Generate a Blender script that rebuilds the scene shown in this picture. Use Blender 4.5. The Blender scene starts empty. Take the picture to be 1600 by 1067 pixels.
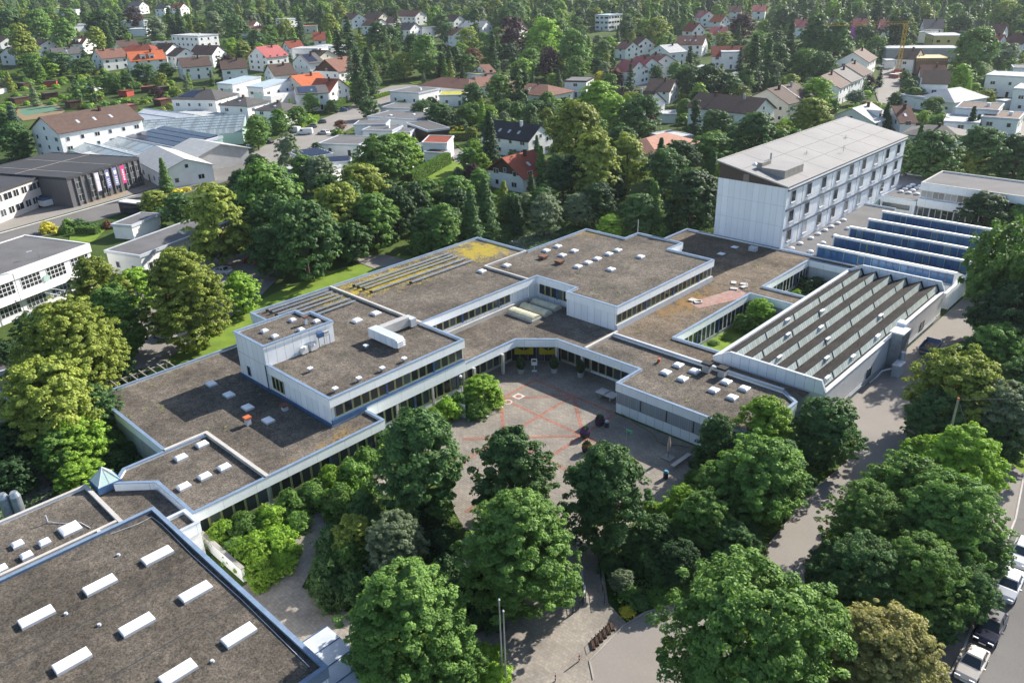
import bpy, math, random
import numpy as np
from mathutils import Vector, Matrix

random.seed(7)
RNG = np.random.default_rng(7)
SC = bpy.context.scene
COL = SC.collection
R = math.radians

# ---------------------------------------------------------------- camera
H = 50.0                       # metres above the school yard
FPX, PIT, ROL, YAW = 1240.0, R(25.0), R(-1.64), R(44.08)
_fh = Vector((-math.sin(YAW), math.cos(YAW), 0))
_rt = Vector((math.cos(YAW), math.sin(YAW), 0))
FW = _fh * math.cos(PIT) + Vector((0, 0, -math.sin(PIT)))
_up = _rt.cross(FW)
RT = _rt * math.cos(ROL) + _up * math.sin(ROL)
UP = -_rt * math.sin(ROL) + _up * math.cos(ROL)
cam_d = bpy.data.cameras.new('camera')
cam = bpy.data.objects.new('camera', cam_d)
COL.objects.link(cam)
M = Matrix((RT, UP, -FW)).transposed().to_4x4()
M.translation = (0, 0, H)
cam.matrix_world = M
cam_d.sensor_width = 36
cam_d.lens = FPX / 1600 * 36
cam_d.clip_start = 1
cam_d.clip_end = 6000
SC.camera = cam

# ---------------------------------------------------------------- light
W = bpy.data.worlds.new('World')
SC.world = W
W.use_nodes = True
nt = W.node_tree
nt.nodes.clear()
sky = nt.nodes.new('ShaderNodeTexSky')
sky.sky_type = 'NISHITA'
sky.sun_disc = False
sky.sun_elevation = R(30.5)
sky.sun_rotation = R(6.5)
sky.altitude = 500
sky.dust_density = 1.5
bg = nt.nodes.new('ShaderNodeBackground')
bg.inputs[1].default_value = 0.10
wo = nt.nodes.new('ShaderNodeOutputWorld')
nt.links.new(sky.outputs[0], bg.inputs[0])
nt.links.new(bg.outputs[0], wo.inputs[0])
SUNV = Vector((0.19, 1.67, 1.0)).normalized()
sd = bpy.data.lights.new('sun', 'SUN')
sd.energy = 5.0
sd.angle = R(0.53)
sd.color = (1.0, 0.93, 0.83)
so = bpy.data.objects.new('sun', sd)
so.rotation_euler = SUNV.to_track_quat('Z', 'Y').to_euler()
so.location = (0, 0, 200)
COL.objects.link(so)
SC.view_settings.view_transform = 'Standard'
SC.view_settings.look = 'None'
SC.view_settings.exposure = 1.02
SC.view_settings.gamma = 1.0
SC.cycles.max_bounces = 6
SC.cycles.diffuse_bounces = 3
SC.cycles.glossy_bounces = 3
SC.cycles.transmission_bounces = 3
SC.cycles.transparent_max_bounces = 6
SC.cycles.volume_bounces = 0
SC.cycles.use_adaptive_sampling = True
SC.cycles.adaptive_threshold = 0.02

# ---------------------------------------------------------------- survey helpers (photo pixel -> ground point)
def T(x, y):                                   # terrain height
    s = x * _fh.x + y * _fh.y
    return min(max(0.0, s - 330.0), 570.0) * 0.04
def E(px, py, h=0.0):                          # point at height h above the terrain seen at this pixel
    d = FW * FPX + RT * (px - 800) - UP * (py - 533.5)
    z = h
    for _ in range(12):
        t = (z - H) / d.z
        x, y = d.x * t, d.y * t
        if t < 0 or t > 5:
            t = 3000 / d.length; x, y = d.x * t, d.y * t
        z = 0.5 * z + 0.5 * (T(x, y) + h) if T(x, y) > 0 else T(x, y) + h
    return Vector((x, y, z))
def P(v):                                      # world -> photo pixel
    q = Vector(v) - Vector((0, 0, H))
    f = q.dot(FW)
    return (800 + FPX * q.dot(RT) / f, 533.5 - FPX * q.dot(UP) / f, f)

# ---------------------------------------------------------------- materials
MATS = {}
def _nodes(name):
    m = bpy.data.materials.new(name)
    m.use_nodes = True
    n = m.node_tree
    n.nodes.clear()
    o = n.nodes.new('ShaderNodeOutputMaterial')
    b = n.nodes.new('ShaderNodeBsdfPrincipled')
    n.links.new(b.outputs[0], o.inputs[0])
    MATS[name] = m
    return m, n, b
def N(n, t, **k):
    x = n.nodes.new(t)
    for a, v in k.items():
        if a.startswith('i_'):
            x.inputs[int(a[2:])].default_value = v
        else:
            setattr(x, a, v)
    return x
def noise(n, co, scale, detail=3, rough=0.55):
    x = N(n, 'ShaderNodeTexNoise')
    x.inputs['Scale'].default_value = scale
    x.inputs['Detail'].default_value = detail
    x.inputs['Roughness'].default_value = rough
    n.links.new(co, x.inputs['Vector'])
    return x.outputs[0]
def ramp(n, fac, a, b, ca=(0, 0, 0, 1), cb=(1, 1, 1, 1)):
    x = N(n, 'ShaderNodeValToRGB')
    e = x.color_ramp.elements
    e[0].position, e[1].position = a, b
    e[0].color, e[1].color = ca, cb
    n.links.new(fac, x.inputs[0])
    return x.outputs[0]
def mixc(n, fac, a, b, mode='MIX'):
    x = N(n, 'ShaderNodeMix', data_type='RGBA', blend_type=mode)
    for sock, v in ((x.inputs[0], fac), (x.inputs[6], a), (x.inputs[7], b)):
        if isinstance(v, (int, float)):
            sock.default_value = v
        elif isinstance(v, tuple):
            sock.default_value = v if len(v) == 4 else (*v, 1)
        else:
            n.links.new(v, sock)
    return x.outputs[2]
def math_(n, op, a, b=None):
    x = N(n, 'ShaderNodeMath', operation=op)
    for i, v in ((0, a), (1, b)):
        if v is None: continue
        if isinstance(v, (int, float)): x.inputs[i].default_value = v
        else: n.links.new(v, x.inputs[i])
    return x.outputs[0]
def geo(n):
    return N(n, 'ShaderNodeNewGeometry')
def surf(name, c, var=0.25, s1=0.35, s2=6.0, rough=0.85, spec=0.25, bump=0.0, bs=20.0, c2=None, metal=0.0, obj=False, rnd=0.0):
    """weathered plain surface: large patches, fine speckle, optional bump and per-object shift"""
    if name in MATS: return MATS[name]
    m, n, b = _nodes(name)
    co = N(n, 'ShaderNodeTexCoord').outputs['Object'] if obj else geo(n).outputs['Position']
    c2 = c2 or tuple(x * (1 - var) for x in c)
    a = noise(n, co, s1, 4)
    f = noise(n, co, s2, 3)
    t = math_(n, 'ADD', math_(n, 'MULTIPLY', a, 0.6), math_(n, 'MULTIPLY', f, 0.4))
    col = mixc(n, ramp(n, t, 0.36, 0.64), tuple(c2), tuple(c))
    if rnd:
        oi = N(n, 'ShaderNodeObjectInfo')
        k = math_(n, 'ADD', math_(n, 'MULTIPLY', oi.outputs['Random'], 2 * rnd), 1 - rnd)
        x = N(n, 'ShaderNodeVectorMath', operation='SCALE')
        n.links.new(col, x.inputs[0]); n.links.new(k, x.inputs['Scale'])
        col = x.outputs[0]
    n.links.new(col, b.inputs['Base Color'])
    b.inputs['Roughness'].default_value = rough
    b.inputs['Specular IOR Level'].default_value = spec
    b.inputs['Metallic'].default_value = metal
    if bump:
        bp = N(n, 'ShaderNodeBump')
        bp.inputs['Strength'].default_value = bump
        bp.inputs['Distance'].default_value = 0.05
        n.links.new(noise(n, co, bs, 3), bp.inputs['Height'])
        n.links.new(bp.outputs[0], b.inputs['Normal'])
    return m
def joints(name, c, pitch=1.2, hp=0.0, dark=0.45, wid=0.03, rough=0.5, obj=False, var=.1):
    """panels with vertical joints every `pitch` metres along the wall (and horizontal every hp)"""
    if name in MATS: return MATS[name]
    m, n, b = _nodes(name)
    g = geo(n)
    tc = N(n, 'ShaderNodeTexCoord')
    pos = tc.outputs['Object'] if obj else g.outputs['Position']
    sp = N(n, 'ShaderNodeSeparateXYZ'); n.links.new(pos, sp.inputs[0])
    sn = N(n, 'ShaderNodeSeparateXYZ')
    n.links.new(tc.outputs['Normal'] if obj else g.outputs['Normal'], sn.inputs[0])
    isx = math_(n, 'GREATER_THAN', math_(n, 'ABSOLUTE', sn.outputs[0]), 0.7)
    u = math_(n, 'ADD', math_(n, 'MULTIPLY', sp.outputs[1], isx), math_(n, 'MULTIPLY', sp.outputs[0], math_(n, 'SUBTRACT', 1.0, isx)))
    fr = math_(n, 'FRACT', math_(n, 'DIVIDE', math_(n, 'ADD', u, 1000.0), pitch))
    line = math_(n, 'LESS_THAN', fr, wid / pitch)
    if hp:
        fz = math_(n, 'FRACT', math_(n, 'DIVIDE', math_(n, 'ADD', sp.outputs[2], 100.0), hp))
        line = math_(n, 'MAXIMUM', line, math_(n, 'LESS_THAN', fz, wid / hp))
    fl = math_(n, 'FLOOR', math_(n, 'DIVIDE', math_(n, 'ADD', u, 1000.0), pitch))
    wn = N(n, 'ShaderNodeTexWhiteNoise', noise_dimensions='1D'); n.links.new(fl, wn.inputs['W'])
    base = mixc(n, wn.outputs[0], tuple(x * (1 - var) for x in c), c)
    st = noise(n, pos, 0.9, 4)
    base = mixc(n, ramp(n, st, .45, .75, (0, 0, 0, 1), (.3, .3, .3, 1)), base, tuple(x * .8 for x in c))
    # rain streaks: noise stretched vertically
    mp = N(n, 'ShaderNodeMapping'); mp.inputs['Scale'].default_value = (5, 5, .35)
    n.links.new(pos, mp.inputs[0])
    sk = noise(n, mp.outputs[0], 1.0, 3)
    base = mixc(n, ramp(n, sk, .5, .8, (0, 0, 0, 1), (.35, .35, .35, 1)), base, tuple(x * .78 for x in c))
    col = mixc(n, line, base, tuple(x * dark for x in c))
    n.links.new(col, b.inputs['Base Color'])
    b.inputs['Roughness'].default_value = rough
    return m
def glass(name, c=(0.02, 0.026, 0.03), c2=None, rough=0.08, spec=0.5):
    if name in MATS: return MATS[name]
    m, n, b = _nodes(name)
    oi = N(n, 'ShaderNodeObjectInfo')
    f = ramp(n, oi.outputs['Random'], 0.55, 0.95)
    n.links.new(mixc(n, f, c, c2 or tuple(x * 3 + .02 for x in c)), b.inputs['Base Color'])
    b.inputs['Roughness'].default_value = rough
    b.inputs['Specular IOR Level'].default_value = spec
    return m

def gravel(name, c=(.120, .110, .100), moss=None, mossc=(.36, .28, .04)):
    if name in MATS: return MATS[name]
    m, n, b = _nodes(name)
    pos = geo(n).outputs['Position']
    big = noise(n, pos, 0.16, 5, .6)
    col = mixc(n, ramp(n, big, .35, .68), tuple(x * .74 for x in c), tuple(x * 1.36 for x in c))
    mid_ = noise(n, N2(n, pos, (9, 4, 0)), .55, 6, .68)
    col = mixc(n, 1.0, col, ramp(n, mid_, .36, .66, (.78, .79, .80, 1), (1.16, 1.14, 1.1, 1)), 'MULTIPLY')
    vo = N(n, 'ShaderNodeTexVoronoi'); vo.inputs['Scale'].default_value = 8.5
    n.links.new(pos, vo.inputs['Vector'])
    sp = N(n, 'ShaderNodeSeparateColor'); n.links.new(vo.outputs['Color'], sp.inputs[0])
    col = mixc(n, 1.0, col, ramp(n, sp.outputs[0], 0, 1, (.62, .60, .58, 1), (1.42, 1.38, 1.32, 1)), 'MULTIPLY')
    fine = noise(n, pos, 1.7, 6, .75)
    col = mixc(n, 1.0, col, ramp(n, fine, .3, .7, (.62, .62, .62, 1), (1.35, 1.33, 1.28, 1)), 'MULTIPLY')
    # little dark plants and reddish stonecrop
    pl = noise(n, pos, .9, 5, .75)
    col = mixc(n, ramp(n, pl, .69, .73), col, (.07, .10, .03))
    pr = noise(n, N2(n, pos, (31, 17, 0)), 1.3, 4, .7)
    col = mixc(n, ramp(n, pr, .71, .74), col, (.16, .035, .03))
    if moss:
        # moss = list of (x0, x1, y0, y1, strength): soft boxes in which yellow stonecrop grows
        s = N(n, 'ShaderNodeSeparateXYZ'); n.links.new(pos, s.inputs[0])
        tot = None
        for (x0, x1, y0, y1, k) in moss:
            def box1(v, a, b_):
                mid, hw = (a + b_) / 2, (b_ - a) / 2
                d = math_(n, 'ABSOLUTE', math_(n, 'SUBTRACT', v, mid))
                return math_(n, 'MAXIMUM', 0.0, math_(n, 'SUBTRACT', 1.0, math_(n, 'DIVIDE', d, hw)))
            f = math_(n, 'MULTIPLY', math_(n, 'MULTIPLY', math_(n, 'POWER', box1(s.outputs[0], x0, x1), .6), math_(n, 'POWER', box1(s.outputs[1], y0, y1), .6)), k)
            tot = f if tot is None else math_(n, 'MAXIMUM', tot, f)
        mn = math_(n, 'ADD', math_(n, 'MULTIPLY', noise(n, pos, .9, 5, .7), .55), math_(n, 'MULTIPLY', noise(n, pos, 5, 3, .7), .45))
        mk = math_(n, 'ADD', mn, math_(n, 'MULTIPLY', tot, .3))
        mk = ramp(n, mk, .63, .70)
        mc = mixc(n, noise(n, pos, 6, 2), tuple(x * .6 for x in mossc), tuple(x * 1.3 for x in mossc))
        col = mixc(n, mk, col, mc)
    n.links.new(col, b.inputs['Base Color'])
    b.inputs['Roughness'].default_value = 0.95
    b.inputs['Specular IOR Level'].default_value = 0.15
    bp = N(n, 'ShaderNodeBump'); bp.inputs['Strength'].default_value = .7; bp.inputs['Distance'].default_value = .06
    n.links.new(sp.outputs[1], bp.inputs['Height']); n.links.new(bp.outputs[0], b.inputs['Normal'])
    return m
def N2(n, co, off):
    x = N(n, 'ShaderNodeVectorMath', operation='ADD'); n.links.new(co, x.inputs[0]); x.inputs[1].default_value = off
    return x.outputs[0]
def pavers(name, c, bw=.5, bh=.25, mort=.5):
    if name in MATS: return MATS[name]
    m, n, b = _nodes(name)
    pos = geo(n).outputs['Position']
    br = N(n, 'ShaderNodeTexBrick')
    br.inputs['Color1'].default_value = (*c, 1)
    br.inputs['Color2'].default_value = (*[x * .8 for x in c], 1)
    br.inputs['Mortar'].default_value = (*[x * mort for x in c], 1)
    br.inputs['Scale'].default_value = 1
    br.inputs['Brick Width'].default_value = bw
    br.inputs['Row Height'].default_value = bh
    br.inputs['Mortar Size'].default_value = .018
    n.links.new(pos, br.inputs['Vector'])
    big = noise(n, pos, .3, 5, .6)
    col = mixc(n, 1.0, br.outputs[0], ramp(n, big, .3, .7, (.68, .67, .66, 1), (1.18, 1.16, 1.12, 1)), 'MULTIPLY')
    sm = noise(n, pos, 3, 4, .7)
    col = mixc(n, 1.0, col, ramp(n, sm, .3, .7, (.82, .82, .82, 1), (1.12, 1.12, 1.1, 1)), 'MULTIPLY')
    n.links.new(col, b.inputs['Base Color'])
    b.inputs['Roughness'].default_value = .9
    return m

G = {}
def setup_materials():
    G['gravel'] = gravel('gravel')
    G['gravel_moss'] = gravel('gravel_with_stonecrop', moss=[(-99.5, -89, 48, 94, .85), (-100, -86, 80, 98, .9), (-99, -86, 60, 84, .5), (-88, -80, 48, 64, .2)])
    G['gravel_edge'] = gravel('gravel_with_edge_moss', moss=[(-69, -63, 30, 49, .42), (-84, -79, 40, 52, .8), (-60, -56, 82, 110, .6), (-80, -72, 75, 90, .3), (-98, -92, 26, 44, .25), (-90, -80, 104, 114, .8)], mossc=(.26, .17, .05))
    G['gravel_gym'] = gravel('dark_gravel', (.095, .087, .078))
    G['panel'] = joints('white_panel', (.86, .89, .93), 1.2, wid=.045)
    G['fascia'] = joints('white_fascia', (.90, .93, .95), 3.6, dark=.5, var=.05)
    G['slats'] = joints('grey_slats', (.30, .33, .36), .3, dark=.5, var=.15)
    G['panel_grey'] = joints('grey_panel', (.50, .55, .58), 1.2, dark=.6)  # grey panels of the west wing and court walls
    G['coping'] = surf('blue_grey_metal', (.20, .28, .40), .3, 1, 8, .45, .5)
    G['copinglight'] = surf('pale_metal', (.52, .56, .62), .2, 1, 8, .4, .5)
    G['concrete'] = surf('concrete', (.36, .34, .31), .35, .6, 8, .9)
    G['concrete_light'] = surf('light_concrete', (.52, .50, .47), .25, .6, 8, .9)
    G['blue'] = surf('blue_paint', (.05, .12, .26), .25, 1, 5, .4, .5)
    G['yframe'] = surf('olive_yellow_frame', (.40, .40, .20), .2, 1, 5, .5)
    G['wframe'] = surf('white_frame', (.72, .72, .72), .1, 1, 5, .5)
    G['glass'] = glass('window_glass')
    G['glassb'] = glass('window_with_blinds', (.02, .026, .03), (.42, .44, .44), .15)
    G['glassgreen'] = glass('greenish_glass', (.42, .56, .52), (.36, .50, .46), .25, .5)
    G['glassblue'] = glass('blue_window_glass', (.045, .14, .30), (.10, .24, .40), .12, .5)
    G['opal'] = surf('opal_acrylic', (.86, .87, .90), .06, 1, 3, .3, .5)
    G['opalold'] = surf('yellowed_acrylic', (.62, .60, .42), .3, 1, 3, .4, .4)
    G['white'] = surf('white_render', (.84, .84, .83), .12, .5, 4, .9, .2)
    G['cream'] = surf('cream_render', (.70, .65, .55), .12, .5, 4, .9, .2)
    G['pink'] = surf('pale_pink_render', (.66, .57, .52), .12, .5, 4, .9, .2)
    G['greywall'] = surf('grey_render', (.42, .42, .42), .2, .5, 4, .9, .2)
    G['black'] = surf('black_plastic', (.015, .015, .017), .3, 1, 4, .6)
    G['wood'] = surf('dark_wood', (.085, .048, .03), .4, 1, 8, .8)
    G['timber'] = surf('fresh_timber', (.72, .54, .28), .3, 1, 6, .8)
    G['steel'] = surf('galvanised_steel', (.42, .46, .50), .3, 1, 4, .35, .5, metal=.6)
    G['solar'] = surf('solar_panel', (.018, .025, .055), .3, .6, 2, .2, .5)
    G['bitumen'] = surf('grey_bitumen', (.15, .15, .155), .3, .25, 5, .9)
    G['bitumendark'] = surf('dark_bitumen', (.055, .058, .066), .25, .12, 5, .85)
    G['towerroof'] = surf('pale_roof_felt', (.29, .285, .285), .18, .12, 5, .85)
    G['tilebrown'] = surf('brown_tiles', (.105, .070, .058), .3, .8, 3.5, .85, rnd=.25, obj=True)
    G['tilegrey'] = surf('grey_tiles', (.105, .10, .10), .25, .8, 3.5, .8, rnd=.25, obj=True)
    G['tiledark'] = surf('dark_slate_tiles', (.035, .036, .042), .25, .8, 3.5, .75, rnd=.15, obj=True)
    G['tilered'] = surf('red_tiles', (.30, .075, .045), .3, .8, 3.5, .85, rnd=.15, obj=True)
    G['tileorange'] = surf('orange_tiles', (.50, .135, .055), .25, .8, 3.5, .85, rnd=.1, obj=True)
    G['tilepink'] = surf('faded_red_tiles', (.42, .12, .12), .25, .8, 3.5, .8, rnd=.1, obj=True)
    G['tilebrown2'] = surf('reddish_brown_tiles', (.19, .095, .07), .3, .8, 3.5, .85, rnd=.15, obj=True)
    G['roofpale'] = surf('pale_metal_roof', (.46, .47, .47), .2, .8, 3.5, .8, .15)
    G['roofsky'] = surf('light_blue_roof', (.42, .52, .58), .12, .8, 3.5, .7, .2)
    G['asphalt'] = surf('asphalt', (.17, .165, .16), .25, .12, 9, .92, .2, bump=.15)
    G['asphaltpink'] = surf('worn_asphalt', (.27, .25, .23), .22, .10, 9, .92, .2, bump=.15)
    G['asphaltlight'] = surf('pale_asphalt', (.27, .255, .235), .22, .10, 9, .92, .2)
    G['paver'] = pavers('concrete_pavers', (.26, .235, .205), .55, .28)
    G['paverfine'] = pavers('small_pavers', (.30, .275, .245), .3, .3, .72)
    G['redline'] = pavers('red_pavers', (.34, .16, .12), .5, .25)
    G['lawn'] = surf('lawn_grass', (.19, .27, .04), .4, .35, 7, .95, .1, c2=(.11, .18, .03))
    G['paint'] = surf('white_road_paint', (.6, .6, .58), .3, 1, 5, .8)
setup_materials()

# ---------------------------------------------------------------- mesh builder and object tree
BASE = {}
def thing(name, label, cat, loc=(0, 0, 0), rz=0.0, group=None):
    o = bpy.data.objects.new(name, None)
    o.empty_display_size = 1
    o.location = loc
    o.rotation_euler = (0, 0, rz)
    COL.objects.link(o)
    o['label'] = label; o['category'] = cat
    if group: o['group'] = group
    BASE[o] = Vector(loc)
    return o
def tag(o, label, cat, group=None):
    o['label'] = label; o['category'] = cat
    if group: o['group'] = group
    return o
def struct(o):
    o['kind'] = 'structure'; return o
def link(name, mesh, parent=None, loc=(0, 0, 0), rz=0.0, world=False):
    o = bpy.data.objects.new(name, mesh)
    if world and parent is not None:
        loc = Vector(loc) - BASE[parent]
    o.location = loc
    o.rotation_euler = (0, 0, rz)
    if parent is not None:
        o.parent = parent
        BASE[o] = BASE.get(parent, Vector())
    COL.objects.link(o)
    return o
class MB:
    def __init__(s): s.v = []; s.f = []; s.m = []
    def face(s, pts, m=0):
        i = len(s.v); s.v += [tuple(p) for p in pts]; s.f.append(tuple(range(i, i + len(pts)))); s.m.append(m)
    def hexa(s, b, t, m=0, mt=None):
        """bottom ring b and top ring t (same count, counter-clockwise seen from above)"""
        n = len(b); i = len(s.v); s.v += [tuple(p) for p in b] + [tuple(p) for p in t]
        for k in range(n):
            s.f.append((i + k, i + (k + 1) % n, i + n + (k + 1) % n, i + n + k)); s.m.append(m)
        s.f.append(tuple(i + n + k for k in range(n))); s.m.append(m if mt is None else mt)
        s.f.append(tuple(i + k for k in reversed(range(n)))); s.m.append(m)
    def box(s, x0, y0, z0, x1, y1, z1, m=0, mt=None):
        q = [(x0, y0), (x1, y0), (x1, y1), (x0, y1)]
        s.hexa([(a, b, z0) for a, b in q], [(a, b, z1) for a, b in q], m, mt)
    def prism(s, poly, z0, z1, m=0, mt=None):
        s.hexa([(a, b, z0) for a, b in poly], [(a, b, z1) for a, b in poly], m, mt)
    def obox(s, a, b, w, z0, z1, m=0, mt=None):
        """box along segment a-b (xy), width w"""
        a = Vector(a[:2]); b = Vector(b[:2]); d = (b - a).normalized(); p = Vector((-d.y, d.x)) * w / 2
        q = [a - p, b - p, b + p, a + p]
        s.hexa([(v.x, v.y, z0) for v in q], [(v.x, v.y, z1) for v in q], m, mt)
    def cone(s, x, y, z0, z1, r0, r1, n=10, m=0, dx=0, dy=0):
        b = [(x + r0 * math.cos(2 * math.pi * k / n), y + r0 * math.sin(2 * math.pi * k / n), z0) for k in range(n)]
        t = [(x + dx + r1 * math.cos(2 * math.pi * k / n), y + dy + r1 * math.sin(2 * math.pi * k / n), z1) for k in range(n)]
        s.hexa(b, t, m)
    def tube(s, pts, r, n=6, m=0):
        pts = [Vector(p) for p in pts]; rings = []
        for k, p in enumerate(pts):
            d = (pts[min(k + 1, len(pts) - 1)] - pts[max(k - 1, 0)]).normalized()
            a = d.orthogonal().normalized() if abs(d.z) < .99 else Vector((1, 0, 0))
            a = (a - d * a.dot(d)).normalized(); b = d.cross(a)
            rr = r[k] if isinstance(r, (list, tuple)) else r
            rings.append([p + (a * math.cos(2 * math.pi * j / n) + b * math.sin(2 * math.pi * j / n)) * rr for j in range(n)])
        i = len(s.v)
        for q in rings: s.v += [tuple(v) for v in q]
        for k in range(len(pts) - 1):
            for j in range(n):
                s.f.append((i + k * n + j, i + k * n + (j + 1) % n, i + (k + 1) * n + (j + 1) % n, i + (k + 1) * n + j)); s.m.append(m)
        s.f.append(tuple(i + j for j in reversed(range(n)))); s.m.append(m)
        s.f.append(tuple(i + (len(pts) - 1) * n + j for j in range(n))); s.m.append(m)
    def mesh(s, name, mats, off=None, smooth=False):
        me = bpy.data.meshes.new(name)
        v = s.v if off is None else [(a - off.x, b - off.y, c - off.z) for a, b, c in s.v]
        me.from_pydata(v, [], s.f)
        for m in (mats if isinstance(mats, (list, tuple)) else [mats]): me.materials.append(m)
        if max(s.m, default=0): me.polygons.foreach_set('material_index', s.m)
        if smooth: me.polygons.foreach_set('use_smooth', [True] * len(s.f))
        me.update()
        return me
    def build(s, name, mats, parent=None, local=False, smooth=False):
        off = None if (local or parent is None) else BASE[parent]
        return link(name, s.mesh(name, mats, off, smooth), parent)

def inset(poly, offs):
    """inward offset (CCW poly), one distance per edge"""
    n = len(poly); out = []
    for i in range(n):
        p0, p1, p2 = Vector(poly[i - 1]), Vector(poly[i]), Vector(poly[(i + 1) % n])
        d1 = (p1 - p0).normalized(); d2 = (p2 - p1).normalized()
        n1 = Vector((-d1.y, d1.x)); n2 = Vector((-d2.y, d2.x))
        a = p1 + n1 * offs[i - 1]; b = p1 + n2 * offs[i]
        cr = d1.x * d2.y - d1.y * d2.x
        if abs(cr) < 1e-4: out.append(a if offs[i - 1] >= offs[i] else b); continue
        t = ((b - a).x * d2.y - (b - a).y * d2.x) / cr
        out.append(a + d1 * t)
    return out
def area(poly):
    return sum(poly[i - 1][0] * poly[i][1] - poly[i][0] * poly[i - 1][1] for i in range(len(poly))) / 2

# shared little meshes ------------------------------------------------------
WM = {}
def win_meshes(w, h, kind, nx=1, nz=1, fr='wframe', gl='glass'):
    k = (round(w, 2), round(h, 2), kind, nx, nz, fr, gl)
    if k in WM: return WM[k]
    g = MB(); g.box(-w / 2, -.02, 0, w / 2, .03, h)
    f = MB(); t = .09
    f.box(-w / 2 - .003, -.055, -.003, w / 2 + .003, -.024, t); f.box(-w / 2 - .003, -.055, h - t, w / 2 + .003, -.024, h + .003)
    for i in range(nx + 1):
        x = -w / 2 + w * i / nx
        x = min(max(x, -w / 2 + t / 2), w / 2 - t / 2)
        f.box(x - t / 2, -.052, t, x + t / 2, -.026, h - t)
    for i in range(1, nz):
        f.box(-w / 2 + t, -.048, h * i / nz - t / 2, w / 2 - t, -.028, h * i / nz + t / 2)
    WM[k] = (g.mesh('window', G[gl]), f.mesh('frame', G[fr]))
    return WM[k]
def put_window(parent, x, y, z, rz, w, h, kind='plain', nx=1, nz=1, fr='wframe', gl='glass', world=True, name='window', frame=True):
    a, b = win_meshes(w, h, kind, nx, nz, fr, gl)
    o = link(name, a, parent, (x, y, z), rz, world)
    if frame: link('frame', b, o)
    return o
def ribbon(parent, p0, p1, z0, z1, unit=1.2, fr='yframe', gl='glass', nx=1, post=0, out=.03, gap=.06):
    a, b = Vector(p0), Vector(p1); d = (b - a); L = d.length; d /= L
    nrm = Vector((d.y, -d.x)); n = max(1, round(L / unit)); u = L / n; rz = math.atan2(d.y, d.x)
    for i in range(n):
        c = a + d * (u * (i + .5)) + nrm * out
        put_window(parent, c.x, c.y, z0, rz, u - gap, z1 - z0, 'r', nx, 1, fr, gl)
        if post and i % post == 0 and i:
            c = a + d * (u * i) + nrm * (out + .02); m = MB()
            m.obox(c - d * .15, c + d * .15, .14, z0 - .1, z1 + .05); m.build('post', G['blue'], parent)
def dome_mesh(kind, sx, sy, h=.30, mat='opal'):
    k = (kind, round(sx, 2), round(sy, 2), mat)
    if k in WM: return WM[k]
    m = MB(); m.box(-sx / 2, -sy / 2, -.35, sx / 2, sy / 2, .12, 1)
    rings = [(1.0, .12), (.93, .26), (.72, .36), (.4, .42)] if kind != 'long' else [(1.0, .12), (.985, .22), (.93, .28), (.80, .31), (.4, .325)]
    q = [(-1, -1), (1, -1), (1, 1), (-1, 1)]
    for (s0, z0), (s1, z1) in zip(rings, rings[1:]):
        e = (sx - sy) / 2 if sx > sy else 0; e2 = (sy - sx) / 2 if sy > sx else 0; mm = min(sx, sy) / 2
        b = [((mm * s0 + e) * a, (mm * s0 + e2) * c, z0 * h / .42 + .0) for a, c in q]
        t = [((mm * s1 + e) * a, (mm * s1 + e2) * c, z1 * h / .42 + .0) for a, c in q]
        i = len(m.v); m.v += b + t
        for j in range(4): m.f.append((i + j, i + (j + 1) % 4, i + 4 + (j + 1) % 4, i + 4 + j)); m.m.append(0)
        if s1 == .4: m.f.append((i + 4, i + 5, i + 6, i + 7)); m.m.append(0)
    WM[k] = m.mesh('skylight', [G[mat], G['copinglight']])
    return WM[k]
def round_dome():
    if 'rd' in WM: return WM['rd']
    m = MB(); m.cone(0, 0, -.3, .18, .62, .62, 20, 1)
    pr = [(.62, .18), (.56, .32), (.40, .44), (.2, .5), (.02, .52)]
    for (a, z), (b, y) in zip(pr, pr[1:]): m.cone(0, 0, z, y, a, b, 20, 0)
    WM['rd'] = m.mesh('skylight', [G['opal'], G['copinglight']])
    return WM['rd']
def vent_mesh():
    if 'vent' in WM: return WM['vent']
    m = MB(); m.box(-.18, -.18, -.3, .18, .18, .35, 1); m.box(-.28, -.28, .35, .28, .28, .5, 0)
    WM['vent'] = m.mesh('vent', [G['opal'], G['steel']])
    return WM['vent']

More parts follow.
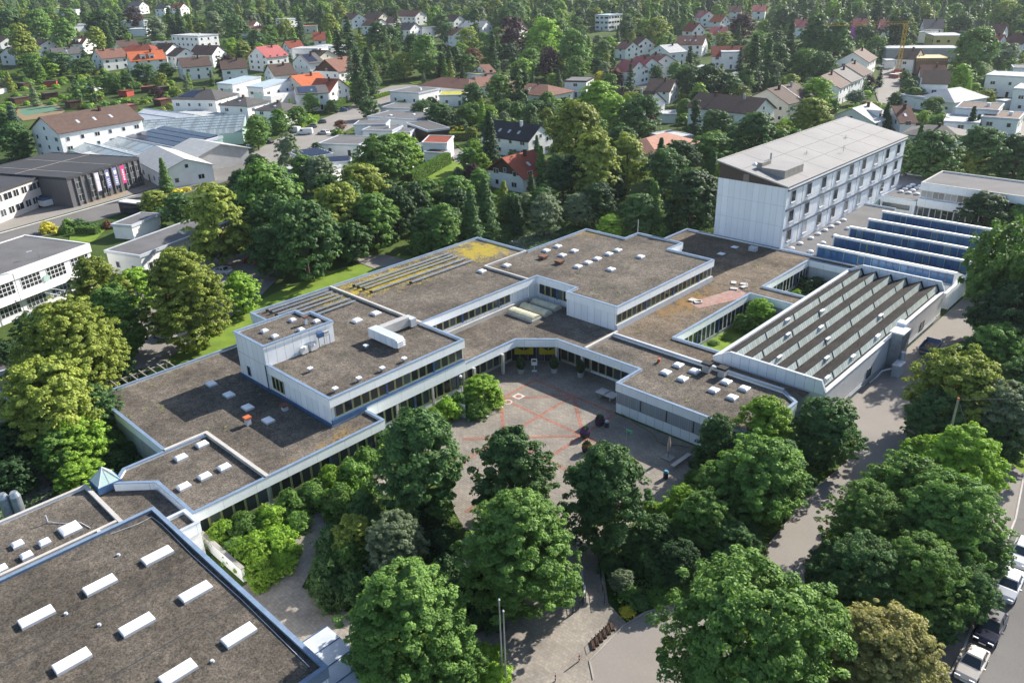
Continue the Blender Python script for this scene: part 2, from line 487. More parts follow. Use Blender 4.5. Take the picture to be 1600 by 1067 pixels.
def block(name, label, cat, poly, zr, z0=0.0, fh=1.1, skip=(), recess=(), roof='gravel', wall='panel', coping='coping', rd=.25, fascia='fascia', extra=None, cw=.30, rec=.45, base=None):
    """flat-roofed building: walls, gravel roof, fascia band and metal coping as parts"""
    if area(poly) < 0: raise ValueError(name + ' poly must be CCW')
    c = sum((Vector(p) for p in poly), Vector((0, 0))) / len(poly)
    root = thing(name, label, cat, (c.x, c.y, z0 if base is None else base))
    n = len(poly)
    wo_ = [0.02 if i in skip else (rec if i in recess else .10) for i in range(n)]
    wp = inset(poly, wo_)
    m = MB()
    for i in range(n):
        a, b = wp[i], wp[(i + 1) % n]
        m.face([(a.x, a.y, z0), (b.x, b.y, z0), (b.x, b.y, zr - rd - .02), (a.x, a.y, zr - rd - .02)])
    w = m.build('wall', G[wall], root)
    ip = inset(poly, [0 if i in skip else cw for i in range(n)])
    m = MB(); m.face([(p.x, p.y, zr - rd) for p in ip]); r = m.build('roof', G[roof], root)
    f = MB(); k = MB()
    op = inset(poly, [0 if i in skip else -.04 for i in range(n)])
    kp = inset(poly, [0 if i in skip else cw + .04 for i in range(n)])
    for i in range(n):
        if i in skip: continue
        j = (i + 1) % n
        o0, o1, i0, i1 = Vector(poly[i]), Vector(poly[j]), ip[i], ip[j]
        q = [o0, o1, i1, i0]
        f.hexa([(v.x, v.y, zr - fh) for v in q], [(v.x, v.y, zr) for v in q])
        q = [op[i], op[j], kp[j], kp[i]]
        k.hexa([(v.x, v.y, zr + .003) for v in q], [(v.x, v.y, zr + .07) for v in q])
    if f.f:
        f.build('fascia', G[fascia], root); k.build('coping', G[coping], root)
    # soffit under recessed edges
    s = MB()
    for i in recess:
        j = (i + 1) % n
        s.face([(v.x, v.y, zr - fh + .01) for v in (poly_v(poly[i]), wp[i], wp[j], poly_v(poly[j]))])
    if s.f: s.build('soffit', G['greywall'], root)
    return root, r, w, wp
def poly_v(p): return Vector(p)
def skylights(roof, pts, z, sx=1.15, sy=1.15, mat='opal', kind='sq'):
    for x, y in pts:
        link('skylight', dome_mesh(kind, sx, sy, mat=mat), roof, (x, y, z), 0, True)
# ================================================================ THE SCHOOL
R1, R2 = 4.1, 7.45
SG = 'flat roofed wings of the school'
# ---- low west wing
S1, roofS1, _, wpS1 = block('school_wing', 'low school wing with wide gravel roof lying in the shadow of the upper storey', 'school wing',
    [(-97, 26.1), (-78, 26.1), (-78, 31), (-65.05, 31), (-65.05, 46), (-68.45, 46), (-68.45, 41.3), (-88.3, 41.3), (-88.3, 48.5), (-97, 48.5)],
    R1, skip=(1, 2, 5, 6, 7, 8), recess=(3,), roof='gravel_edge', wall='panel_grey', fascia='fascia')
skylights(roofS1, [(-88.92, 37.25), (-84.54, 37.3), (-79.92, 37.2), (-75.35, 37.2)], 3.95, 1.3, 1.1)
def chimney_vent(roof, x, y, z, top, w=.5, h=.9):
    m = MB(); m.box(x - w / 2, y - w / 2, z - .2, x + w / 2, y + w / 2, z + h, 0); m.box(x - w / 2 - .12, y - w / 2 - .12, z + h, x + w / 2 + .12, y + w / 2 + .12, z + h + .22, 1)
    return m.build('vent', [G['copinglight'], G[top]], roof)
chimney_vent(roofS1, -76.22, 39.93, 3.85, 'tilebrown2', .6, .55)
chimney_vent(roofS1, -76.5, 35.31, 3.85, 'tileorange', .55, .8)
ribbon(S1, (wpS1[3].x, 31.2), (wpS1[4].x, 45.9), .95, 3.0, 1.2, post=6)
m = MB(); m.box(-84.5, 26.12, 0.1, -80.2, 26.19, 3.0); m.box(-79.6, 26.12, .1, -78.6, 26.19, 2.9); m.build('gate_panel', G['greywall'], S1)
# ---- middle south wing
S2, roofS2, _, wpS2 = block('school_wing', 'small school wing with five skylights between the pyramid skylight and the path', 'school wing',
    [(-78, 21.7), (-75.9, 19.9), (-72.85, 22.9), (-65.05, 22.9), (-65.05, 31), (-78, 31)], R1, skip=(4,), recess=(3,), coping='coping', wall='white')
skylights(roofS2, [(-75.53, 26.82), (-70.2, 24.55), (-70.3, 26.83), (-70.3, 29.0), (-76.3, 29.6)], 3.95, 1.0, 1.25)
ribbon(S2, (wpS2[3].x, 23.2), (wpS2[4].x, 30.9), .95, 3.0, 1.2, post=6)
m = MB(); m.box(-78.2, 30.8, 3.7, -65.1, 31.2, 4.28); m.box(-78.2, 26.2, 3.7, -77.8, 30.8, 4.28); m.build('roof_joint', G['concrete_light'], S2)
# glass pyramid
py = thing('pyramid_skylight', 'small glass pyramid skylight on the roof corner above the green hedge', 'skylight', (-77.1, 19.6, 3.6))
m = MB(); m.box(-78.3, 18.4, 3.5, -75.9, 20.8, 4.25); m.build('base_frame', G['blue'], py)
m = MB(); a = [(-78.2, 18.5, 4.26), (-76, 18.5, 4.26), (-76, 20.7, 4.26), (-78.2, 20.7, 4.26)]; t = (-77.1, 19.6, 5.75)
for i in range(4): m.face([a[i], a[(i + 1) % 4], t])
m.build('glass_pane', G['glassgreen'], py)
m = MB()
for i in range(4):
    m.tube([a[i], t], .06, 5); q = Vector(a[i]).lerp(Vector(a[(i + 1) % 4]), .5); m.tube([q, t], .035, 4)
m.build('glazing_bar', G['copinglight'], py)
# ---- sunk roof between pyramid and gym
S3, roofS3, _, _ = block('school_link', 'sunken gravel roof between the pyramid skylight and the big gym roof', 'school link',
    [(-77.3, 18.05), (-67.0, 18.05), (-67.0, 22.7), (-72.95, 22.7), (-75.9, 19.75), (-77.3, 19.2)], 3.55, skip=(0, 1, 2, 3, 4, 5), wall='white')
skylights(roofS3, [(-68.9, 20.3)], 3.4, 1.1, 1.8)
S4, roofS4, _, _ = block('school_wing', 'low flat gravel roof with small square skylights at the left edge beside the gym', 'school wing',
    [(-77.95, -14), (-67.05, -14), (-67.05, 18.0), (-77.95, 18.0)], R1, skip=(1,), wall='panel', coping='concrete_light')
skylights(roofS4, [(-73.08, 10.15), (-71.5, 11.91), (-70.75, 10.17), (-70.53, 8.05), (-73.1, 6.0), (-73, -3)], 3.95, .95, .95)
skylights(roofS4, [(-71.82, 14.23)], 3.95, 1.7, 1.7)
m = MB(); m.box(-69.65, -13, 3.7, -69.3, 15.8, 4.2); m.box(-69.65, 15.8, 3.7, -69.3, 17.6, 4.2); m.box(-69.3, 15.7, 3.7, -67.1, 16.0, 4.2); m.build('roof_joint', G['concrete_light'], S4)
m = MB(); m.tube([(-74.6, 13.2, 3.9), (-74.6, 13.2, 4.7)], .07, 6); m.tube([(-74.6, 13.2, 4.0), (-73.9, 13.7, 3.92), (-72.9, 14.4, 3.92), (-72.2, 15.3, 3.92), (-70.6, 15.6, 3.92)], .035, 5); m.build('cable', G['copinglight'], roofS4)
# lightwell beside the path
S5, _, _, _ = block('school_link', 'tiny walled roof with pale coping where the gym meets the long white fascia', 'school link',
    [(-66.3, 20.55), (-63.3, 20.55), (-63.3, 22.8), (-66.3, 22.8)], R1 + .05, wall='white', coping='copinglight')
gw = thing('garden_wall', 'low white garden wall running from the gym corner along the green shrubs', 'wall', (-61, 23.3, 0))
m = MB(); m.box(-66.0, 23.3, 0, -57.6, 23.6, 1.5); m.build('wall', G['white'], gw)
m = MB(); m.box(-66.05, 23.25, 1.503, -57.55, 23.65, 1.58); m.build('coping', G['concrete'], gw)
# ---- gym
GY, roofG, _, _ = block('gym_hall', 'big gym hall with dark gravel roof and long bright skylights in rows', 'gym',
    [(-66.9, -15), (-38.8, -15), (-38.8, 20.3), (-66.9, 20.3)], 5.5, roof='gravel_gym', fh=1.0, wall='panel', fascia='coping')
gs = [(-60.0, 17.5), (-60.0, 12.7), (-60.05, 7.9), (-53.3, 17.6), (-53.3, 12.85), (-53.3, 8.1), (-46.45, 17.6), (-46.45, 12.85), (-46.45, 8.1), (-60, 3.1), (-53.3, 3.3), (-46.4, 3.3)]
skylights(roofG, gs, 5.35, 1.15, 2.45, kind='long')
for x, y in [(-62.78, 15.31), (-45.7, 15.05), (-55.6, 10.9), (-58.8, 9.6)]:
    m = MB(); m.cone(x, y, 5.2, 5.42, .16, .13, 10); m.build('roof_drain', G['copinglight'], roofG)
m = MB(); m.tube([(-66.2, 16, 5.3), (-65.8, 18.2, 5.3), (-65.9, 19.6, 5.3), (-64, 19.75, 5.3), (-58, 19.6, 5.3), (-50, 19.7, 5.3), (-40, 19.5, 5.3)], .03, 5); m.build('cable', G['copinglight'], roofG)
m = MB(); m.box(-56.8, -14, 5.25, -56.72, 19.8, 5.265); m.box(-49.9, -14, 5.25, -49.82, 19.8, 5.265); m.build('roof_joint', G['bitumendark'], roofG)
# canopy beside the gym
cn = thing('canopy', 'pale flat canopy between the gym corner and the paved path', 'canopy', (-41, 22.6, 0))
m = MB(); m.prism([(-44.5, 20.5), (-34.0, 20.5), (-34.0, 23.8), (-44.5, 23.8)], 2.85, 3.0); m.build('roof', G['copinglight'], cn)
for x in (-44.2, -39.3, -34.3):
    m = MB(); m.box(x - .08, 23.4, 0, x + .08, 23.56, 2.85); m.build('post', G['blue'], cn)
m = MB()
for k in range(7): m.box(-44.5 + 1.75 * k - .03, 20.55, 3.002, -44.5 + 1.75 * k + .03, 23.75, 3.06)
m.build('glazing_bar', G['blue'], cn)

# ---- upper storey (south)
U1, roofU1, _, wp = block('school_wing', 'upper school storey with a grey rooftop duct and long row of olive framed windows', 'school wing',
    [(-98.15, 48.6), (-88.3, 48.6), (-88.3, 41.3), (-68.5, 41.3), (-68.5, 62), (-76.8, 62), (-98.15, 62)], R2, skip=(5, 1), recess=(3,), roof='gravel_moss', wall='panel', rec=.35)
ribbon(U1, (wp[3].x, 42.0), (wp[4].x, 61.8), 4.75, 6.33, 1.2, post=6)
m = MB(); m.box(-68.75, 41.4, 4.1, -68.50, 61.9, 4.7); m.box(-88.35, 41.17, 3.85, -68.6, 41.32, 4.22); m.build('base_strip', G['blue'], U1)
m = MB(); m.box(-68.72, 46.05, 3.0, -68.44, 61.98, 4.45); m.build('fascia', G['fascia'], U1)
m = MB(); m.box(-68.78, 46.05, 4.453, -68.40, 61.98, 4.5); m.build('coping', G['coping'], U1)
for y in (50.5, 56.2, 61.6):
    m = MB(); m.box(-68.7, y - .15, 0, -68.46, y + .15, 3.0); m.build('column', G['concrete_light'], U1)
ribbon(U1, (-68.86, 46.3), (-68.86, 61.8), .9, 2.9, 1.2, post=6)
for x in (-80.4, -79.55, -78.7): put_window(U1, x, 41.32, 4.6, 0, .8, 1.75, 'r', fr='yframe')
skylights(roofU1, [(-84.5, 56.96), (-84.5, 60.18)], 7.3, 1.2, 1.2)
for x, y in [(-76.47, 52.44), (-76.43, 44.14), (-69.9, 43.15), (-69.9, 46.45), (-69.9, 49.88), (-69.9, 53.24)]:
    link('vent', vent_mesh(), roofU1, (x, y, 7.25), 0, True)
hv = MB(); hv.box(-78.4, 54.35, 7.6, -72.9, 55.7, 8.85, 0, 1); hv.box(-73.0, 54.45, 7.75, -72.6, 55.6, 8.7, 0)
for k in range(3): hv.box(-72.62, 54.4, 7.8 + .3 * k, -72.45, 55.65, 7.92 + .3 * k, 0)
hv.build('air_duct', [G['panel'], G['copinglight']], roofU1)
hv = MB(); hv.box(-78.2, 55.75, 7.5, -77.2, 60.2, 8.75, 0); hv.box(-78.5, 60.2, 7.4, -76.8, 61.1, 8.5, 1)
for k in range(5): hv.box(-78 + .0, 55.0 + k * 1.2, 7.2, -77.8, 55.2 + k * 1.2, 7.52, 1)
hv.build('air_duct', [G['greywall'], G['copinglight']], roofU1)
# ---- penthouse
PH, roofP, _, _ = block('roof_penthouse', 'white panelled penthouse with air conditioners standing on the upper roof', 'penthouse',
    [(-88.45, 41.14), (-81.4, 41.14), (-81.4, 51.3), (-86.5, 51.3), (-86.5, 50.2), (-88.45, 50.2)], 10.0, z0=4.0, fh=.35, fascia='panel')
m = MB(); m.box(-88.5, 41.08, 3.86, -81.3, 41.2, 4.22); m.box(-88.5, 41.2, 3.86, -88.4, 48.4, 4.22); m.build('base_strip', G['blue'], PH)
skylights(roofP, [(-85.72, 43.97), (-83.26, 43.92), (-86.0, 48.2), (-83.28, 50.0), (-82.5, 47.17)], 9.85, .8, .8)
chimney_vent(roofP, -83.8, 48.75, 9.75, 'tilebrown2', .35, .9)
put_window(PH, -86.2, 41.22, 4.5, 0, .7, 1.3, 'r', fr='blue')
for x, y, s in [(-81.3, 46.4, 1), (-81.3, 47.7, 1)]:
    m = MB(); m.box(x - .0, y - .45, 7.35, x + .42, y + .45, 8.25); m.cone(x + .2, y, 8.0, 8.27, .3, .3, 12); m.build('air_conditioner', G['wframe'], PH)
m = MB(); m.box(-81.32, 48.5, 8.75, -80.75, 49.3, 9.35); m.build('air_conditioner', G['blue'], PH)
m = MB(); m.box(-81.32, 49.4, 8.9, -80.9, 50.1, 9.25); m.build('air_conditioner', G['greywall'], PH)
m = MB()
for y in (48.5, 49.3, 50.1): m.tube([(-80.9, y, 8.72), (-80.9, y, 7.3)], .03, 5)
m.tube([(-80.9, 48.4, 8.72), (-80.9, 50.2, 8.72)], .03, 5); m.build('bracket', G['black'], PH)
m = MB(); m.tube([(-88.0, 41.1, 7.5), (-81.9, 41.1, 7.5)], .01, 4); m.tube([(-81.5, 41.08, 7.55), (-81.5, 41.08, 4.2)], .06, 6); m.build('downpipe', G['black'], PH)
# ---- upper storey (west part with racks)
U2, roofU2, _, wp = block('school_wing', 'long upper school roof with yellow stonecrop and metal rack rails', 'school wing',
    [(-98.15, 62), (-76.8, 62), (-76.8, 83.4), (-86.3, 83.4), (-86.3, 93.3), (-98.15, 93.3)], R2, skip=(0, 2, 3), recess=(1,), roof='gravel_moss', rec=.35)
ribbon(U2, (wp[1].x, 62.2), (wp[1].x, 79.5), 4.95, 6.33, 1.2, post=6)
m = MB(); m.box(-77.0, 62.1, 3.86, -76.72, 83.3, 4.5); m.build('base_strip', G['concrete_light'], U2)
m = MB(); m.box(-98.1, 61.85, 7.2, -76.9, 62.2, 7.56); m.build('roof_joint', G['concrete_light'], U2)
m = MB(); m.box(-86.45, 83.25, 7.2, -86.15, 93.2, 7.56); m.box(-86.15, 83.25, 7.2, -76.9, 83.55, 7.56); m.build('roof_joint', G['concrete_light'], U2)
skylights(roofU2, [(-85.2, 81.64)], 7.3)
for x, y0, y1 in [(-95.5, 64.4, 84), (-94.4, 64.4, 84), (-93.2, 64.5, 84), (-91.4, 64.5, 84), (-89.8, 70.8, 84), (-97, 50.5, 61), (-96, 50.5, 61), (-94.6, 50.5, 61), (-93.4, 50.5, 61), (-91.6, 52, 61), (-90.3, 53, 61)]:
    m = MB(); m.box(x - .16, y0, 7.42, x + .16, y1, 7.55, 0); m.box(x - .2, y0, 7.35, x + .2, y0 + .3, 7.62, 1)
    k = y0
    while k < y1: m.box(x - .1, k, 7.18, x + .1, k + .25, 7.42, 0); k += 2.4
    m.build('rack_rail', [G['steel'], G['black']], roofU2)
# ---- classroom block (north)
U3, roofU3, _, wp = block('school_wing', 'upper classroom block with scattered dome skylights and a flagpole at its far corner', 'school wing',
    [(-86.3, 83.4), (-76.8, 83.4), (-76.8, 85.2), (-69.2, 85.2), (-69.2, 83), (-59.9, 83), (-59.9, 108.8), (-68.4, 108.8), (-68.4, 113.1), (-77.7, 113.1), (-77.7, 109.2), (-86.3, 109.2), (-86.3, 93.3)],
    R2, skip=(0, 12), recess=(2, 5), roof='gravel_edge', rec=.35)
ribbon(U3, (-76.6, 85.55), (-69.4, 85.55), 4.6, 6.33, 1.2, post=3)
ribbon(U3, (wp[5].x, 83.3), (wp[5].x, 108.5), 4.75, 6.33, 1.2, post=6)
m = MB(); m.box(-60.2, 83.1, 3.86, -59.88, 108.7, 4.7); m.build('base_strip', G['copinglight'], U3)
skylights(roofU3, [(-84.05, 86.07), (-83.99, 95.6), (-83.97, 98.58), (-80.37, 95.51), (-80.27, 98.46), (-74.92, 92.85), (-74.84, 95.31), (-74.85, 97.75), (-74.86, 100.82), (-74.84, 103.28), (-70.11, 95.09), (-70.02, 102.91)], 7.3)
for x, y in [(-81.94, 92.55), (-78.31, 92.35)]:
    m = MB(); m.box(x - .6, y - .6, 7.45, x + .6, y + .6, 7.75); m.box(x - .45, y - .45, 7.1, x + .45, y + .45, 7.45); m.build('vent', G['tilebrown2'], roofU3)
fp = MB(); fp.tube([(-77.6, 112.9, 7.3), (-77.6, 112.9, 9.9)], .05, 6); fp.build('mast', G['wframe'], U3)
# ---- entrance wing
M1, roofM1, _, wp = block('school_wing', 'entrance wing with three arched roof lights and white columns facing the courtyard', 'school wing',
    [(-76.8, 62.0), (-68.45, 62), (-68.45, 71.5), (-64.2, 75.05), (-59.5, 75.05), (-59.5, 83), (-69.2, 83), (-69.2, 85.2), (-76.8, 85.2)],
    R1, skip=(0, 4, 5, 6, 7, 8), recess=(1, 2, 3), roof='gravel_edge', rec=1.7, wall='greywall')
def vault(x0, x1, y0, y1, z, h):
    m = MB(); n = 8; pr = [(y0 + (y1 - y0) * (1 - math.cos(math.pi * k / n)) / 2, z + h * math.sin(math.pi * k / n)) for k in range(n + 1)]
    for (ya, za), (yb, zb) in zip(pr, pr[1:]): m.face([(x0, ya, za), (x1, ya, za), (x1, yb, zb), (x0, yb, zb)])
    m.face([(x0, a, b) for a, b in pr]); m.face([(x1, a, b) for a, b in reversed(pr)])
    v = m.build('roof_light', G['opalold'], roofM1)
    m = MB(); m.box(x0 - .12, y0 - .1, z - .5, x1 + .12, y1 + .1, z - .003); m.build('frame', G['greywall'], v)
    m = MB()
    for k in range(1, 5):
        x = x0 + (x1 - x0) * k / 5; m.tube([(x, a, b + .02) for a, b in pr], .03, 4)
    m.build('glazing_bar', G['copinglight'], v)
vault(-76, -71.0, 77.6, 79.6, 4.15, .5); vault(-76, -71.0, 80.3, 81.9, 4.15, .45); vault(-76, -71.2, 82.7, 84.3, 4.15, .45)
m = MB(); m.box(-59.7, 75.5, 3.7, -59.3, 82.6, 4.2); m.build('roof_joint', G['concrete_light'], M1)
for x, y in [(-68.25, 68.6), (-59.7, 75.2), (-64.2, 75.2), (-68.25, 63.2)]:
    m = MB(); m.box(x - .2, y - .18, 0, x + .16, y + .18, R1 - 1.1); m.build('column', G['concrete_light'], M1)
ribbon(M1, (wp[1].x, 62.2), (wp[2].x, wp[2].y), .4, 2.9, 1.2)
d = (wp[3] - wp[2]); L = d.length; d.normalize(); nn = Vector((d.y, -d.x)); rz = math.atan2(d.y, d.x)
for k in range(6):
    c = wp[2] + d * (L * (k + .5) / 6) + nn * .04
    put_window(M1, c.x, c.y, .1, rz, L / 6 - .08, 2.0, 'd', 1, 1, 'black', 'glass', name='door')
yel = surf('yellow_paint', (.50, .40, .02), .15, 1, 5, .6)
for s0, s1 in ((.06, .44), (.56, .94)):
    m = MB(); a = wp[2] + d * (L * s0) + nn * .12; b = wp[2] + d * (L * s1) + nn * .12
    m.obox(a, b, .06, 1.1, 2.15); o = m.build('panel', yel, M1)
    m = MB(); mid = (a + b) / 2 + nn * .05
    for t0, t1 in ((-.9, -.1), (.1, .9)):
        p = mid + d * t0; q = mid + d * t1; top = p if t0 < 0 else q
        m.face([(p.x, p.y, 2.13), (mid.x + d.x * (.06 if t0 > 0 else -.06), mid.y + d.y * (.06 if t0 > 0 else -.06), 1.7), (q.x, q.y, 2.13)] if t0 < 0 else [(p.x, p.y, 2.13), (mid.x + d.x * .06, mid.y + d.y * .06, 1.7), (q.x, q.y, 2.13)])
    m.build('emblem', G['black'], o)
ribbon(M1, (wp[3].x, wp[3].y), (-59.6, wp[3].y), .4, 2.9, 1.2)
# ---- courtyard east wing
M2, roofM2, _, wp = block('school_wing', 'courtyard wing with grey slatted blinds above white panels and eight dome skylights', 'school wing',
    [(-59.5, 75.05), (-50.55, 75.05), (-50.55, 70.2), (-31.9, 70.2), (-31.9, 80), (-34.2, 81.55), (-59.5, 81.55)],
    R1, skip=(6,), recess=(0,), roof='gravel_edge', rec=1.7, wall='panel')
ribbon(M2, (-59.4, wp[0].y), (-50.7, wp[0].y), .4, 2.9, 1.2)
for k in range(5):
    x = -50.3 + k * 3.65; m = MB(); m.box(x, 70.12, 1.45, x + 3.45, 70.26, 2.98); m.build('blind', G['slats'], M2)
    m = MB(); m.box(x + 3.47, 70.17, 1.45, x + 3.63, 70.29, 2.98); m.build('post', G['bitumendark'], M2)
skylights(roofM2, [(-47.6, 76.68), (-47.54, 79.4), (-45.09, 76.56), (-45.09, 79.3), (-40.71, 76.48), (-40.67, 79.3), (-38.17, 76.33), (-38.18, 79.2)], 3.95)
for x, y in [(-44.0, 80.4), (-41.9, 80.5)]:
    m = MB(); m.box(x - .45, y - .4, 3.7, x + .45, y + .4, 4.9); m.box(x - .6, y - .5, 4.9, x + .6, y + .5, 5.15, 1); m.build('vent', [G['greywall'], G['black']], roofM2)
m = MB(); m.box(-59.2, 81.2, 4.1, -34.3, 81.56, 4.42); m.build('upstand', G['copinglight'], M2)
m = MB(); m.tube([(-50.1, 78.7, 3.9), (-49.9, 78.7, 4.4)], .2, 8); m.tube([(-52, 78.0, 4.6), (-50, 79.5, 4.5)], .02, 4); m.build('vent', G['tileorange'], roofM2)

# ---- north low wing with its two courts
NW = thing('school_wing', 'low north wing with patched gravel roof around two green inner courts', 'school wing', (-56, 105, 0))
courts = [(-52.3, -45.4, 86.1, 107.0), (-52.2, -45.4, 111.2, 127.2)]
zr = R1 - .25
rects = [(-59.5, -52.6, 81.6, 83.0), (-59.9 + .02, -52.6, 83.0, 129.6), (-52.6, -45.1, 81.6, 85.8), (-45.1, -32, 81.6, 83.6), (-52.6, -45.1, 107.3, 110.9), (-52.6, -45.1, 127.5, 129.6), (-77.6, -59.9 + .02, 113.15, 129.6), (-68.3, -59.88, 108.9, 113.15)]
m = MB()
for a, b, c, d in rects: m.face([(a, c, zr), (b, c, zr), (b, d, zr), (a, d, zr)])
roofN = m.build('roof', gravel('patched_gravel', (.135, .115, .095), moss=[(-62, -54, 84, 112, .7), (-77, -58, 120, 131, .3)], mossc=(.24, .15, .06)), NW)
for (a, b, c, d) in courts:
    wl = MB(); fa = MB(); cp = MB()
    for q in ((a - .3, c - .3, b + .3, c), (a - .3, d, b + .3, d + .3), (a - .3, c, a, d), (b, c, b + .3, d)):
        fa.box(q[0], q[1], 3.0, q[2], q[3], R1)
    for q in ((a - .36, c - .36, b + .36, c + .05), (a - .36, d - .05, b + .36, d + .36), (a - .36, c + .05, a + .05, d - .05)):
        cp.box(q[0], q[1], R1 + .003, q[2], q[3], R1 + .07)
    for p, q in (((a - .29, c), (a - .29, d)), ((b + .29, d), (b + .29, c)), ((b, c - .29), (a, c - .29)), ((a, d + .29), (b, d + .29))):
        wl.face([(*p, 0), (*q, 0), (*q, 3.0), (*p, 3.0)])
    wl.build('wall', G['panel_grey'], NW); fa.build('fascia', G['fascia'], NW); cp.build('coping', G['coping'], NW)
wl = MB(); fa = MB(); cp = MB()
fa.box(-77.7, 129.6, 3.0, -45.1, 129.9, R1); fa.box(-78, 113.2, 3.0, -77.7, 129.9, R1)
cp.box(-78.05, 129.55, R1 + .003, -45.1, 129.98, R1 + .07); cp.box(-78.05, 113.2, R1 + .003, -77.6, 129.55, R1 + .07)
wl.box(-77.95, 113.2, 0, -77.75, 129.8, 3.0)
wl.build('wall', G['panel_grey'], NW); fa.build('fascia', G['fascia'], NW); cp.build('coping', G['coping'], NW)
for (a, b, c, d) in courts: ribbon(NW, (a - .32, c + .3), (a - .32, d - .2), .5, 2.9, 1.2, post=5, fr='wframe')
for x, y in [(-65.74, 126.34), (-65.73, 121.58)]: link('skylight', dome_mesh('sq', 1.2, 1.2), roofN, (x, y, 3.7), 0, True)
m = MB(); m.box(-62.9, 126.0, 3.7, -61.6, 127.0, 4.6); m.box(-62.3, 125.6, 4.0, -61.9, 126.1, 4.4); m.build('air_duct', G['copinglight'], roofN)
m = MB()   # torn membrane strip, laid 1 cm over the gravel
m.prism([(-57.8, 98.5), (-55.6, 97.5), (-52.8, 104.8), (-53.2, 107.5), (-55.4, 108.3)], zr + .004, zr + .012); m.build('membrane', surf('red_membrane', (.30, .13, .11), .4, 1.2, 4, .9, c2=(.30, .25, .22)), roofN)
m = MB()
for x, y, a in [(-57.6, 99.6, .2), (-57.2, 98.9, .9), (-56.0, 107.5, .4), (-54.8, 108.8, 1.3), (-56.6, 109.5, 2), (-55.8, 110.3, .3), (-58.0, 99.0, 1.6)]:
    m.obox((x, y), (x + 1.1 * math.cos(a), y + 1.1 * math.sin(a)), .8, zr + .02, zr + .2)
m.build('slab_pile', G['concrete_light'], roofN)
m = MB(); m.tube([(-54.3, 109.4, zr), (-54.3, 109.4, 5.3)], .04, 5); m.tube([(-54.9, 109.4, 5.2), (-53.7, 109.4, 5.2)], .03, 4); m.build('mast', G['wframe'], roofN)
m = MB()
for (a, b, c, d) in courts: m.face([(a - .28, c - .28, .03), (b + .28, c - .28, .03), (b + .28, d + .28, .03), (a - .28, d + .28, .03)])
struct(m.build('court_lawn', G['lawn']))

# ---- saw-tooth hall
SH = thing('workshop_hall', 'workshop hall with six rows of sawtooth roof glazing beside the asphalt lane', 'hall', (-37.6, 104.5, 0))
XW, XE, Y0, Y1 = -44.95, -30.2, 83.5, 125.6
m = MB(); m.box(XW + .05, Y0 + .05, 0, XE, Y1 - .05, 4.3); m.build('wall', joints('ribbed_grey_wall', (.60, .62, .66), .6, dark=.8, var=.05), SH)
m = MB(); m.box(XW - .1, Y0, 4.303, XW + .45, Y1 + .4, 4.55); m.box(XE - .35, Y0, 4.303, XE + .06, Y1, 4.5); m.build('eaves_trim', G['copinglight'], SH)
pr = [(XW, 4.1), (XE, 4.1), (XE, 4.5), (-30.85, 5.8), (-42.7, 5.8), (XW, 4.5)]
hep = joints('hall_end_panel', (.84, .87, .92), 1.2, dark=.3)
for ya, yb in ((Y0 - .02, Y0 + .25), (Y1 - .25, Y1 + .02)):
    m = MB(); cpg = MB()
    b = [(x, ya, z) for x, z in pr]; t = [(x, yb, z) for x, z in pr]
    n = len(pr); i = len(m.v); m.v += b + t
    for k in range(n): m.f.append((i + k, i + n + k, i + n + (k + 1) % n, i + (k + 1) % n)); m.m.append(0)
    m.f.append(tuple(i + k for k in range(n))); m.f.append(tuple(i + n + k for k in reversed(range(n)))); m.m += [0, 0]
    ring = [(XE, 4.5), (-30.85, 5.8), (-42.7, 5.8), (XW, 4.5)]
    for (xa, za), (xb, zb) in zip(ring, ring[1:]):
        q = [(xa, ya - .05, za + .004), (xa, yb + .05, za + .004), (xb, yb + .05, zb + .004), (xb, ya - .05, zb + .004)]
        cpg.hexa(q, [(x, y, z + .07) for x, y, z in q])
    m.build('end_wall', hep, SH); cpg.build('coping', G['copinglight'], SH)
darkroof = gravel('dark_felt_roof', (.034, .032, .032), moss=[(-50, -25, 80, 130, .10)], mossc=(.10, .09, .04))
gl = joints('saw_glass', (.50, .58, .56), .55, dark=.4, wid=.07, rough=.15, var=.3)
xs0, pitch = XW + .55, 2.27
GB = []
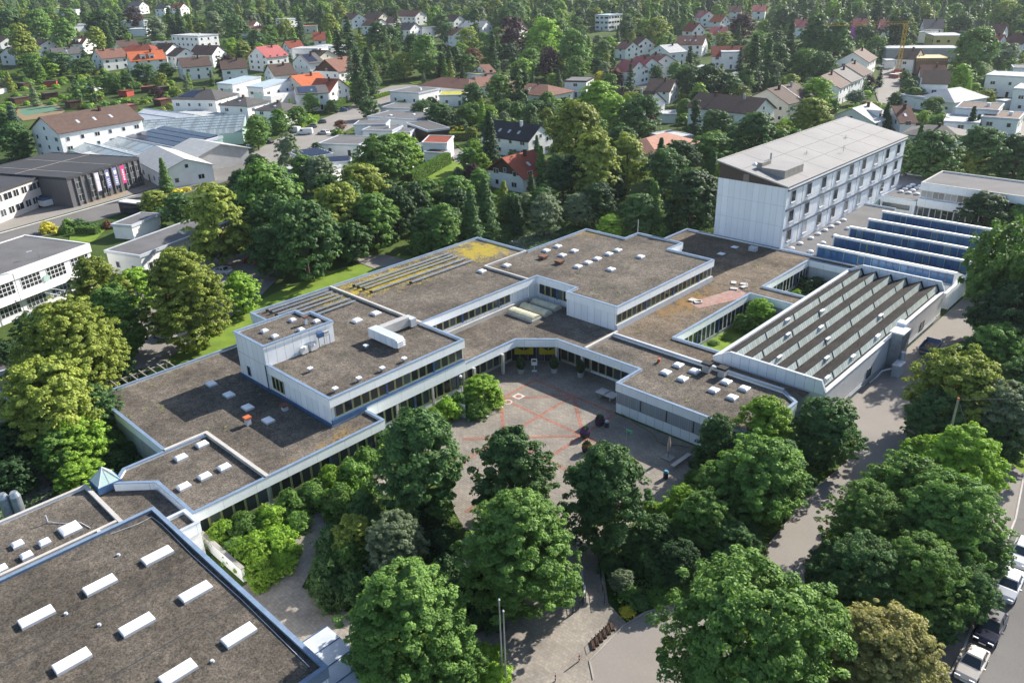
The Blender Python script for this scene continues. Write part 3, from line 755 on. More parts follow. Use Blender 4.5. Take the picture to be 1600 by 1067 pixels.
for k in range(6):
    xv = xs0 + pitch * k; xr = xv + 1.66; xn = xv + pitch; ya, yb = Y0 + .28, Y1 - .28
    dm = MB(); dm.face([(xv, ya, 4.42), (xr, ya, 5.32), (xr, yb, 5.32), (xv, yb, 4.42)][::-1])
    dm.face([(xr, ya, 5.32), (xr + .12, ya, 5.30), (xr + .12, yb, 5.30), (xr, yb, 5.32)][::-1]); dm.face([(xn - .14, ya, 4.50), (xn, ya, 4.42), (xn, yb, 4.42), (xn - .14, yb, 4.50)][::-1])
    for yy in (ya + .01, yb - .01): dm.face([(xv, yy, 4.3), (xr, yy, 5.32), (xr + .12, yy, 5.30), (xn, yy, 4.3)])
    saw = dm.build('roof', darkroof, SH)
    g = MB(); g.face([(xr + .12, ya + .8, 5.29), (xn - .14, ya + .8, 4.505), (xn - .14, yb - .6, 4.505), (xr + .12, yb - .6, 5.29)])
    g.build('glazing', gl, saw)
    bar = MB()
    for yy in [ya + .8 + j * 8.2 + (k % 2) * 3 for j in range(5)]: bar.tube([(xr + .12, yy, 5.34), (xn - .14, yy, 4.56)], .07, 4)
    bar.tube([(xr + .06, ya, 5.42), (xr + .06, yb, 5.42)], .03, 5)
    bar.build('glazing_bar', G['bitumendark'], saw)
    for yy in [[14.5], [10, 20.5], [15, 3], [12], [6.5, 24], [9, 1.5, 17]][k]:
        f = MB(); y = ya + yy; f.hexa([(xr + .15, y, 5.3), (xn - .3, y, 4.75), (xn - .3, y + 1.1, 4.75), (xr + .15, y + 1.1, 5.3)], [(xr + .15, y, 5.4), (xn - .1, y, 5.35), (xn - .1, y + 1.1, 5.35), (xr + .15, y + 1.1, 5.4)])
        f.build('vent_flap', G['opal'] if yy > 14 else G['copinglight'], saw)
for y in (97.5, 109.5, 117.2):
    put_window(SH, XE + .02, y, 1.0, math.pi / 2, 1.5, 1.3, 'w', 1, 1, 'bitumendark')
m = MB(); m.box(XE, Y0, .0, XE + .05, Y1, .9); m.build('base_strip', G['concrete_light'], SH)
m = MB(); m.box(XE + .05, 91.5, .5, XE + .16, 123.5, .68); m.build('rail', G['coping'], SH)
# ventilation tower beside the hall
VT = thing('ventilation_duct', 'tall galvanised ventilation duct standing against the workshop hall wall', 'ventilation duct', (-29.3, 106.5, 0))
m = MB(); m.box(-30.1, 103.6, 0, -28.7, 105.6, 5.3); m.build('casing', G['steel'], VT)
m = MB(); m.box(-30.05, 105.65, 0, -28.8, 107.0, 5.0); m.build('casing', G['steel'], VT)
m = MB(); m.box(-30.3, 103.3, 5.303, -28.5, 105.9, 5.5); m.box(-30.4, 106.0, 5.4, -29.2, 107.2, 5.9); m.build('cover', G['opal'], VT)
m = MB(); m.box(-28.65, 101.6, 0, -27.7, 103.4, 1.6); m.box(-28.75, 101.5, 1.603, -27.6, 103.5, 1.75); m.cone(-28.4, 104.4, 1.0, 2.6, .35, .3, 12); m.tube([(-28.7, 101.4, 1.2), (-29.4, 100.2, 1.1), (-29.6, 98.6, .6), (-29.9, 97.6, .2)], .1, 8); m.build('fan_box', G['copinglight'], VT)

# ---- blue saw-tooth workshops
BW = thing('workshop_block', 'workshop block with five stepped rows of blue windows behind the sawtooth hall', 'workshop', (-41.5, 146, 0))
XL, XR = -52.5, -30.3
m = MB(); m.box(XL, 129.95, 0, XR, 164.0, 3.8); m.build('wall', G['panel'], BW)
m = MB(); m.box(XR + .003, 125.7, 3.3, XR + .35, 164.2, 4.1); m.build('fascia', G['fascia'], BW)
for k in range(5):
    yw = 130.2 + 6.85 * k; x0 = XL + (0 if k < 3 else .7); top = 5.75
    m = MB(); m.face([(x0, yw + .5, top + .18), (XR, yw + .5, top + .18), (XR, yw + 6.2, 3.95), (x0, yw + 6.2, 3.95)])
    m.face([(x0, yw + 6.2, 3.95), (XR, yw + 6.2, 3.95), (XR, yw + 6.85, 3.95), (x0, yw + 6.85, 3.95)])
    rf = m.build('roof', G['bitumen'], BW)
    m = MB(); m.box(x0, yw - .06, top - .05, XR + .08, yw + .5, top + .32)
    for x in (x0, XR):
        a = x if x == x0 else x - .2
        q = [(yw, 3.8), (yw + 6.3, 3.8), (yw + .5, top + .3), (yw, top + .3)]
        b = [(a, y, z) for y, z in q]; t = [(a + .24, y, z) for y, z in q]; i = len(m.v); m.v += b + t
        for j in range(4): m.f.append((i + j, i + (j + 1) % 4, i + 4 + (j + 1) % 4, i + 4 + j)); m.m.append(0)
        m.f.append((i + 3, i + 2, i + 1, i)); m.f.append((i + 4, i + 5, i + 6, i + 7)); m.m += [0, 0]
    m.build('fascia', G['fascia'], rf)
    m = MB(); m.box(x0 + .2, yw + .05, 3.8, XR - .1, yw + .2, top); m.build('wall', G['greywall'], rf)
    nw = 19
    u = (XR - x0 - .5) / nw
    for i in range(nw):
        yel_ = RNG.random() < .16; lit = (k == 0 and 9 <= i <= 12) or (k in (1, 2) and i > 16)
        put_window(BW, x0 + .3 + u * (i + .5), yw + .02, 4.1, 0, u - .07, 1.55, 'b', 1, 1, 'yframe' if yel_ else 'blue', 'glassblue')
    m = MB()
    for i in range(0, nw + 1, 4): m.box(x0 + .27 + u * i - .03, yw - .12, 4.0, x0 + .27 + u * i + .03, yw - .04, top - .06)
    m.build('post', G['copinglight'], rf)

# ---- link roof with domes beside the tall block
LK, roofL, _, _ = block('school_link', 'narrow grey link roof with white dome skylights along the foot of the tall block', 'school link',
    [(-58.75, 129.95), (-52.55, 129.95), (-52.55, 168), (-58.75, 168)], R1, roof='gravel_link' if False else 'bitumen', skip=(1, 3), fh=.5)
for x, y in [(-57.42, 131.55), (-57.49, 135.03), (-57.39, 139.22), (-57.47, 142.46), (-57.43, 145.4), (-57.5, 148.34), (-57.5, 151.3), (-54.13, 131.9), (-54.52, 137.87), (-54.6, 143.32), (-54.6, 149), (-57.5, 154)]:
    link('skylight', round_dome(), roofL, (x, y, 3.88), 0, True).scale = (.85, .85, .85)

# ---- tall block
TW = thing('classroom_tower', 'tall white four storey classroom block with pale sloping roof', 'school block', (-65.5, 158, 0))
X0, X1, YA, YB = -72.2, -58.8, 130.0, 186.3
m = MB(); m.prism([(X0, YA), (X1, YA), (X1, YB), (X0, YB)], 0, 14.85); wallT = m.build('wall', joints('tower_panel', (.84, .88, .93), 1.2, 3.6, dark=.6, wid=.05), TW)
zE, zW = 15.2, 17.95
m = MB()
for y in (YA + .08, YB - .12):
    m.hexa([(X0 + .05, y, 14.84), (X1 - .05, y, 14.84), (X1 - .05, y + .06, 14.84), (X0 + .05, y + .06, 14.84)], [(X0 + .05, y, zW - .2), (X1 - .05, y, zE - .2), (X1 - .05, y + .06, zE - .2), (X0 + .05, y + .06, zW - .2)])
m.box(X0 + .05, YA + .2, 14.86, X0 + .15, YB - .2, zW - .22)
m.build('gable_cladding', joints('brown_boards', (.055, .030, .026), 30, .25, dark=.5), TW)
m = MB(); m.box(-69.0 + 1.7, YA + .03, 14.9, -66.2, YA + .09, 16.2); m.build('hatch', G['wood'] if False else surf('weathered_board', (.25, .20, .17)), TW)
m = MB(); q = [(X0 - .35, YA - .35, zW - .18), (X1 + .3, YA - .35, zE - .22), (X1 + .3, YB + .35, zE - .22), (X0 - .35, YB + .35, zW - .18)]
m.hexa(q, [(a, b, c + .22) for a, b, c in q], 1, 0); roofT = m.build('roof', [G['towerroof'], G['bitumendark']], TW)
def zr_t(x): return zW + .04 + (x - (X0 - .35)) * (zE - zW - .04) / (X1 - X0 + .65)
sm_ = surf('roof_seam', (.21, .205, .20), .2)
for f_ in (.34, .67):
    m = MB(); xm = X0 + (X1 - X0) * f_; m.box(xm - .05, YA, zr_t(xm) - .1, xm + .05, YB, zr_t(xm) + .02); m.build('roof_seam', sm_, roofT)
for k in range(1, 7):
    y = YA + (YB - YA) * k / 7; m = MB(); q = [(X0, y - .035), (X1, y - .035), (X1, y + .035), (X0, y + .035)]
    m.hexa([(u, v, zr_t(u) - .05) for u, v in q], [(u, v, zr_t(u) + .015) for u, v in q]); m.build('roof_seam', sm_, roofT)
m = MB(); e = .22
m.hexa([(X0 - .42, YA - .42, zW - .1), (X0 - .2, YA - .42, zW - .1), (X0 - .2, YB + .4, zW - .1), (X0 - .42, YB + .4, zW - .1)], [(X0 - .42, YA - .42, zW + .14), (X0 - .2, YA - .42, zW + .14), (X0 - .2, YB + .4, zW + .14), (X0 - .42, YB + .4, zW + .14)])
m.hexa([(X0 - .2, YA - .42, zW - .12), (X1 + .34, YA - .42, zE - .2), (X1 + .34, YA - .3, zE - .2), (X0 - .2, YA - .3, zW - .12)], [(X0 - .2, YA - .42, zW + .12), (X1 + .34, YA - .42, zE + .06), (X1 + .34, YA - .3, zE + .06), (X0 - .2, YA - .3, zW + .12)])
m.build('roof_edge', G['concrete_light'], roofT)
rows = [12.0, 8.45, 4.9]
ys = [132.6 + 6.22 * k for k in range(9)]
for r, z in enumerate(rows + [1.2]):
    for k, y in enumerate(ys):
        if r == 3 and k < 4: continue
        put_window(TW, X1 + .04, y, z, math.pi / 2, 1.75, 2.1, 't', 1, 1, 'greywall' if (r + k) % 3 else 'wframe', 'glassb')
        if z > 4:
            m = MB(); m.box(X1 + .03, y - .9, z - .28, X1 + .28, y + .9, z - .02); m.build('sill', G['copinglight'], TW)
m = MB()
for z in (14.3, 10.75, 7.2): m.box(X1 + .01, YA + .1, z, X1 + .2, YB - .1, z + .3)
m.build('blind_box', surf('blue_grey_painted_shade', (.14, .16, .20), .2), TW)  # dark blue-grey puts the shading under the sunshade boxes into their colour
m = MB(); m.box(X1 + .01, YA, 14.62, X1 + .3, YB, 14.98); m.build('fascia', G['fascia'], TW)
for k in range(5):
    y = 135.7 + 12.44 * k; m = MB(); m.tube([(X1 + .22, y, 14.5), (X1 + .22, y, 4)], .05, 6); m.build('downpipe', G['steel'], TW)
m = MB(); m.box(X1 + .01, 164, .2, X1 + .08, 185, 3.2); m.build('glass_front', G['glassgreen'], TW)
a = E(1200, 268, 16.4); b = E(1226, 278, 15.9); c = E(1256, 264, 15.9)
m = MB(); cx, cy = b.x, b.y
m.box(cx - 4.6, cy, 15.6, cx, cy + 7.2, 17.1, 0, 1); m.box(cx - 5.6, cy + .3, 15.8, cx - 4.6, cy + 3.6, 17.8, 0, 1); m.build('plant_box', [G['concrete'], G['towerroof']], roofT)
m = MB(); m.tube([(cx - 4.9, cy + 4, 17), (cx - 4.9, cy + 4, 19)], .16, 8); m.build('flue', G['steel'], roofT)
m = MB(); m.cone(cx - 6.6, cy + 1.6, 16.6, 17.1, .7, .55, 14); m.cone(cx - 6.6, cy + 1.6, 17.1, 17.4, .55, .1, 14); m.build('skylight', G['opal'], roofT)
for px, py_ in ((1260, 242), (1318, 234), (1321, 218)):
    v = E(px, py_, 16.4); m = MB(); m.tube([(v.x, v.y, 16.0), (v.x, v.y, 17.3)], .05, 5); m.tube([(v.x - .5, v.y, 16.7), (v.x + .5, v.y, 16.75)], .04, 4); m.build('mast', G['steel'], roofT)

# ---- back buildings
BL, roofBL, _, _ = block('school_link', 'low back building with nine round skylights beyond the tall block', 'school link',
    [(-62.4, 176), (-52.2, 176), (-51.3, 200), (-62.4, 200)] if False else [(-58.6, 175.9), (-51.3, 175.9), (-51.3, 200), (-62.4, 200), (-62.4, 187), (-58.6, 187)], R1, roof='bitumen', fh=1.0, wall='panel')
for x, y in [(-56.73, 182.37), (-56.77, 185), (-56.85, 187.61), (-56.76, 189.8), (-55.08, 182.33), (-55.1, 184.95), (-55.05, 187.4), (-53.35, 182.37), (-55.06, 189.71)]:
    link('skylight', round_dome(), roofBL, (x, y, 3.85), 0, True)
m = MB(); m.box(-58.0, 175.86, 1.9, -52.4, 175.97, 2.9); m.build('window', G['glass'], BL)
BB, roofBB, _, wp = block('school_wing', 'two storey white back building with flat green grey roof at the right edge', 'school wing',
    [(-51.2, 176.4), (-8, 176.4), (-8, 189.6), (-51.2, 189.6)], 8.0, roof='bitumen', fh=1.5, coping='concrete_light', recess=(0,))
ribbon(BB, (-51, wp[0].y), (-9, wp[0].y), 4.9, 6.4, 2.4, fr='wframe', nx=2, gl='glassb')
ribbon(BB, (-51, wp[0].y), (-9, wp[0].y), .9, 2.9, 2.4, fr='wframe', nx=2)
m = MB(); m.box(-51.2, 176.2, 3.1, -8, 176.75, 4.7); m.build('balcony', G['fascia'], BB)
# ================================================================ GROUND, ROADS, PATHS
def ground_mat():
    m, n, b = _nodes('ground_grass')
    pos = geo(n).outputs['Position']
    a = noise(n, pos, .035, 5, .6); f = noise(n, pos, .5, 5, .7); g = noise(n, pos, 6, 3, .7)
    c = mixc(n, ramp(n, a, .35, .65), (.040, .070, .018), (.075, .115, .028))
    c = mixc(n, ramp(n, f, .55, .72), c, (.10, .13, .04))
    c = mixc(n, ramp(n, f, .30, .40, (1, 1, 1, 1), (0, 0, 0, 1)), c, (.055, .050, .028))
    c = mixc(n, 1.0, c, ramp(n, g, .3, .7, (.6, .6, .6, 1), (1.35, 1.35, 1.3, 1)), 'MULTIPLY')
    n.links.new(c, b.inputs['Base Color']); b.inputs['Roughness'].default_value = .95; b.inputs['Specular IOR Level'].default_value = .1
    bp = N(n, 'ShaderNodeBump'); bp.inputs['Strength'].default_value = .6; bp.inputs['Distance'].default_value = .15
    n.links.new(g, bp.inputs['Height']); n.links.new(bp.outputs[0], b.inputs['Normal'])
    return m
G['ground'] = ground_mat()
ss = [-900, -200, 0, 100, 200, 330, 360, 400, 500, 600, 700, 800, 900, 1200, 2000, 4500]
ts = [-4000, -1500, -700, -300, 0, 300, 700, 1500, 4000]
m = MB()
for s in ss:
    for t in ts:
        q = _fh * s + _rt * t; m.v.append((q.x, q.y, T(q.x, q.y)))
nt_ = len(ts)
for i in range(len(ss) - 1):
    for j in range(nt_ - 1):
        a = i * nt_ + j; m.f.append((a, a + 1, a + nt_ + 1, a + nt_)); m.m.append(0)
struct(m.build('ground', G['ground']))
LEV = [0.010]
def sheet(name, pts, mat, z=None, px=False):
    if z is None: LEV[0] += .004; z = LEV[0]
    v = []
    for p in pts:
        q = E(*p) if px else Vector((p[0], p[1], T(*p)))
        v.append((q.x, q.y, q.z + z))
    if area([(a, b) for a, b, c in v]) < 0: v = v[::-1]
    m = MB(); m.face(v); return struct(m.build(name, G[mat]))
def strip(name, left, right, mat, z=None, px=True):
    if z is None: LEV[0] += .004; z = LEV[0]
    m = MB()
    A = [E(*p) for p in left] if px else [Vector((*p, 0)) for p in left]; B = [E(*p) for p in right] if px else [Vector((*p, 0)) for p in right]
    for i in range(len(A) - 1):
        for s in range(4):
            a0, a1 = A[i].lerp(A[i + 1], s / 4), A[i].lerp(A[i + 1], (s + 1) / 4); b0, b1 = B[i].lerp(B[i + 1], s / 4), B[i].lerp(B[i + 1], (s + 1) / 4)
            q = [(v.x, v.y, T(v.x, v.y) + z) for v in (a0, b0, b1, a1)]
            if area([(x, y) for x, y, _ in q]) < 0: q = q[::-1]
            m.face(q)
    return struct(m.build(name, G[mat]))
sheet('lawn', [(225, 590), (255, 562), (300, 538), (345, 512), (385, 480), (425, 460), (500, 430), (560, 411), (620, 400), (672, 400), (640, 445), (400, 530), (300, 600)], 'lawn', px=True)
sheet('courtyard_paving', [(-65.3, 50), (-48, 42), (-36, 46), (-35, 60), (-38, 69.9), (-50.5, 69.9), (-50.5, 76.6), (-59.4, 76.7), (-65.2, 76.8), (-70.2, 72.4), (-70.1, 66), (-66.2, 60)], 'paver')
zr_ = LEV[0] + .006
def line(a, b, w=.45, z=None):
    m = MB(); a = Vector(a); b = Vector(b); d = (b - a).normalized(); p = Vector((-d.y, d.x)) * w / 2
    LEV[0] += .0015
    m.face([(v.x, v.y, LEV[0] + .003) for v in (a - p, b - p, b + p, a + p)]); return struct(m.build('paving_line', G['redline']))
for a, b in [((-64, 70.1), (-50.6, 69.9)), ((-63.9, 63.5), (-42, 63.1)), ((-63.7, 70.3), (-63.65, 63.3)), ((-57.1, 70.2), (-56.8, 48)), ((-50.2, 69.8), (-49.9, 44)), ((-58, 56.7), (-42, 56.5)),
             ((-63.7, 63.5), (-57.1, 70.1)), ((-63.7, 63.5), (-49.9, 50)), ((-57.2, 70.2), (-43, 56.6)), ((-60.3, 53.4), (-50, 63.3))]: line(a, b)
LEV[0] += .004
for i, (x, y) in enumerate([(-62.35, 65.32), (-62.38, 63.3), (-62.38, 61.6), (-62.31, 59.5)]):
    m = MB(); r = .62
    if i in (0, 3): m.face([(x - r, y - r, LEV[0]), (x + r, y - r, LEV[0]), (x + r, y + r, LEV[0]), (x - r, y + r, LEV[0])])
    else: m.face([(x + r * math.cos(t * math.pi / 10), y + r * math.sin(t * math.pi / 10), LEV[0]) for t in range(20)])
    struct(m.build('paving_plate', G['concrete_light']))
    m = MB(); r = .42; m.face([(x + r * math.cos(t * math.pi / 10), y + r * math.sin(t * math.pi / 10), LEV[0] + .004) for t in range(20)]); struct(m.build('paving_plate', G['redline']))
LEV[0] += .008
sheet('path', [(-40, 18), (-27, 18), (-27.0, 35.9), (-28.44, 37.2), (-28.7, 42.5), (-31.2, 43.3), (-36, 48.5), (-40, 50), (-47, 50), (-47, 40), (-38, 30)], 'paverfine')
sheet('path', [(-64, 32.5), (-61.6, 30), (-57.2, 24.6), (-57.0, 20.3), (-38.8, 20.3), (-38.6, 30), (-47, 27.5), (-53, 26.5), (-57.3, 32.5), (-56.5, 37.5), (-60, 44), (-63, 43), (-59.5, 36.5), (-61.5, 33)], 'paverfine')
sheet('road', [(-28.5, 10), (-12, 10), (-12, 44), (-17, 52), (-20.3, 58), (-21.3, 66), (-21.3, 80), (-21.0, 100), (-22, 130), (-23, 172), (-29.8, 172), (-30.1, 88), (-26.8, 86.0), (-25, 82), (-24.7, 77.3), (-25.2, 69.4), (-24.6, 62), (-24.2, 55.3), (-25.3, 50.2), (-26.3, 48.2), (-28.2, 44.5), (-28.6, 42.0), (-28.4, 37.2), (-27, 35.9)], 'asphaltpink')
kerb = [(-27.0, 18), (-27.0, 35.9), (-28.44, 37.2), (-28.65, 42.0), (-28.2, 44.5), (-26.3, 48.2), (-25.3, 50.2), (-24.25, 55.3), (-24.65, 62), (-25.2, 69.4), (-24.75, 77.3), (-25, 82), (-26.8, 86)]
m = MB()
for a, b in zip(kerb, kerb[1:]): m.obox(a, b, .12, -.1, .12)
struct(m.build('kerb', G['concrete']))
sheet('street', [(-7, 5), (4, 5), (3, 90), (-1, 170), (-14, 170), (-9.7, 87.6), (-8.4, 79), (-7.05, 58)], 'asphalt')
sheet('pavement', [(-10.2, 30), (-7.15, 30), (-7.2, 62), (-8.5, 79), (-9.8, 87.5), (-11, 95), (-12.6, 95), (-10.8, 79), (-9.9, 62)], 'asphaltpink')
m = MB()
for a, b in zip([(-7.05, 5), (-7.05, 58), (-8.45, 79), (-9.75, 87.6), (-14, 170)], [(-7.05, 58), (-8.45, 79), (-9.75, 87.6), (-14, 170)]): m.obox(a, b, .16, -.1, .13)
struct(m.build('kerb', G['concrete_light']))
sheet('verge', [(-12.5, 90), (-9.9, 88), (-14.2, 168), (-19, 168)], 'lawn')
sheet('verge', [(-13.2, 48), (-10.3, 48), (-10.3, 60), (-11.2, 79), (-14, 79)], 'lawn')
# west side
sheet('car_park', [(200, 470), (240, 395), (330, 395), (445, 402), (440, 430), (400, 470), (250, 570), (205, 580)], 'asphaltpink', px=True)
sheet('footpath', [(545, 405), (600, 398), (650, 410), (585, 420)], 'asphaltpink', px=True)
sheet('footpath', [(790, 385), (800, 376), (842, 362), (880, 366), (850, 380), (820, 392)], 'asphaltlight', px=True)
sheet('yard', [(0, 640), (40, 660), (90, 760), (60, 800), (0, 830)], 'asphaltpink', px=True)
strip('road', [(-120, 412), (0, 365), (120, 331.5), (248, 295), (320, 268), (400, 240)], [(-120, 440), (0, 390), (130, 352), (262, 312), (335, 290), (420, 262)], 'asphalt')
strip('road_marking', [(-120, 411.2), (0, 364.4), (120, 330.9), (248, 294.4), (320, 267.4), (350, 257)], [(-120, 412.8), (0, 365.8), (120, 332.1), (248, 295.6), (320, 268.5), (350, 258)], 'paint')
sheet('forecourt', [(-60, 350), (0, 332), (60, 326), (110, 314), (228, 262), (330, 240), (395, 236), (350, 256.5), (320, 266), (248, 293), (120, 329.5), (0, 363), (-60, 383)], 'asphaltlight', px=True)
G['sandy'] = surf('sandy_gravel', (.33, .26, .17), .25, .5, 6)
sheet('gravel_bed', [(122, 317), (130, 311), (182, 297), (200, 301), (190, 305), (135, 321)], 'sandy', px=True)
sheet('gravel_bed', [(208, 291), (238, 281), (247, 285), (222, 294)], 'sandy', px=True)
strip('road', [(392, 240), (425, 222), (455, 208), (500, 188), (545, 168), (585, 144), (610, 135), (680, 130)], [(415, 262), (470, 240), (508, 222), (545, 203), (590, 178), (630, 156), (655, 146), (690, 136)], 'asphaltlight')
strip('road', [(1290, 212), (1308, 200), (1320, 190)], [(1320, 212), (1330, 200), (1336, 190)], 'asphaltpink')
sheet('road', [(1375, 105), (1402, 105), (1409, 124), (1404, 144), (1386, 163), (1373, 161), (1367, 144), (1371, 128)], 'asphaltlight', px=True)
sheet('car_park', [(1536, 208), (1545, 195), (1600, 190), (1640, 190), (1640, 216), (1560, 216)], 'asphaltlight', px=True)
sheet('drive', [(703, 236), (716, 233), (738, 246), (733, 262), (712, 258)], 'asphaltlight', px=True)
sheet('drive', [(1100, 205), (1120, 186), (1112, 176), (1090, 180), (1085, 200)], 'asphaltpink', px=True)
sheet('drive', [(860, 173), (885, 166), (905, 168), (880, 178)], 'asphaltlight', px=True)
sheet('drive', [(993, 137), (1000, 122), (1015, 125), (1012, 138)], 'asphaltlight', px=True)
sheet('drive', [(352, 287), (378, 272), (390, 276), (370, 296)], 'wood', px=True)  # dark brown flower bed, not a driveway
for q in [[(640, 262), (700, 250), (735, 262), (720, 275), (690, 290), (645, 285)], [(712, 226), (735, 228), (750, 240), (745, 246), (722, 236)], [(110, 368), (170, 355), (145, 380), (108, 378)],
          [(216, 347), (262, 344), (250, 358), (220, 356)], [(880, 165), (900, 158), (912, 166)], [(640, 130), (700, 121), (690, 127), (646, 134)], [(850, 190), (880, 178), (900, 186), (870, 196)],
          [(1300, 205), (1340, 215), (1350, 245), (1320, 225)], [(1322, 360), (1345, 345), (1360, 350), (1340, 368)], [(1560, 170), (1600, 160), (1600, 170)], [(180, 114), (200, 112), (204, 119), (186, 122)]]:
    sheet('lawn', q, 'lawn', px=True)
G['court_green'] = surf('green_court', (.11, .21, .14), .15, .3, 3); G['court_red'] = surf('orange_court', (.25, .18, .10), .15, .3, 3)
sheet('sports_court', [(24, 178), (30, 168), (88, 163), (102, 174), (92, 182), (36, 190)], 'court_red', px=True)
sheet('sports_court', [(30, 177), (34, 170), (84, 166), (96, 173), (40, 182)], 'court_green', px=True)
G['meadow'] = surf('yellow_meadow', (.35, .38, .09), .2, .05, 1)
for q in [[(74, 8), (115, 10), (117, 14), (78, 13)], [(700, 14), (760, 12), (765, 18), (705, 20)], [(215, 0), (260, 1), (262, 3), (215, 2)], [(740, 5), (800, 6), (790, 9), (742, 9)]]: sheet('field', q, 'meadow', px=True)

# ================================================================ COURTYARD AND SMALL THINGS
def table_tennis(x, y, rz, label):
    t = thing('tennis_table', label, 'table tennis table', (x, y, 0), rz)
    m = MB(); m.box(-1.37, -.76, .70, 1.37, .76, .78); m.build('table_top', G['concrete_light'], t, local=True)
    m = MB(); m.box(-.02, -.8, .785, .02, .8, .93); m.build('net', G['steel'], t, local=True)
    for s in (-.8, .8):
        m = MB(); m.box(s - .12, -.5, 0, s + .12, .5, .70); m.build('leg', G['concrete'], t, local=True)
table_tennis(-53.4, 72.4, 0, 'concrete table tennis table in the shade beside the courtyard wing')
def bench(x0, y0, x1, y1, label):
    a, b = Vector((x0, y0)), Vector((x1, y1)); t = thing('bench', label, 'bench', ((x0 + x1) / 2, (y0 + y1) / 2, 0)); d = (b - a).normalized()
    m = MB(); m.obox(a, b, .5, .40, .48); m.build('seat', G['concrete_light'], t)
    for s in (.12, .5, .88):
        p = a.lerp(b, s); m = MB(); m.obox(p - d * .12, p + d * .12, .4, 0, .40); m.build('leg', G['concrete'], t)
a, b = E(1050, 733), E(1077, 714); bench(a.x, a.y, b.x, b.y, 'long grey bench at the courtyard edge beside the wrapped parasol')
a, b = E(1003, 812), E(1014, 803); bench(a.x, a.y, b.x, b.y, 'short pale bench half hidden under the dark maple by the shrubs')
def planter(px, py, label, fl, green):
    p = E(px, py); t = thing('flower_planter', label, 'planter', tuple(p))
    m = MB(); m.hexa([(-.35, -.35, 0), (.35, -.35, 0), (.35, .35, 0), (-.35, .35, 0)], [(-.45, -.45, .75), (.45, -.45, .75), (.45, .45, .75), (-.45, .45, .75)]); m.build('pot', G['bitumendark'], t, local=True)
    for nm, mt, n_, r in (('flowers', fl, 260, .75), ('leaves', green, 200, .6)):
        m = MB()
        for k in range(n_):
            d = Vector(RNG.normal(size=3)).normalized(); d.z = abs(d.z) * (1.6 if nm == 'leaves' else .8); c = Vector((0, 0, .8)) + d * r * .8 * RNG.uniform(.5, 1)
            u = Vector(RNG.normal(size=3)).normalized() * .07; v = u.cross(Vector(RNG.normal(size=3)).normalized()).normalized() * .07; m.face([c - u - v, c + u - v, c + u + v, c - u + v])
        m.build(nm, mt, t, local=True)
fm = surf('violet_petals', (.33, .12, .42), .4, 3, 9); fm2 = surf('plum_petals', (.16, .04, .16), .4, 3, 9); lf = surf('planter_leaves', (.10, .17, .04), .4, 3, 9); fo = surf('orange_petals', (.5, .28, .08), .4, 3, 9)
planter(914, 683, 'sunlit flower planter with violet and pale flowers at the edge of the courtyard shadow', fm, lf)
planter(937, 664, 'shaded flower planter with plum flowers in the dark part of the courtyard', fm2, lf)
planter(917, 706, 'low planter with orange and violet flowers peeping over the dark maple', fo, lf)
def bin_(px, py, label, c, h=1.0, r=.27):
    p = E(px, py); t = thing('litter_bin', label, 'bin', tuple(p)); m = MB(); m.cone(0, 0, 0, h * .8, r, r, 14); m.build('body', G['bitumendark'], t, local=True)
    m = MB(); m.cone(0, 0, h * .8 + .003, h, r + .03, r * .7, 14); m.build('lid', c, t, local=True)
bin_(1040, 747, 'round bin with a teal lid at the sunny courtyard edge', surf('teal_plastic', (.10, .30, .38)))
bin_(948, 667, 'small grey bin standing beside the shaded planter', G['steel'], .9)
p = E(1044, 716); t = thing('parasol', 'closed beige parasol on a square base in the shaded courtyard', 'parasol', tuple(p))
m = MB(); m.tube([(0, 0, 0), (0, 0, 2.9)], .03, 8); m.build('pole', G['wood'], t, local=True)
m = MB(); m.cone(0, 0, 1.0, 2.0, .16, .2, 10); m.cone(0, 0, 2.0, 2.9, .2, .05, 10); m.build('canopy', surf('beige_cloth', (.55, .45, .38)), t, local=True)
m = MB(); m.box(-.6, -.6, 0.06, .6, .6, .14); m.build('base', G['concrete'], t, local=True)
p = E(722, 652); t = thing('info_board', 'white information board standing by the courtyard shrubs', 'sign', tuple(p), R(20))
m = MB(); m.box(-.5, -.04, 0, .5, .04, 1.9); m.build('panel', G['wframe'], t, local=True)
m = MB(); m.box(-.25, -.05, 1.3, .25, -.042, 1.55); m.build('emblem', G['tilebrown2'], t, local=True)
p = E(722, 620); t = thing('street_lamp', 'short white courtyard lamp behind the information board', 'lamp', (p.x, p.y, 0))
m = MB(); m.tube([(0, 0, 0), (0, 0, 2.8)], .04, 6); m.build('pole', G['steel'], t, local=True); m = MB(); m.cone(0, 0, 2.8, 3.1, .14, .18, 10); m.build('lamp_head', G['opal'], t, local=True)
p = Vector((-65.6, 72.0, 0)); t = thing('poster_stand', 'white poster stand in front of the dark entrance doors', 'sign', tuple(p), R(38))
m = MB(); m.box(-.4, -.03, .9, .4, .03, 1.9); m.box(-.35, -.2, 0, .35, .2, .06); m.box(-.03, -.03, .06, .03, .03, .9); m.build('panel', G['wframe'], t, local=True)
m = MB(); m.box(-.28, -.04, 1.45, .28, -.032, 1.75); m.build('notice', G['tiledark'], t, local=True)
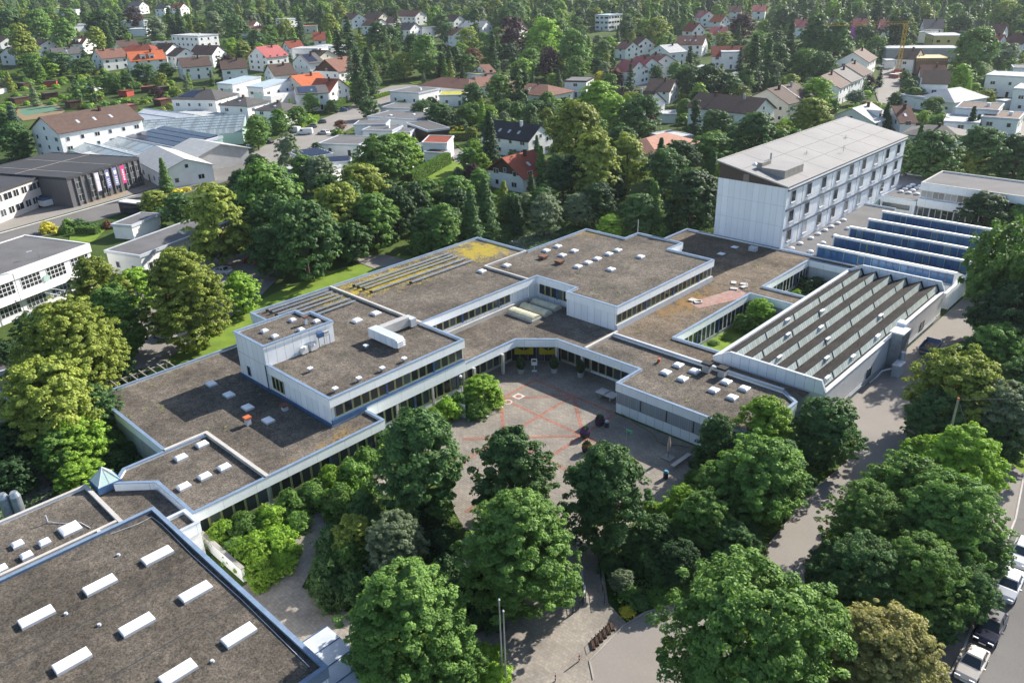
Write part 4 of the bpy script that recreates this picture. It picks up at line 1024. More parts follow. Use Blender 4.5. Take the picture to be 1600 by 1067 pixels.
def pot_plant(px, py, label):
    p = E(px, py); t = thing('potted_shrub', label, 'potted plant', tuple(p)); m = MB(); m.cone(0, 0, 0, .7, .4, .5, 14); m.build('pot', G['greywall'], t, local=True)
    m = MB()
    for k in range(900):
        z = RNG.uniform(0, 1); r = .65 * math.sin(math.pi * min(1, .15 + z * .85)) ** .6 * RNG.uniform(.5, 1); th = RNG.uniform(0, 6.28); c = Vector((r * math.cos(th), r * math.sin(th), .75 + 1.7 * z))
        u = Vector(RNG.normal(size=3)).normalized() * .08; v = u.cross(Vector(RNG.normal(size=3)).normalized()).normalized() * .08; m.face([c - u - v, c + u - v, c + u + v, c - u + v])
    m.build('leaves', surf('potted_leaves', (.05, .09, .03), .4, 3, 9), t, local=True)
pot_plant(814, 583, 'potted shrub left of the entrance under the overhang'); pot_plant(866, 582, 'potted shrub right of the entrance under the overhang'); pot_plant(907, 588, 'small dark potted shrub at the foot of the white column')
p = E(1018, 730); t = thing('sign_post', 'thin post with a small green sign behind the round dark maple', 'sign', (p.x, p.y, 0))
p = E(978, 700); t.location = (p.x, p.y, 0)
m = MB(); m.tube([(0, 0, 0), (0, 0, 2.6)], .03, 6); m.build('pole', G['steel'], t, local=True); m = MB(); m.box(0.03, -.02, 2.1, .75, .02, 2.55); m.build('sign_plate', surf('green_sign', (.05, .33, .20)), t, local=True)
# lines of a hose on the paving
m = MB(); hs = [E(x, y) + Vector((0, 0, .12)) for x, y in [(968, 645), (985, 657), (1000, 667), (1014, 675), (1022, 680), (1026, 690), (1040, 697), (1060, 697), (1078, 700)]]
m.tube(hs, .04, 5); tag(m.build('hose', surf('brown_hose', (.22, .17, .05))), 'thin yellow brown hose lying across the shaded courtyard', 'hose')
# white low wall and railing along the ramp
t = thing('ramp_wall', 'narrow pale wall with railing running down the shady ramp', 'wall', (-36, 45.2, 0))
m = MB(); m.obox((-39.3, 48.7), (-32.65, 41.95), .16, 0, .75); m.build('wall', G['concrete_light'], t)
m = MB()
for k in range(9):
    q = Vector((-39.3, 48.7)).lerp(Vector((-32.65, 41.95)), k / 8); m.tube([(q.x, q.y, .7), (q.x, q.y, 1.35)], .025, 5)
m.tube([(-39.3, 48.7, 1.35), (-32.65, 41.95, 1.35)], .03, 5); m.build('railing', G['steel'], t)
t = thing('hand_rail', 'dark hand rail along the right side of the shady ramp', 'railing', (-33.5, 45, 0))
m = MB()
for k in range(6):
    q = Vector((-36.5, 48.3)).lerp(Vector((-31.4, 43.0)), k / 5); m.tube([(q.x, q.y, 0), (q.x, q.y, 1.0)], .03, 5)
m.tube([(-36.5, 48.3, 1.0), (-31.4, 43.0, 1.0)], .03, 5); m.build('rail', G['black'], t)
for k in range(4):
    px, py = [(924, 944), (930, 941), (936, 938), (918, 948)][k]
# bicycle rack row
g_ = 'bicycle racks on the paved forecourt'
for k in range(6):
    q = E(924 + 6.5 * k * .9, 1008 - 5.4 * k); q = E(926 + 6.0 * k, 1009 - 5.9 * k)
    t = thing('bicycle_rack', 'low rusty bicycle rack in the row beside the road kerb' , 'bicycle rack', (q.x, q.y, 0), R(-40), g_)
    m = MB(); m.box(-.45, -.15, 0, .45, .15, .2); m.build('base', G['wood'], t, local=True)
    m = MB(); m.tube([(-.4, 0, .2), (-.4, 0, .55), (.4, 0, .55), (.4, 0, .2)], .025, 5); m.build('frame', G['black'], t, local=True)
red = surf('red_paint', (.45, .03, .03))
for (px, py), lb in {(905, 1033): 'red and white bollard standing on the paving nearer the bicycle racks', (868, 1064): 'red and white bollard at the bottom edge of the picture'}.items():
    q = E(px, py); t = thing('bollard', lb, 'bollard', (q.x, q.y, 0)); m = MB(); m.cone(0, 0, 0, 1.0, .05, .05, 10); m.build('post', G['wframe'], t, local=True)
    for z in (.15, .5): 
        m = MB(); m.cone(0, 0, z, z + .22, .056, .056, 10); m.build('band', red, t, local=True)
    m = MB(); m.cone(0, 0, 1.003, 1.06, .05, .02, 10); m.build('cap', G['wframe'], t, local=True)
for x, y, h, lb in [(-32.2, 31.1, 8.3, 'taller grey flagpole beside the paved forecourt'), (-31.7, 31.0, 7.6, 'shorter grey flagpole just right of the taller one')]:
    t = thing('flagpole', lb, 'flagpole', (x, y, 0)); m = MB(); m.tube([(0, 0, 0), (0, 0, h)], [.075, .05], 8); m.build('pole', G['steel'], t, local=True)
    m = MB(); m.cone(0, 0, h, h + .12, .09, .03, 8); m.build('cap', G['opal'], t, local=True); m = MB(); m.box(-.12, -.12, 0, .12, .12, .25); m.build('base', G['concrete'], t, local=True)
# railing of the bridge piece by the path
t = thing('railing', 'thin dark railing between the pale wall and the big olive tree', 'railing', (-33.8, 41, 0)); m = MB()
a, b = E(895, 960), E(915, 943)
for k in range(5):
    q = a.lerp(b, k / 4); m.tube([(q.x, q.y, 0), (q.x, q.y, 1.0)], .025, 5)
m.tube([(a.x, a.y, 1.0), (b.x, b.y, 1.0)], .03, 5); m.build('rail', G['black'], t)
# round sign with mascot-free plate near the road
q = E(1103, 912); t = thing('traffic_sign', 'weathered round sign on a bent post at the dark hedge by the road bend', 'sign', (q.x, q.y, 0))
m = MB(); m.tube([(0, 0, 0), (0, 0, 1.5)], .03, 6); m.build('pole', G['steel'], t, local=True); m = MB(); m.cone(0, 0, 1.5, 1.54, .3, .3, 16)
m.v = [(x, (z - 1.52), y + 1.75) for x, y, z in m.v]; m.build('sign_plate', G['copinglight'], t, local=True)
m = MB(); m.box(-.12, -.05, .75, .12, -.02, 1.35); m.build('sign_plate', G['tilepink'], t, local=True)
# skip container
a = E(1447, 545); sk = thing('waste_skip', 'open blue waste skip with rubble on the asphalt lane beside the hall', 'skip', (-27.3, 112.2, 0), R(93))
m = MB(); o = [(-2.1, -1.0), (2.1, -1.0), (2.1, 1.0), (-2.1, 1.0)]; lo = [(-1.4, -.9), (1.4, -.9), (1.4, .9), (-1.4, .9)]
for k in range(4):
    j = (k + 1) % 4; m.face([(*lo[k], .1), (*lo[j], .1), (*o[j], 1.35), (*o[k], 1.35)]); m.face([(lo[k][0] * .95, lo[k][1] * .95, .12), (o[k][0] * .97, o[k][1] * .94, 1.35), (o[j][0] * .97, o[j][1] * .94, 1.35), (lo[j][0] * .95, lo[j][1] * .95, .12)])
m.face([(*v, .1) for v in lo]); m.build('body', G['blue'], sk, local=True)
m = MB(); m.tube([(*v, 1.36) for v in o + o[:1]], .05, 5); m.build('rim', G['coping'], sk, local=True)
m = MB()
for k in range(60):
    x, y = RNG.uniform(-1.5, 1.5), RNG.uniform(-.75, .75); s = RNG.uniform(.1, .35); z = .75 + .2 * RNG.random(); m.obox((x, y), (x + s, y + s * RNG.uniform(-1, 1)), s, z - .4, z)
m.box(-1.75, -.85, .5, 1.75, .85, .8); m.build('rubble', G['sandy'], sk, local=True)
# wooden pole with wires
t = thing('utility_pole', 'leaning grey utility pole with cables above the bright green tree', 'pole', (-17.5, 84, 0))
q = E(1497, 622, 9.3); t.location = (q.x, q.y, 0); BASE[t] = Vector((q.x, q.y, 0))
m = MB(); m.tube([(0, 0, 0), (.05, 0, 9.2)], [.16, .11], 8); m.build('pole', G['concrete'], t, local=True); m = MB(); m.cone(.05, 0, 9.2, 9.35, .15, .12, 8); m.build('cap', G['tileorange'], t, local=True)
m = MB(); m.tube([(0.05, 0, 9.1), (8, 9, 8.6), (20, 23, 9)], .012, 4); m.tube([(0.05, 0, 9.1), (4, -6, 6.8), (7, -11, 4.5)], .012, 4); m.build('cable', G['bitumen'], t, local=True)
# pergola rafters beside the west wing
t = thing('pergola', 'row of weathered pergola beams along the west edge of the low wing', 'pergola', (-100, 33, 0))
m_ = []
for k in range(8):
    y = 28.4 + 1.25 * k; m = MB(); m.box(-101.6, y - .06, 3.0, -97.3, y + .06, 3.22); m.build('rafter', G['concrete'], t)
m = MB(); m.box(-101.5, 28, 2.8, -101.35, 37.6, 3.0); m.build('beam', G['concrete'], t)
for y in (28.6, 33, 37):
    m = MB(); m.box(-101.5, y - .07, 0, -101.36, y + .07, 2.8); m.build('post', G['concrete'], t)
# two steel silos by the left edge
for k, (px, py) in enumerate([(4, 775), (22, 772)]):
    q = E(px, py, 4.6); t = thing('steel_silo', ['pale steel tank cut by the left picture edge', 'pale steel tank right of its twin at the left edge'][k], 'tank', (q.x, q.y, 0))
    m = MB(); m.cone(0, 0, .3, 4.4, .5, .5, 16); m.cone(0, 0, 4.4, 4.9, .5, .3, 16); m.build('shell', G['steel'], t, local=True); m = MB(); m.cone(0, 0, 0, .3, .6, .6, 12); m.build('base', G['concrete'], t, local=True)

# ================================================================ VEHICLES
def car(label, x, y, rz, col, L=4.3, Wd=1.75, h=1.45, kind='hatch', group=None, cat='car'):
    """nose towards local +x"""
    key = ('car', col, kind, L, h)
    t = thing('parked_car', label, cat, (x, y, T(x, y) + .03), rz, group)
    if key not in WM:
        paint = surf('paint_' + col, PAINT[col], .06, 1, 3, .22, .6, metal=.2 if col in ('silver', 'beige') else 0)
        hw = Wd / 2; a = L / 2
        if kind == 'van': sec = [(-a, .35, 1.9, .96), (-a + .15, .3, 2.15, 1.0), (a - 1.6, .3, 2.15, 1.0), (a - .9, .3, 1.2, 1.0), (a - .15, .32, 1.0, .95), (a, .38, .75, .86)]
        else: sec = [(-a, .38, .78, .84), (-a + .12, .3, .95, .95), (-a + .5, .25, 1.0, 1.0), (-.2, .25, .93, 1.0), (a - 1.15, .25, .95, 1.0), (a - .35, .27, .80, .95), (a, .36, .62, .80)]
        def loft(sec, rows):
            m = MB(); rings = []
            for (x_, z0, z1, w) in sec:
                w *= hw; rings.append([(x_, -w * .96, z0), (x_, -w, z0 + (z1 - z0) * .35), (x_, -w * .97, z1 - .08), (x_, -w * .86, z1), (x_, w * .86, z1), (x_, w * .97, z1 - .08), (x_, w, z0 + (z1 - z0) * .35), (x_, w * .96, z0)])
            i = 0
            for q in rings: m.v += q
            n = 8
            for k in range(len(rings) - 1):
                for j in range(n): m.f.append((k * n + j, (k + 1) * n + j, (k + 1) * n + (j + 1) % n, k * n + (j + 1) % n)); m.m.append(0)
            m.f.append(tuple(range(n))); m.f.append(tuple(reversed(range((len(rings) - 1) * n, len(rings) * n)))); m.m += [0, 0]
            return m
        body = loft(sec, 0).mesh('body', paint, smooth=False)
        r = MB(); g = MB()
        if kind != 'van':
            xb, xf = (-a + .35, a - 1.2) if kind == 'hatch' else (-a + .95, a - 1.25)
            b = [(xb, -hw * .86, .9), (xf, -hw * .86, .9), (xf, hw * .86, .9), (xb, hw * .86, .9)]
            tp = [(xb + .45, -hw * .66, h - .03), (xf - .75, -hw * .66, h - .03), (xf - .75, hw * .66, h - .03), (xb + .45, hw * .66, h - .03)]
            g.hexa(b, tp)
            r.hexa([(x_, y_, h - .04) for x_, y_ in ((tp[0][0] - .06, -hw * .68), (tp[1][0] + .05, -hw * .68), (tp[1][0] + .05, hw * .68), (tp[0][0] - .06, hw * .68))], [(x_, y_, h + .02) for x_, y_ in ((tp[0][0] + .05, -hw * .6), (tp[1][0] - .08, -hw * .6), (tp[1][0] - .08, hw * .6), (tp[0][0] + .05, hw * .6))])
            for sx, k in ((-1, 0), (-1, 1), (1, 2), (1, 3)):
                r.tube([Vector(b[k]) + Vector((0, 0, 0)), Vector(tp[k])], .045, 4)
            mid = (tp[0][0] + tp[1][0]) / 2
            for s in (-1, 1): r.tube([(mid, s * hw * .875, .9), (mid, s * hw * .67, h)], .04, 4)
        else:
            for s in (-1, 1): g.box(a - 2.3, s * hw * 1.0 - .012, 1.3, a - 1.5, s * hw * 1.0 + .012, 1.85)
            g.hexa([(a - 1.0, -hw * .8, 1.22), (a - .95, -hw * .8, 1.2), (a - .95, hw * .8, 1.2), (a - 1.0, hw * .8, 1.22)], [(a - 1.62, -hw * .75, 2.1), (a - 1.56, -hw * .75, 2.1), (a - 1.56, hw * .75, 2.1), (a - 1.62, hw * .75, 2.1)])
            r.box(-a + .3, -.5, 2.16, 0, .5, 2.2)
        tyre = MB(); n = 16
        b = [(.31 * math.cos(2 * math.pi * k / n), -.1, .31 * math.sin(2 * math.pi * k / n)) for k in range(n)]; tyre.hexa(b, [(x_, .1, z_) for x_, _, z_ in b])
        rim = MB(); b = [(.2 * math.cos(2 * math.pi * k / n), -.115, .2 * math.sin(2 * math.pi * k / n)) for k in range(n)]; rim.hexa(b, [(x_, .115, z_) for x_, _, z_ in b])
        hl = MB(); hl.box(-.03, -.2, -.08, .06, .2, .08)
        mr = MB(); mr.box(-.06, -.08, -.05, .06, .08, .07)
        pl = MB(); pl.box(-.01, -.26, -.055, .02, .26, .055)
        WM[key] = (body, g.mesh('windows', G['glass']), r.mesh('roof', paint), tyre.mesh('tyre', G['black']), rim.mesh('rim', G['steel']), hl.mesh('headlight', G['opal']), mr.mesh('mirror', paint), hl.mesh('tail_light', red), pl.mesh('number_plate', G['wframe']))
    body, g, r, ty, rm, hl, mr, tl, pl = WM[key]; a = L / 2; hw = Wd / 2
    bo = link('body', body, t); link('windows', g, t); link('roof', r, t)
    for sx in (-1, 1):
        for sy in (-1, 1):
            w = link('wheel', ty, t, (sx * a * .62, sy * (hw - .08), .31)); link('rim', rm, w)
    for sy in (-1, 1):
        link('headlight', hl, t, (a - .12, sy * hw * .62, .62)); link('tail_light', tl, t, (-a + .06, sy * hw * .68, .72)); link('mirror', mr, t, (a - 1.55 if kind != 'van' else a - 1.3, sy * (hw + .08), .98 if kind != 'van' else 1.4))
    link('number_plate', pl, t, (a + .0, 0, .42))
    return t
PAINT = {'beige': (.55, .50, .44), 'black': (.012, .013, .03), 'silver': (.50, .52, .55), 'white': (.78, .78, .78), 'red': (.35, .03, .03), 'darkblue': (.02, .04, .10), 'grey': (.16, .17, .19), 'blue': (.04, .10, .25)}
D = -math.pi / 2
def at_px(px, py, h=0): return E(px, py, h)
q = at_px(1519, 1036, .7); car('beige hatchback parked nearest the bottom right corner of the picture', q.x, q.y, D, 'beige', 3.9, 1.65, 1.45)
q = at_px(1548, 978, .7); car('black hatchback half under the tree branches in the kerbside row', q.x, q.y, D, 'black', 4.3)
q = at_px(1577, 912, .7); car('silver saloon shaded by leaves between the black and the white car', q.x, q.y, D + .03, 'silver', 4.5, 1.75, 1.42, 'saloon')
q = at_px(1598, 862, .7); car('white estate car cut by the right edge in the kerbside row', q.x, q.y, D + .04, 'white', 4.5)
for px, py, a, c, k, lb in [(346, 424, 200, 'silver', 'saloon', 'silver car under the trees beside the long lawn'), (256, 523, 195, 'silver', 'hatch', 'silver car in deep shade below the olive tree'), (393, 408, 190, 'red', 'hatch', 'dark red car in the shade near the round green trees'),
        (535, 173, 225, 'blue', 'hatch', 'blue car on the side street beside the clipped hedge'), (502, 191, 225, 'grey', 'hatch', 'dark car driving down the side street'), (487, 198, 225, 'grey', 'hatch', 'grey car behind the white van'), (505, 208, 200, 'silver', 'hatch', 'silver car by the flat roofed bungalows'),
        (419, 222, 190, 'black', 'hatch', 'black car beside the round green street tree'), (389, 231, 190, 'blue', 'hatch', 'blue car in the garden centre parking'), (720, 246, 260, 'grey', 'hatch', 'dark car on the pale drive beside the red roofed garage'),
        (1300, 173, 185, 'black', 'hatch', 'black car beside the yellow green tree on the right'), (1378, 104, 185, 'white', 'hatch', 'white car at the end of the cul de sac'), (1544, 205, 60, 'white', 'hatch', 'white car in the small car park at the right'),
        (1577, 198, 20, 'silver', 'hatch', 'silver car further back in the small car park'), (1566, 205, 30, 'white', 'hatch', 'white car in the middle of the small car park')]:
    q = at_px(px, py, .5); car(lb, q.x, q.y, R(a), c, 4.3 if k != 'saloon' else 4.5, kind=k)
q = at_px(476, 206, 1); car('white delivery van on the side street near the garden centre', q.x, q.y, R(225), 'white', 5.6, 2.0, 2.2, 'van', cat='van')
q = at_px(461, 203, 1); car('small white van parked behind the green street trees', q.x, q.y, R(190), 'white', 4.4, 1.8, 2.0, 'van', cat='van')
# bus behind the light maple
q = at_px(217, 325, 1.5); t = thing('bus', 'dark bus with white roof half hidden behind the light maple', 'bus', (q.x, q.y, .03), R(20))
m = MB(); m.box(-5, -1.2, .3, 5, 1.2, 2.7, 0); m.build('body', G['tiledark'], t, local=True); m = MB(); m.box(-4.95, -1.17, 2.703, 4.95, 1.17, 2.95); m.build('roof', G['wframe'], t, local=True)
m = MB(); m.box(-4.9, -1.215, 1.3, 4.9, 1.215, 2.3); m.box(-5.01, -1.0, 1.3, 5.01, 1.0, 2.4); m.build('windows', G['glass'], t, local=True)
for sx in (-3.3, 3.3):
    for sy in (-1, 1):
        m = MB(); n = 14; b = [(sx + .48 * math.cos(6.283 * k / n), sy * 1.1 - .14, .48 + .48 * math.sin(6.283 * k / n)) for k in range(n)]; m.hexa(b, [(x_, sy * 1.1 + .14, z_) for x_, _, z_ in b]); m.build('wheel', G['black'], t, local=True)
# box trailer
q = at_px(66, 318, .8); t = thing('box_trailer', 'white box trailer with blue cover beside the black building', 'trailer', (q.x, q.y, .03), R(15))
m = MB(); m.box(-2.6, -1.2, .5, 2.6, 1.2, 1.9); m.build('body', G['wframe'], t, local=True); m = MB(); m.box(-2.62, -1.22, 1.903, 2.62, 1.22, 2.4); m.build('cover', G['blue'], t, local=True)
for sx in (-.5, .5):
    m = MB(); n = 14; b = [(sx + .35 * math.cos(6.283 * k / n), -1.3, .35 + .35 * math.sin(6.283 * k / n)) for k in range(n)]; m.hexa(b, [(x_, 1.3, z_) for x_, _, z_ in b]); m.build('wheel', G['black'], t, local=True)
# ================================================================ HOUSES
HB = []           # screen boxes of buildings (x0,y0,x1,y1,dist), used to keep filling trees out of their fronts
HC = []           # ground circles
ANCH = []         # (short name, px, py) landmarks for labels
def note(short, root, hx, hy, h):
    ca, sa = math.cos(root.rotation_euler[2]), math.sin(root.rotation_euler[2]); o = Vector(root.location)
    ps = [P(o + Vector((ca * x - sa * y, sa * x + ca * y, z))) for x in (-hx, hx) for y in (-hy, hy) for z in (0, h)]
    xs = [p[0] for p in ps]; ys = [p[1] for p in ps]; HB.append((min(xs), min(ys), max(xs), max(ys), ps[0][2])); HC.append((o.x, o.y, max(hx, hy) * .8 + 1, hx, hy, root.rotation_euler[2]))
    if short: ANCH.append((short, (min(xs) + max(xs)) / 2, (min(ys) + max(ys)) / 2))
def wall_windows(root, a, b, he, floors, w=1.15, h=1.3, pitch=4.1, z0=1.0, fh=2.75, skipdoor=True, fr='wframe', lim=99):
    if floors and he / floors > 3.1: fh = min(3.3, he / floors * .95); z0 = 1.2
    """windows along local wall a->b (outward normal on the right of the direction), only on walls the road side can see"""
    a = Vector(a); b = Vector(b); d = b - a; L = d.length; d /= L; nr = Vector((d.y, -d.x)); rz = math.atan2(d.y, d.x)
    rot = root.rotation_euler[2]; ca, sa = math.cos(rot), math.sin(rot); wn = Vector((ca * nr.x - sa * nr.y, sa * nr.x + ca * nr.y))
    if wn.dot(Vector((-root.location.x, -root.location.y)).normalized()) < .05: return
    far = Vector(root.location).length > 470
    n = max(1, int((L - 1.2) / pitch)); n = min(n, lim)
    for f in range(floors):
        for k in range(n):
            c = a + d * (L * (k + .5) / n + (.25 if (k * 7 + f * 3) % 5 == 0 else 0))
            ww = w * (1.5 if (k + f) % 3 == 1 else 1)
            if f == 0 and k == n // 2 and skipdoor and L > 7: put_window(root, c.x, c.y, .05, rz, 1.0, 2.0, 'p', 1, 1, 'wood', 'glass', False, 'door', frame=not far)
            else: put_window(root, c.x + nr.x * .015, c.y + nr.y * .015, z0 + fh * f, rz, ww, h, 'p', 2 if ww > 1.3 else 1, 1, fr, 'glass', False, frame=not far)
def hsc(p):
    d = E(*p).xy.length
    return 1 + .24 * max(0.0, min(1.0, (d - 270) / 130))
def gable(label, short, p1, p2, hr, w, he, roof='tilebrown', wall='white', floors=2, over=.5, chim=1, name='house', gwall=None, dorm=0, skyl=0, cat='house', solar=False, win=True, ext=0.0, split=False):
    """ridge seen from pixel p1 to pixel p2 at height hr; local x runs along the ridge"""
    k_ = hsc(p1); hr *= k_; w *= k_; he *= k_
    a, b = E(*p1, hr), E(*p2, hr); c = (a + b) / 2; d = Vector((b.x - a.x, b.y - a.y)); L = d.length + ext; rz = math.atan2(d.y, d.x)
    L = max(5.0, L - 2 * over)
    z = T(c.x, c.y); root = thing(name, label, cat, (c.x, c.y, z), rz)
    hl, hw = L / 2, w / 2
    m = MB(); m.hexa([(-hl, -hw, -.5), (hl, -hw, -.5), (hl, hw, -.5), (-hl, hw, -.5)], [(-hl, -hw, he), (hl, -hw, he), (hl, hw, he), (-hl, hw, he)])
    m.build('wall', G[wall], root, local=True)
    rs = (hr - he) / hw
    for s, x in ((-1, -hl), (1, hl)):
        m = MB(); q = [(x, -hw, he + .003), (x, hw, he + .003), (x, 0, hr - .05)]; m.v = q + [(x - s * .25, y, zz) for _, y, zz in q]
        m.f = [(0, 1, 2), (3, 5, 4), (0, 2, 5, 3), (1, 4, 5, 2), (0, 3, 4, 1)]; m.m = [0] * 5
        m.build('gable', G[gwall or wall], root, local=True)
    m = MB(); e = hw + over; ze = hr - rs * e; x0, x1 = -hl - over, hl + over; th = .22
    for s in (-1, 1):
        q = [(x0, 0, hr + .02), (x1, 0, hr + .02), (x1, s * e, ze + .02), (x0, s * e, ze + .02)]
        if s > 0: q = q[::-1]
        m.hexa([(x, y, zz) for x, y, zz in q][::-1], [(x, y, zz + th) for x, y, zz in q][::-1])
    rf = m.build('roof', G[roof], root, local=True)
    def on(x, f, s): return (x, s * hw * f, hr - rs * hw * f)
    ss_ = -1 if (Matrix.Rotation(rz, 2) @ Vector((0, -1))).dot(Vector((-c.x, -c.y))) > 0 else 1
    for k in range(chim):
        x = hl * (-.45 + .9 * k if chim > 1 else .3); m = MB(); m.box(x - .35, ss_ * hw * .18 - .35, hr - 1.2, x + .35, ss_ * hw * .18 + .35, hr + .9); m.box(x - .42, ss_ * hw * .18 - .42, hr + .903, x + .42, ss_ * hw * .18 + .42, hr + 1.05)
        m.build('chimney', G['wood' if k % 2 == 0 else 'greywall'] if roof not in ('tiledark',) else G['copinglight'], rf, local=True)
    for k in range(skyl):
        x = hl * (-.6 + 1.2 * (k + .5) / skyl); p = on(x, .5, ss_); q = on(x, .68, ss_)
        m = MB(); m.hexa([(x - .4, p[1], p[2] + .2), (x + .4, p[1], p[2] + .2), (x + .4, q[1], q[2] + .2), (x - .4, q[1], q[2] + .2)], [(x - .4, p[1], p[2] + .34), (x + .4, p[1], p[2] + .34), (x + .4, q[1], q[2] + .34), (x - .4, q[1], q[2] + .34)]); m.build('roof_window', G['copinglight'], rf, local=True)
    for k in range(dorm):
        x = hl * (-.5 + 1.0 * (k + .5) / dorm) if dorm > 1 else 0; p = on(x, .35, ss_); q = on(x, .85, ss_); y0, y1 = sorted((p[1], q[1]))
        m = MB(); m.box(x - 1.3, y0, q[2] - .2, x + 1.3, y1, p[2] + .35); m.box(x - 1.55, y0 - .2, p[2] + .353, x + 1.55, y1 + .2, p[2] + .5, 1); dm = m.build('dormer', [G[wall], G[roof]], rf, local=True)
        yy = q[1] + ss_ * .02
        put_window(rf, x, yy, q[2] + .25, 0 if ss_ < 0 else math.pi, 1.4, 1.0, 'p', 2, 1, world=False, frame=False)
    if solar:
        m = MB(); a1, a2 = on(0, .12, ss_), on(0, .9, ss_)
        q = [(-hl * .9, a1[1], a1[2] + .28), (hl * .35, a1[1], a1[2] + .28), (hl * .35, a2[1], a2[2] + .28), (-hl * .9, a2[1], a2[2] + .28)]
        if ss_ > 0: q = q[::-1]
        m.hexa(q[::-1] if ss_ < 0 else q[::-1], [(x, y, zz + .06) for x, y, zz in q][::-1]); m.build('solar_panel', G['solar'], rf, local=True)
    if split:
        m = MB(); m.box(-.12, -hw - .3, ze + .2, .12, hw + .3, ze + .3)
        for s in (-1, 1): m.tube([(0, 0, hr + .3), (0, s * e, ze + .3)], .12, 4)
        m.build('party_wall_trim', G['copinglight'], rf, local=True)
    if win:
        wall_windows(root, (-hl, -hw), (hl, -hw), he, floors); wall_windows(root, (hl, hw), (-hl, hw), he, floors)
        wall_windows(root, (hl, -hw), (hl, hw), he, floors, pitch=4.4, skipdoor=False); wall_windows(root, (-hl, hw), (-hl, -hw), he, floors, pitch=4.4, skipdoor=False)
        for s in (-1, 1):
            rzz = math.pi / 2 * s; wnx = Matrix.Rotation(rz, 2) @ Vector((s, 0))
            if wnx.dot(Vector((-c.x, -c.y))) > 0 and hr - he > 1.9: put_window(root, s * (hl + .01), 0, he + .25, rzz, 1.0, 1.1, 'p', 1, 1, world=False, frame=c.length < 470)
    note(short, root, hl + over, hw + over, hr)
    return root, rf, hl, hw
def flat(label, short, p1, p2, h, depth, roof='bitumen', wall='white', floors=1, name='house', trim='copinglight', fh=.55, sk=0, win=True, tilt=0.0, cat='house', chim=0, x_ext=0, winkw=None, solar=0):
    """near roof edge seen from pixel p1 to p2 at height h, building goes `depth` metres back; local origin at the middle"""
    k_ = hsc(p1); h *= k_; depth *= k_
    a, b = E(*p1, h), E(*p2, h); d = Vector((b.x - a.x, b.y - a.y)); L = d.length + x_ext; d.normalize(); nb = Vector((-d.y, d.x))
    if nb.dot(Vector(((a + b) / 2).xy)) < 0: nb = -nb; 
    c = Vector(((a + b) / 2).xy) + nb * depth / 2
    rz = math.atan2(-nb.x, nb.y); z = T(c.x, c.y)
    root = thing(name, label, cat, (c.x, c.y, z), rz); hl, hw = L / 2, depth / 2
    m = MB(); m.hexa([(-hl, -hw, -.5), (hl, -hw, -.5), (hl, hw, -.5), (-hl, hw, -.5)], [(-hl, -hw, h - fh), (hl, -hw, h - fh), (hl, hw, h - fh + tilt), (-hl, hw, h - fh + tilt)]); m.build('wall', G[wall], root, local=True)
    o = .25; m = MB()
    q = [(-hl - o, -hw - o), (hl + o, -hw - o), (hl + o, hw + o), (-hl - o, hw + o)]
    m.hexa([(x, y, h - fh + .003 + (tilt if y > 0 else 0)) for x, y in q], [(x, y, h - .06 + (tilt if y > 0 else 0)) for x, y in q], 1, 0)
    rf = m.build('roof', [G[roof], G[trim]], root, local=True)
    m = MB(); qi = [(-hl + .1, -hw + .1), (hl - .1, -hw + .1), (hl - .1, hw - .1), (-hl + .1, hw - .1)]; zt = lambda y: tilt if y > 0 else 0
    for k in range(4):
        j = (k + 1) % 4; r4 = [q[k], q[j], qi[j], qi[k]]
        m.hexa([(x, y, h - .057 + zt(y)) for x, y in r4], [(x, y, h + .06 + zt(y)) for x, y in r4])
    m.build('roof_edge', G[trim], rf, local=True)
    for k in range(sk):
        x = -hl * .7 + 1.4 * hl * (k + .5) / sk; link('skylight', dome_mesh('sq', 1.1, 1.1), rf, (x, (k % 2 - .5) * hw * .6, h - .03))
    for k in range(chim):
        m = MB(); x = hl * (.4 - .8 * k); m.box(x - .5, -.4, h - .2, x + .5, .4, h + .9); m.build('chimney', G[wall], rf, local=True)
    for k in range(solar):
        m = MB(); y = -hw + 2 * hw * (k + .5) / solar; z_ = h + .08 + tilt * (y + hw) / (2 * hw); dy_ = hw / solar * .8; m.hexa([(-hl * .9, y - dy_, z_ - .1), (hl * .9, y - dy_, z_ - .1), (hl * .9, y + dy_, z_), (-hl * .9, y + dy_, z_)], [(-hl * .9, y - dy_, z_), (hl * .9, y - dy_, z_), (hl * .9, y + dy_, z_ + .35), (-hl * .9, y + dy_, z_ + .35)]); m.build('solar_panel', G['solar'], rf, local=True)
    if win:
        kw = winkw or {}
        for A_, B_ in (((-hl, -hw), (hl, -hw)), ((hl, -hw), (hl, hw)), ((hl, hw), (-hl, hw)), ((-hl, hw), (-hl, -hw))): wall_windows(root, A_, B_, h, floors, **kw)
    note(short, root, hl, hw, h + max(tilt, 0))
    return root, rf, hl, hw
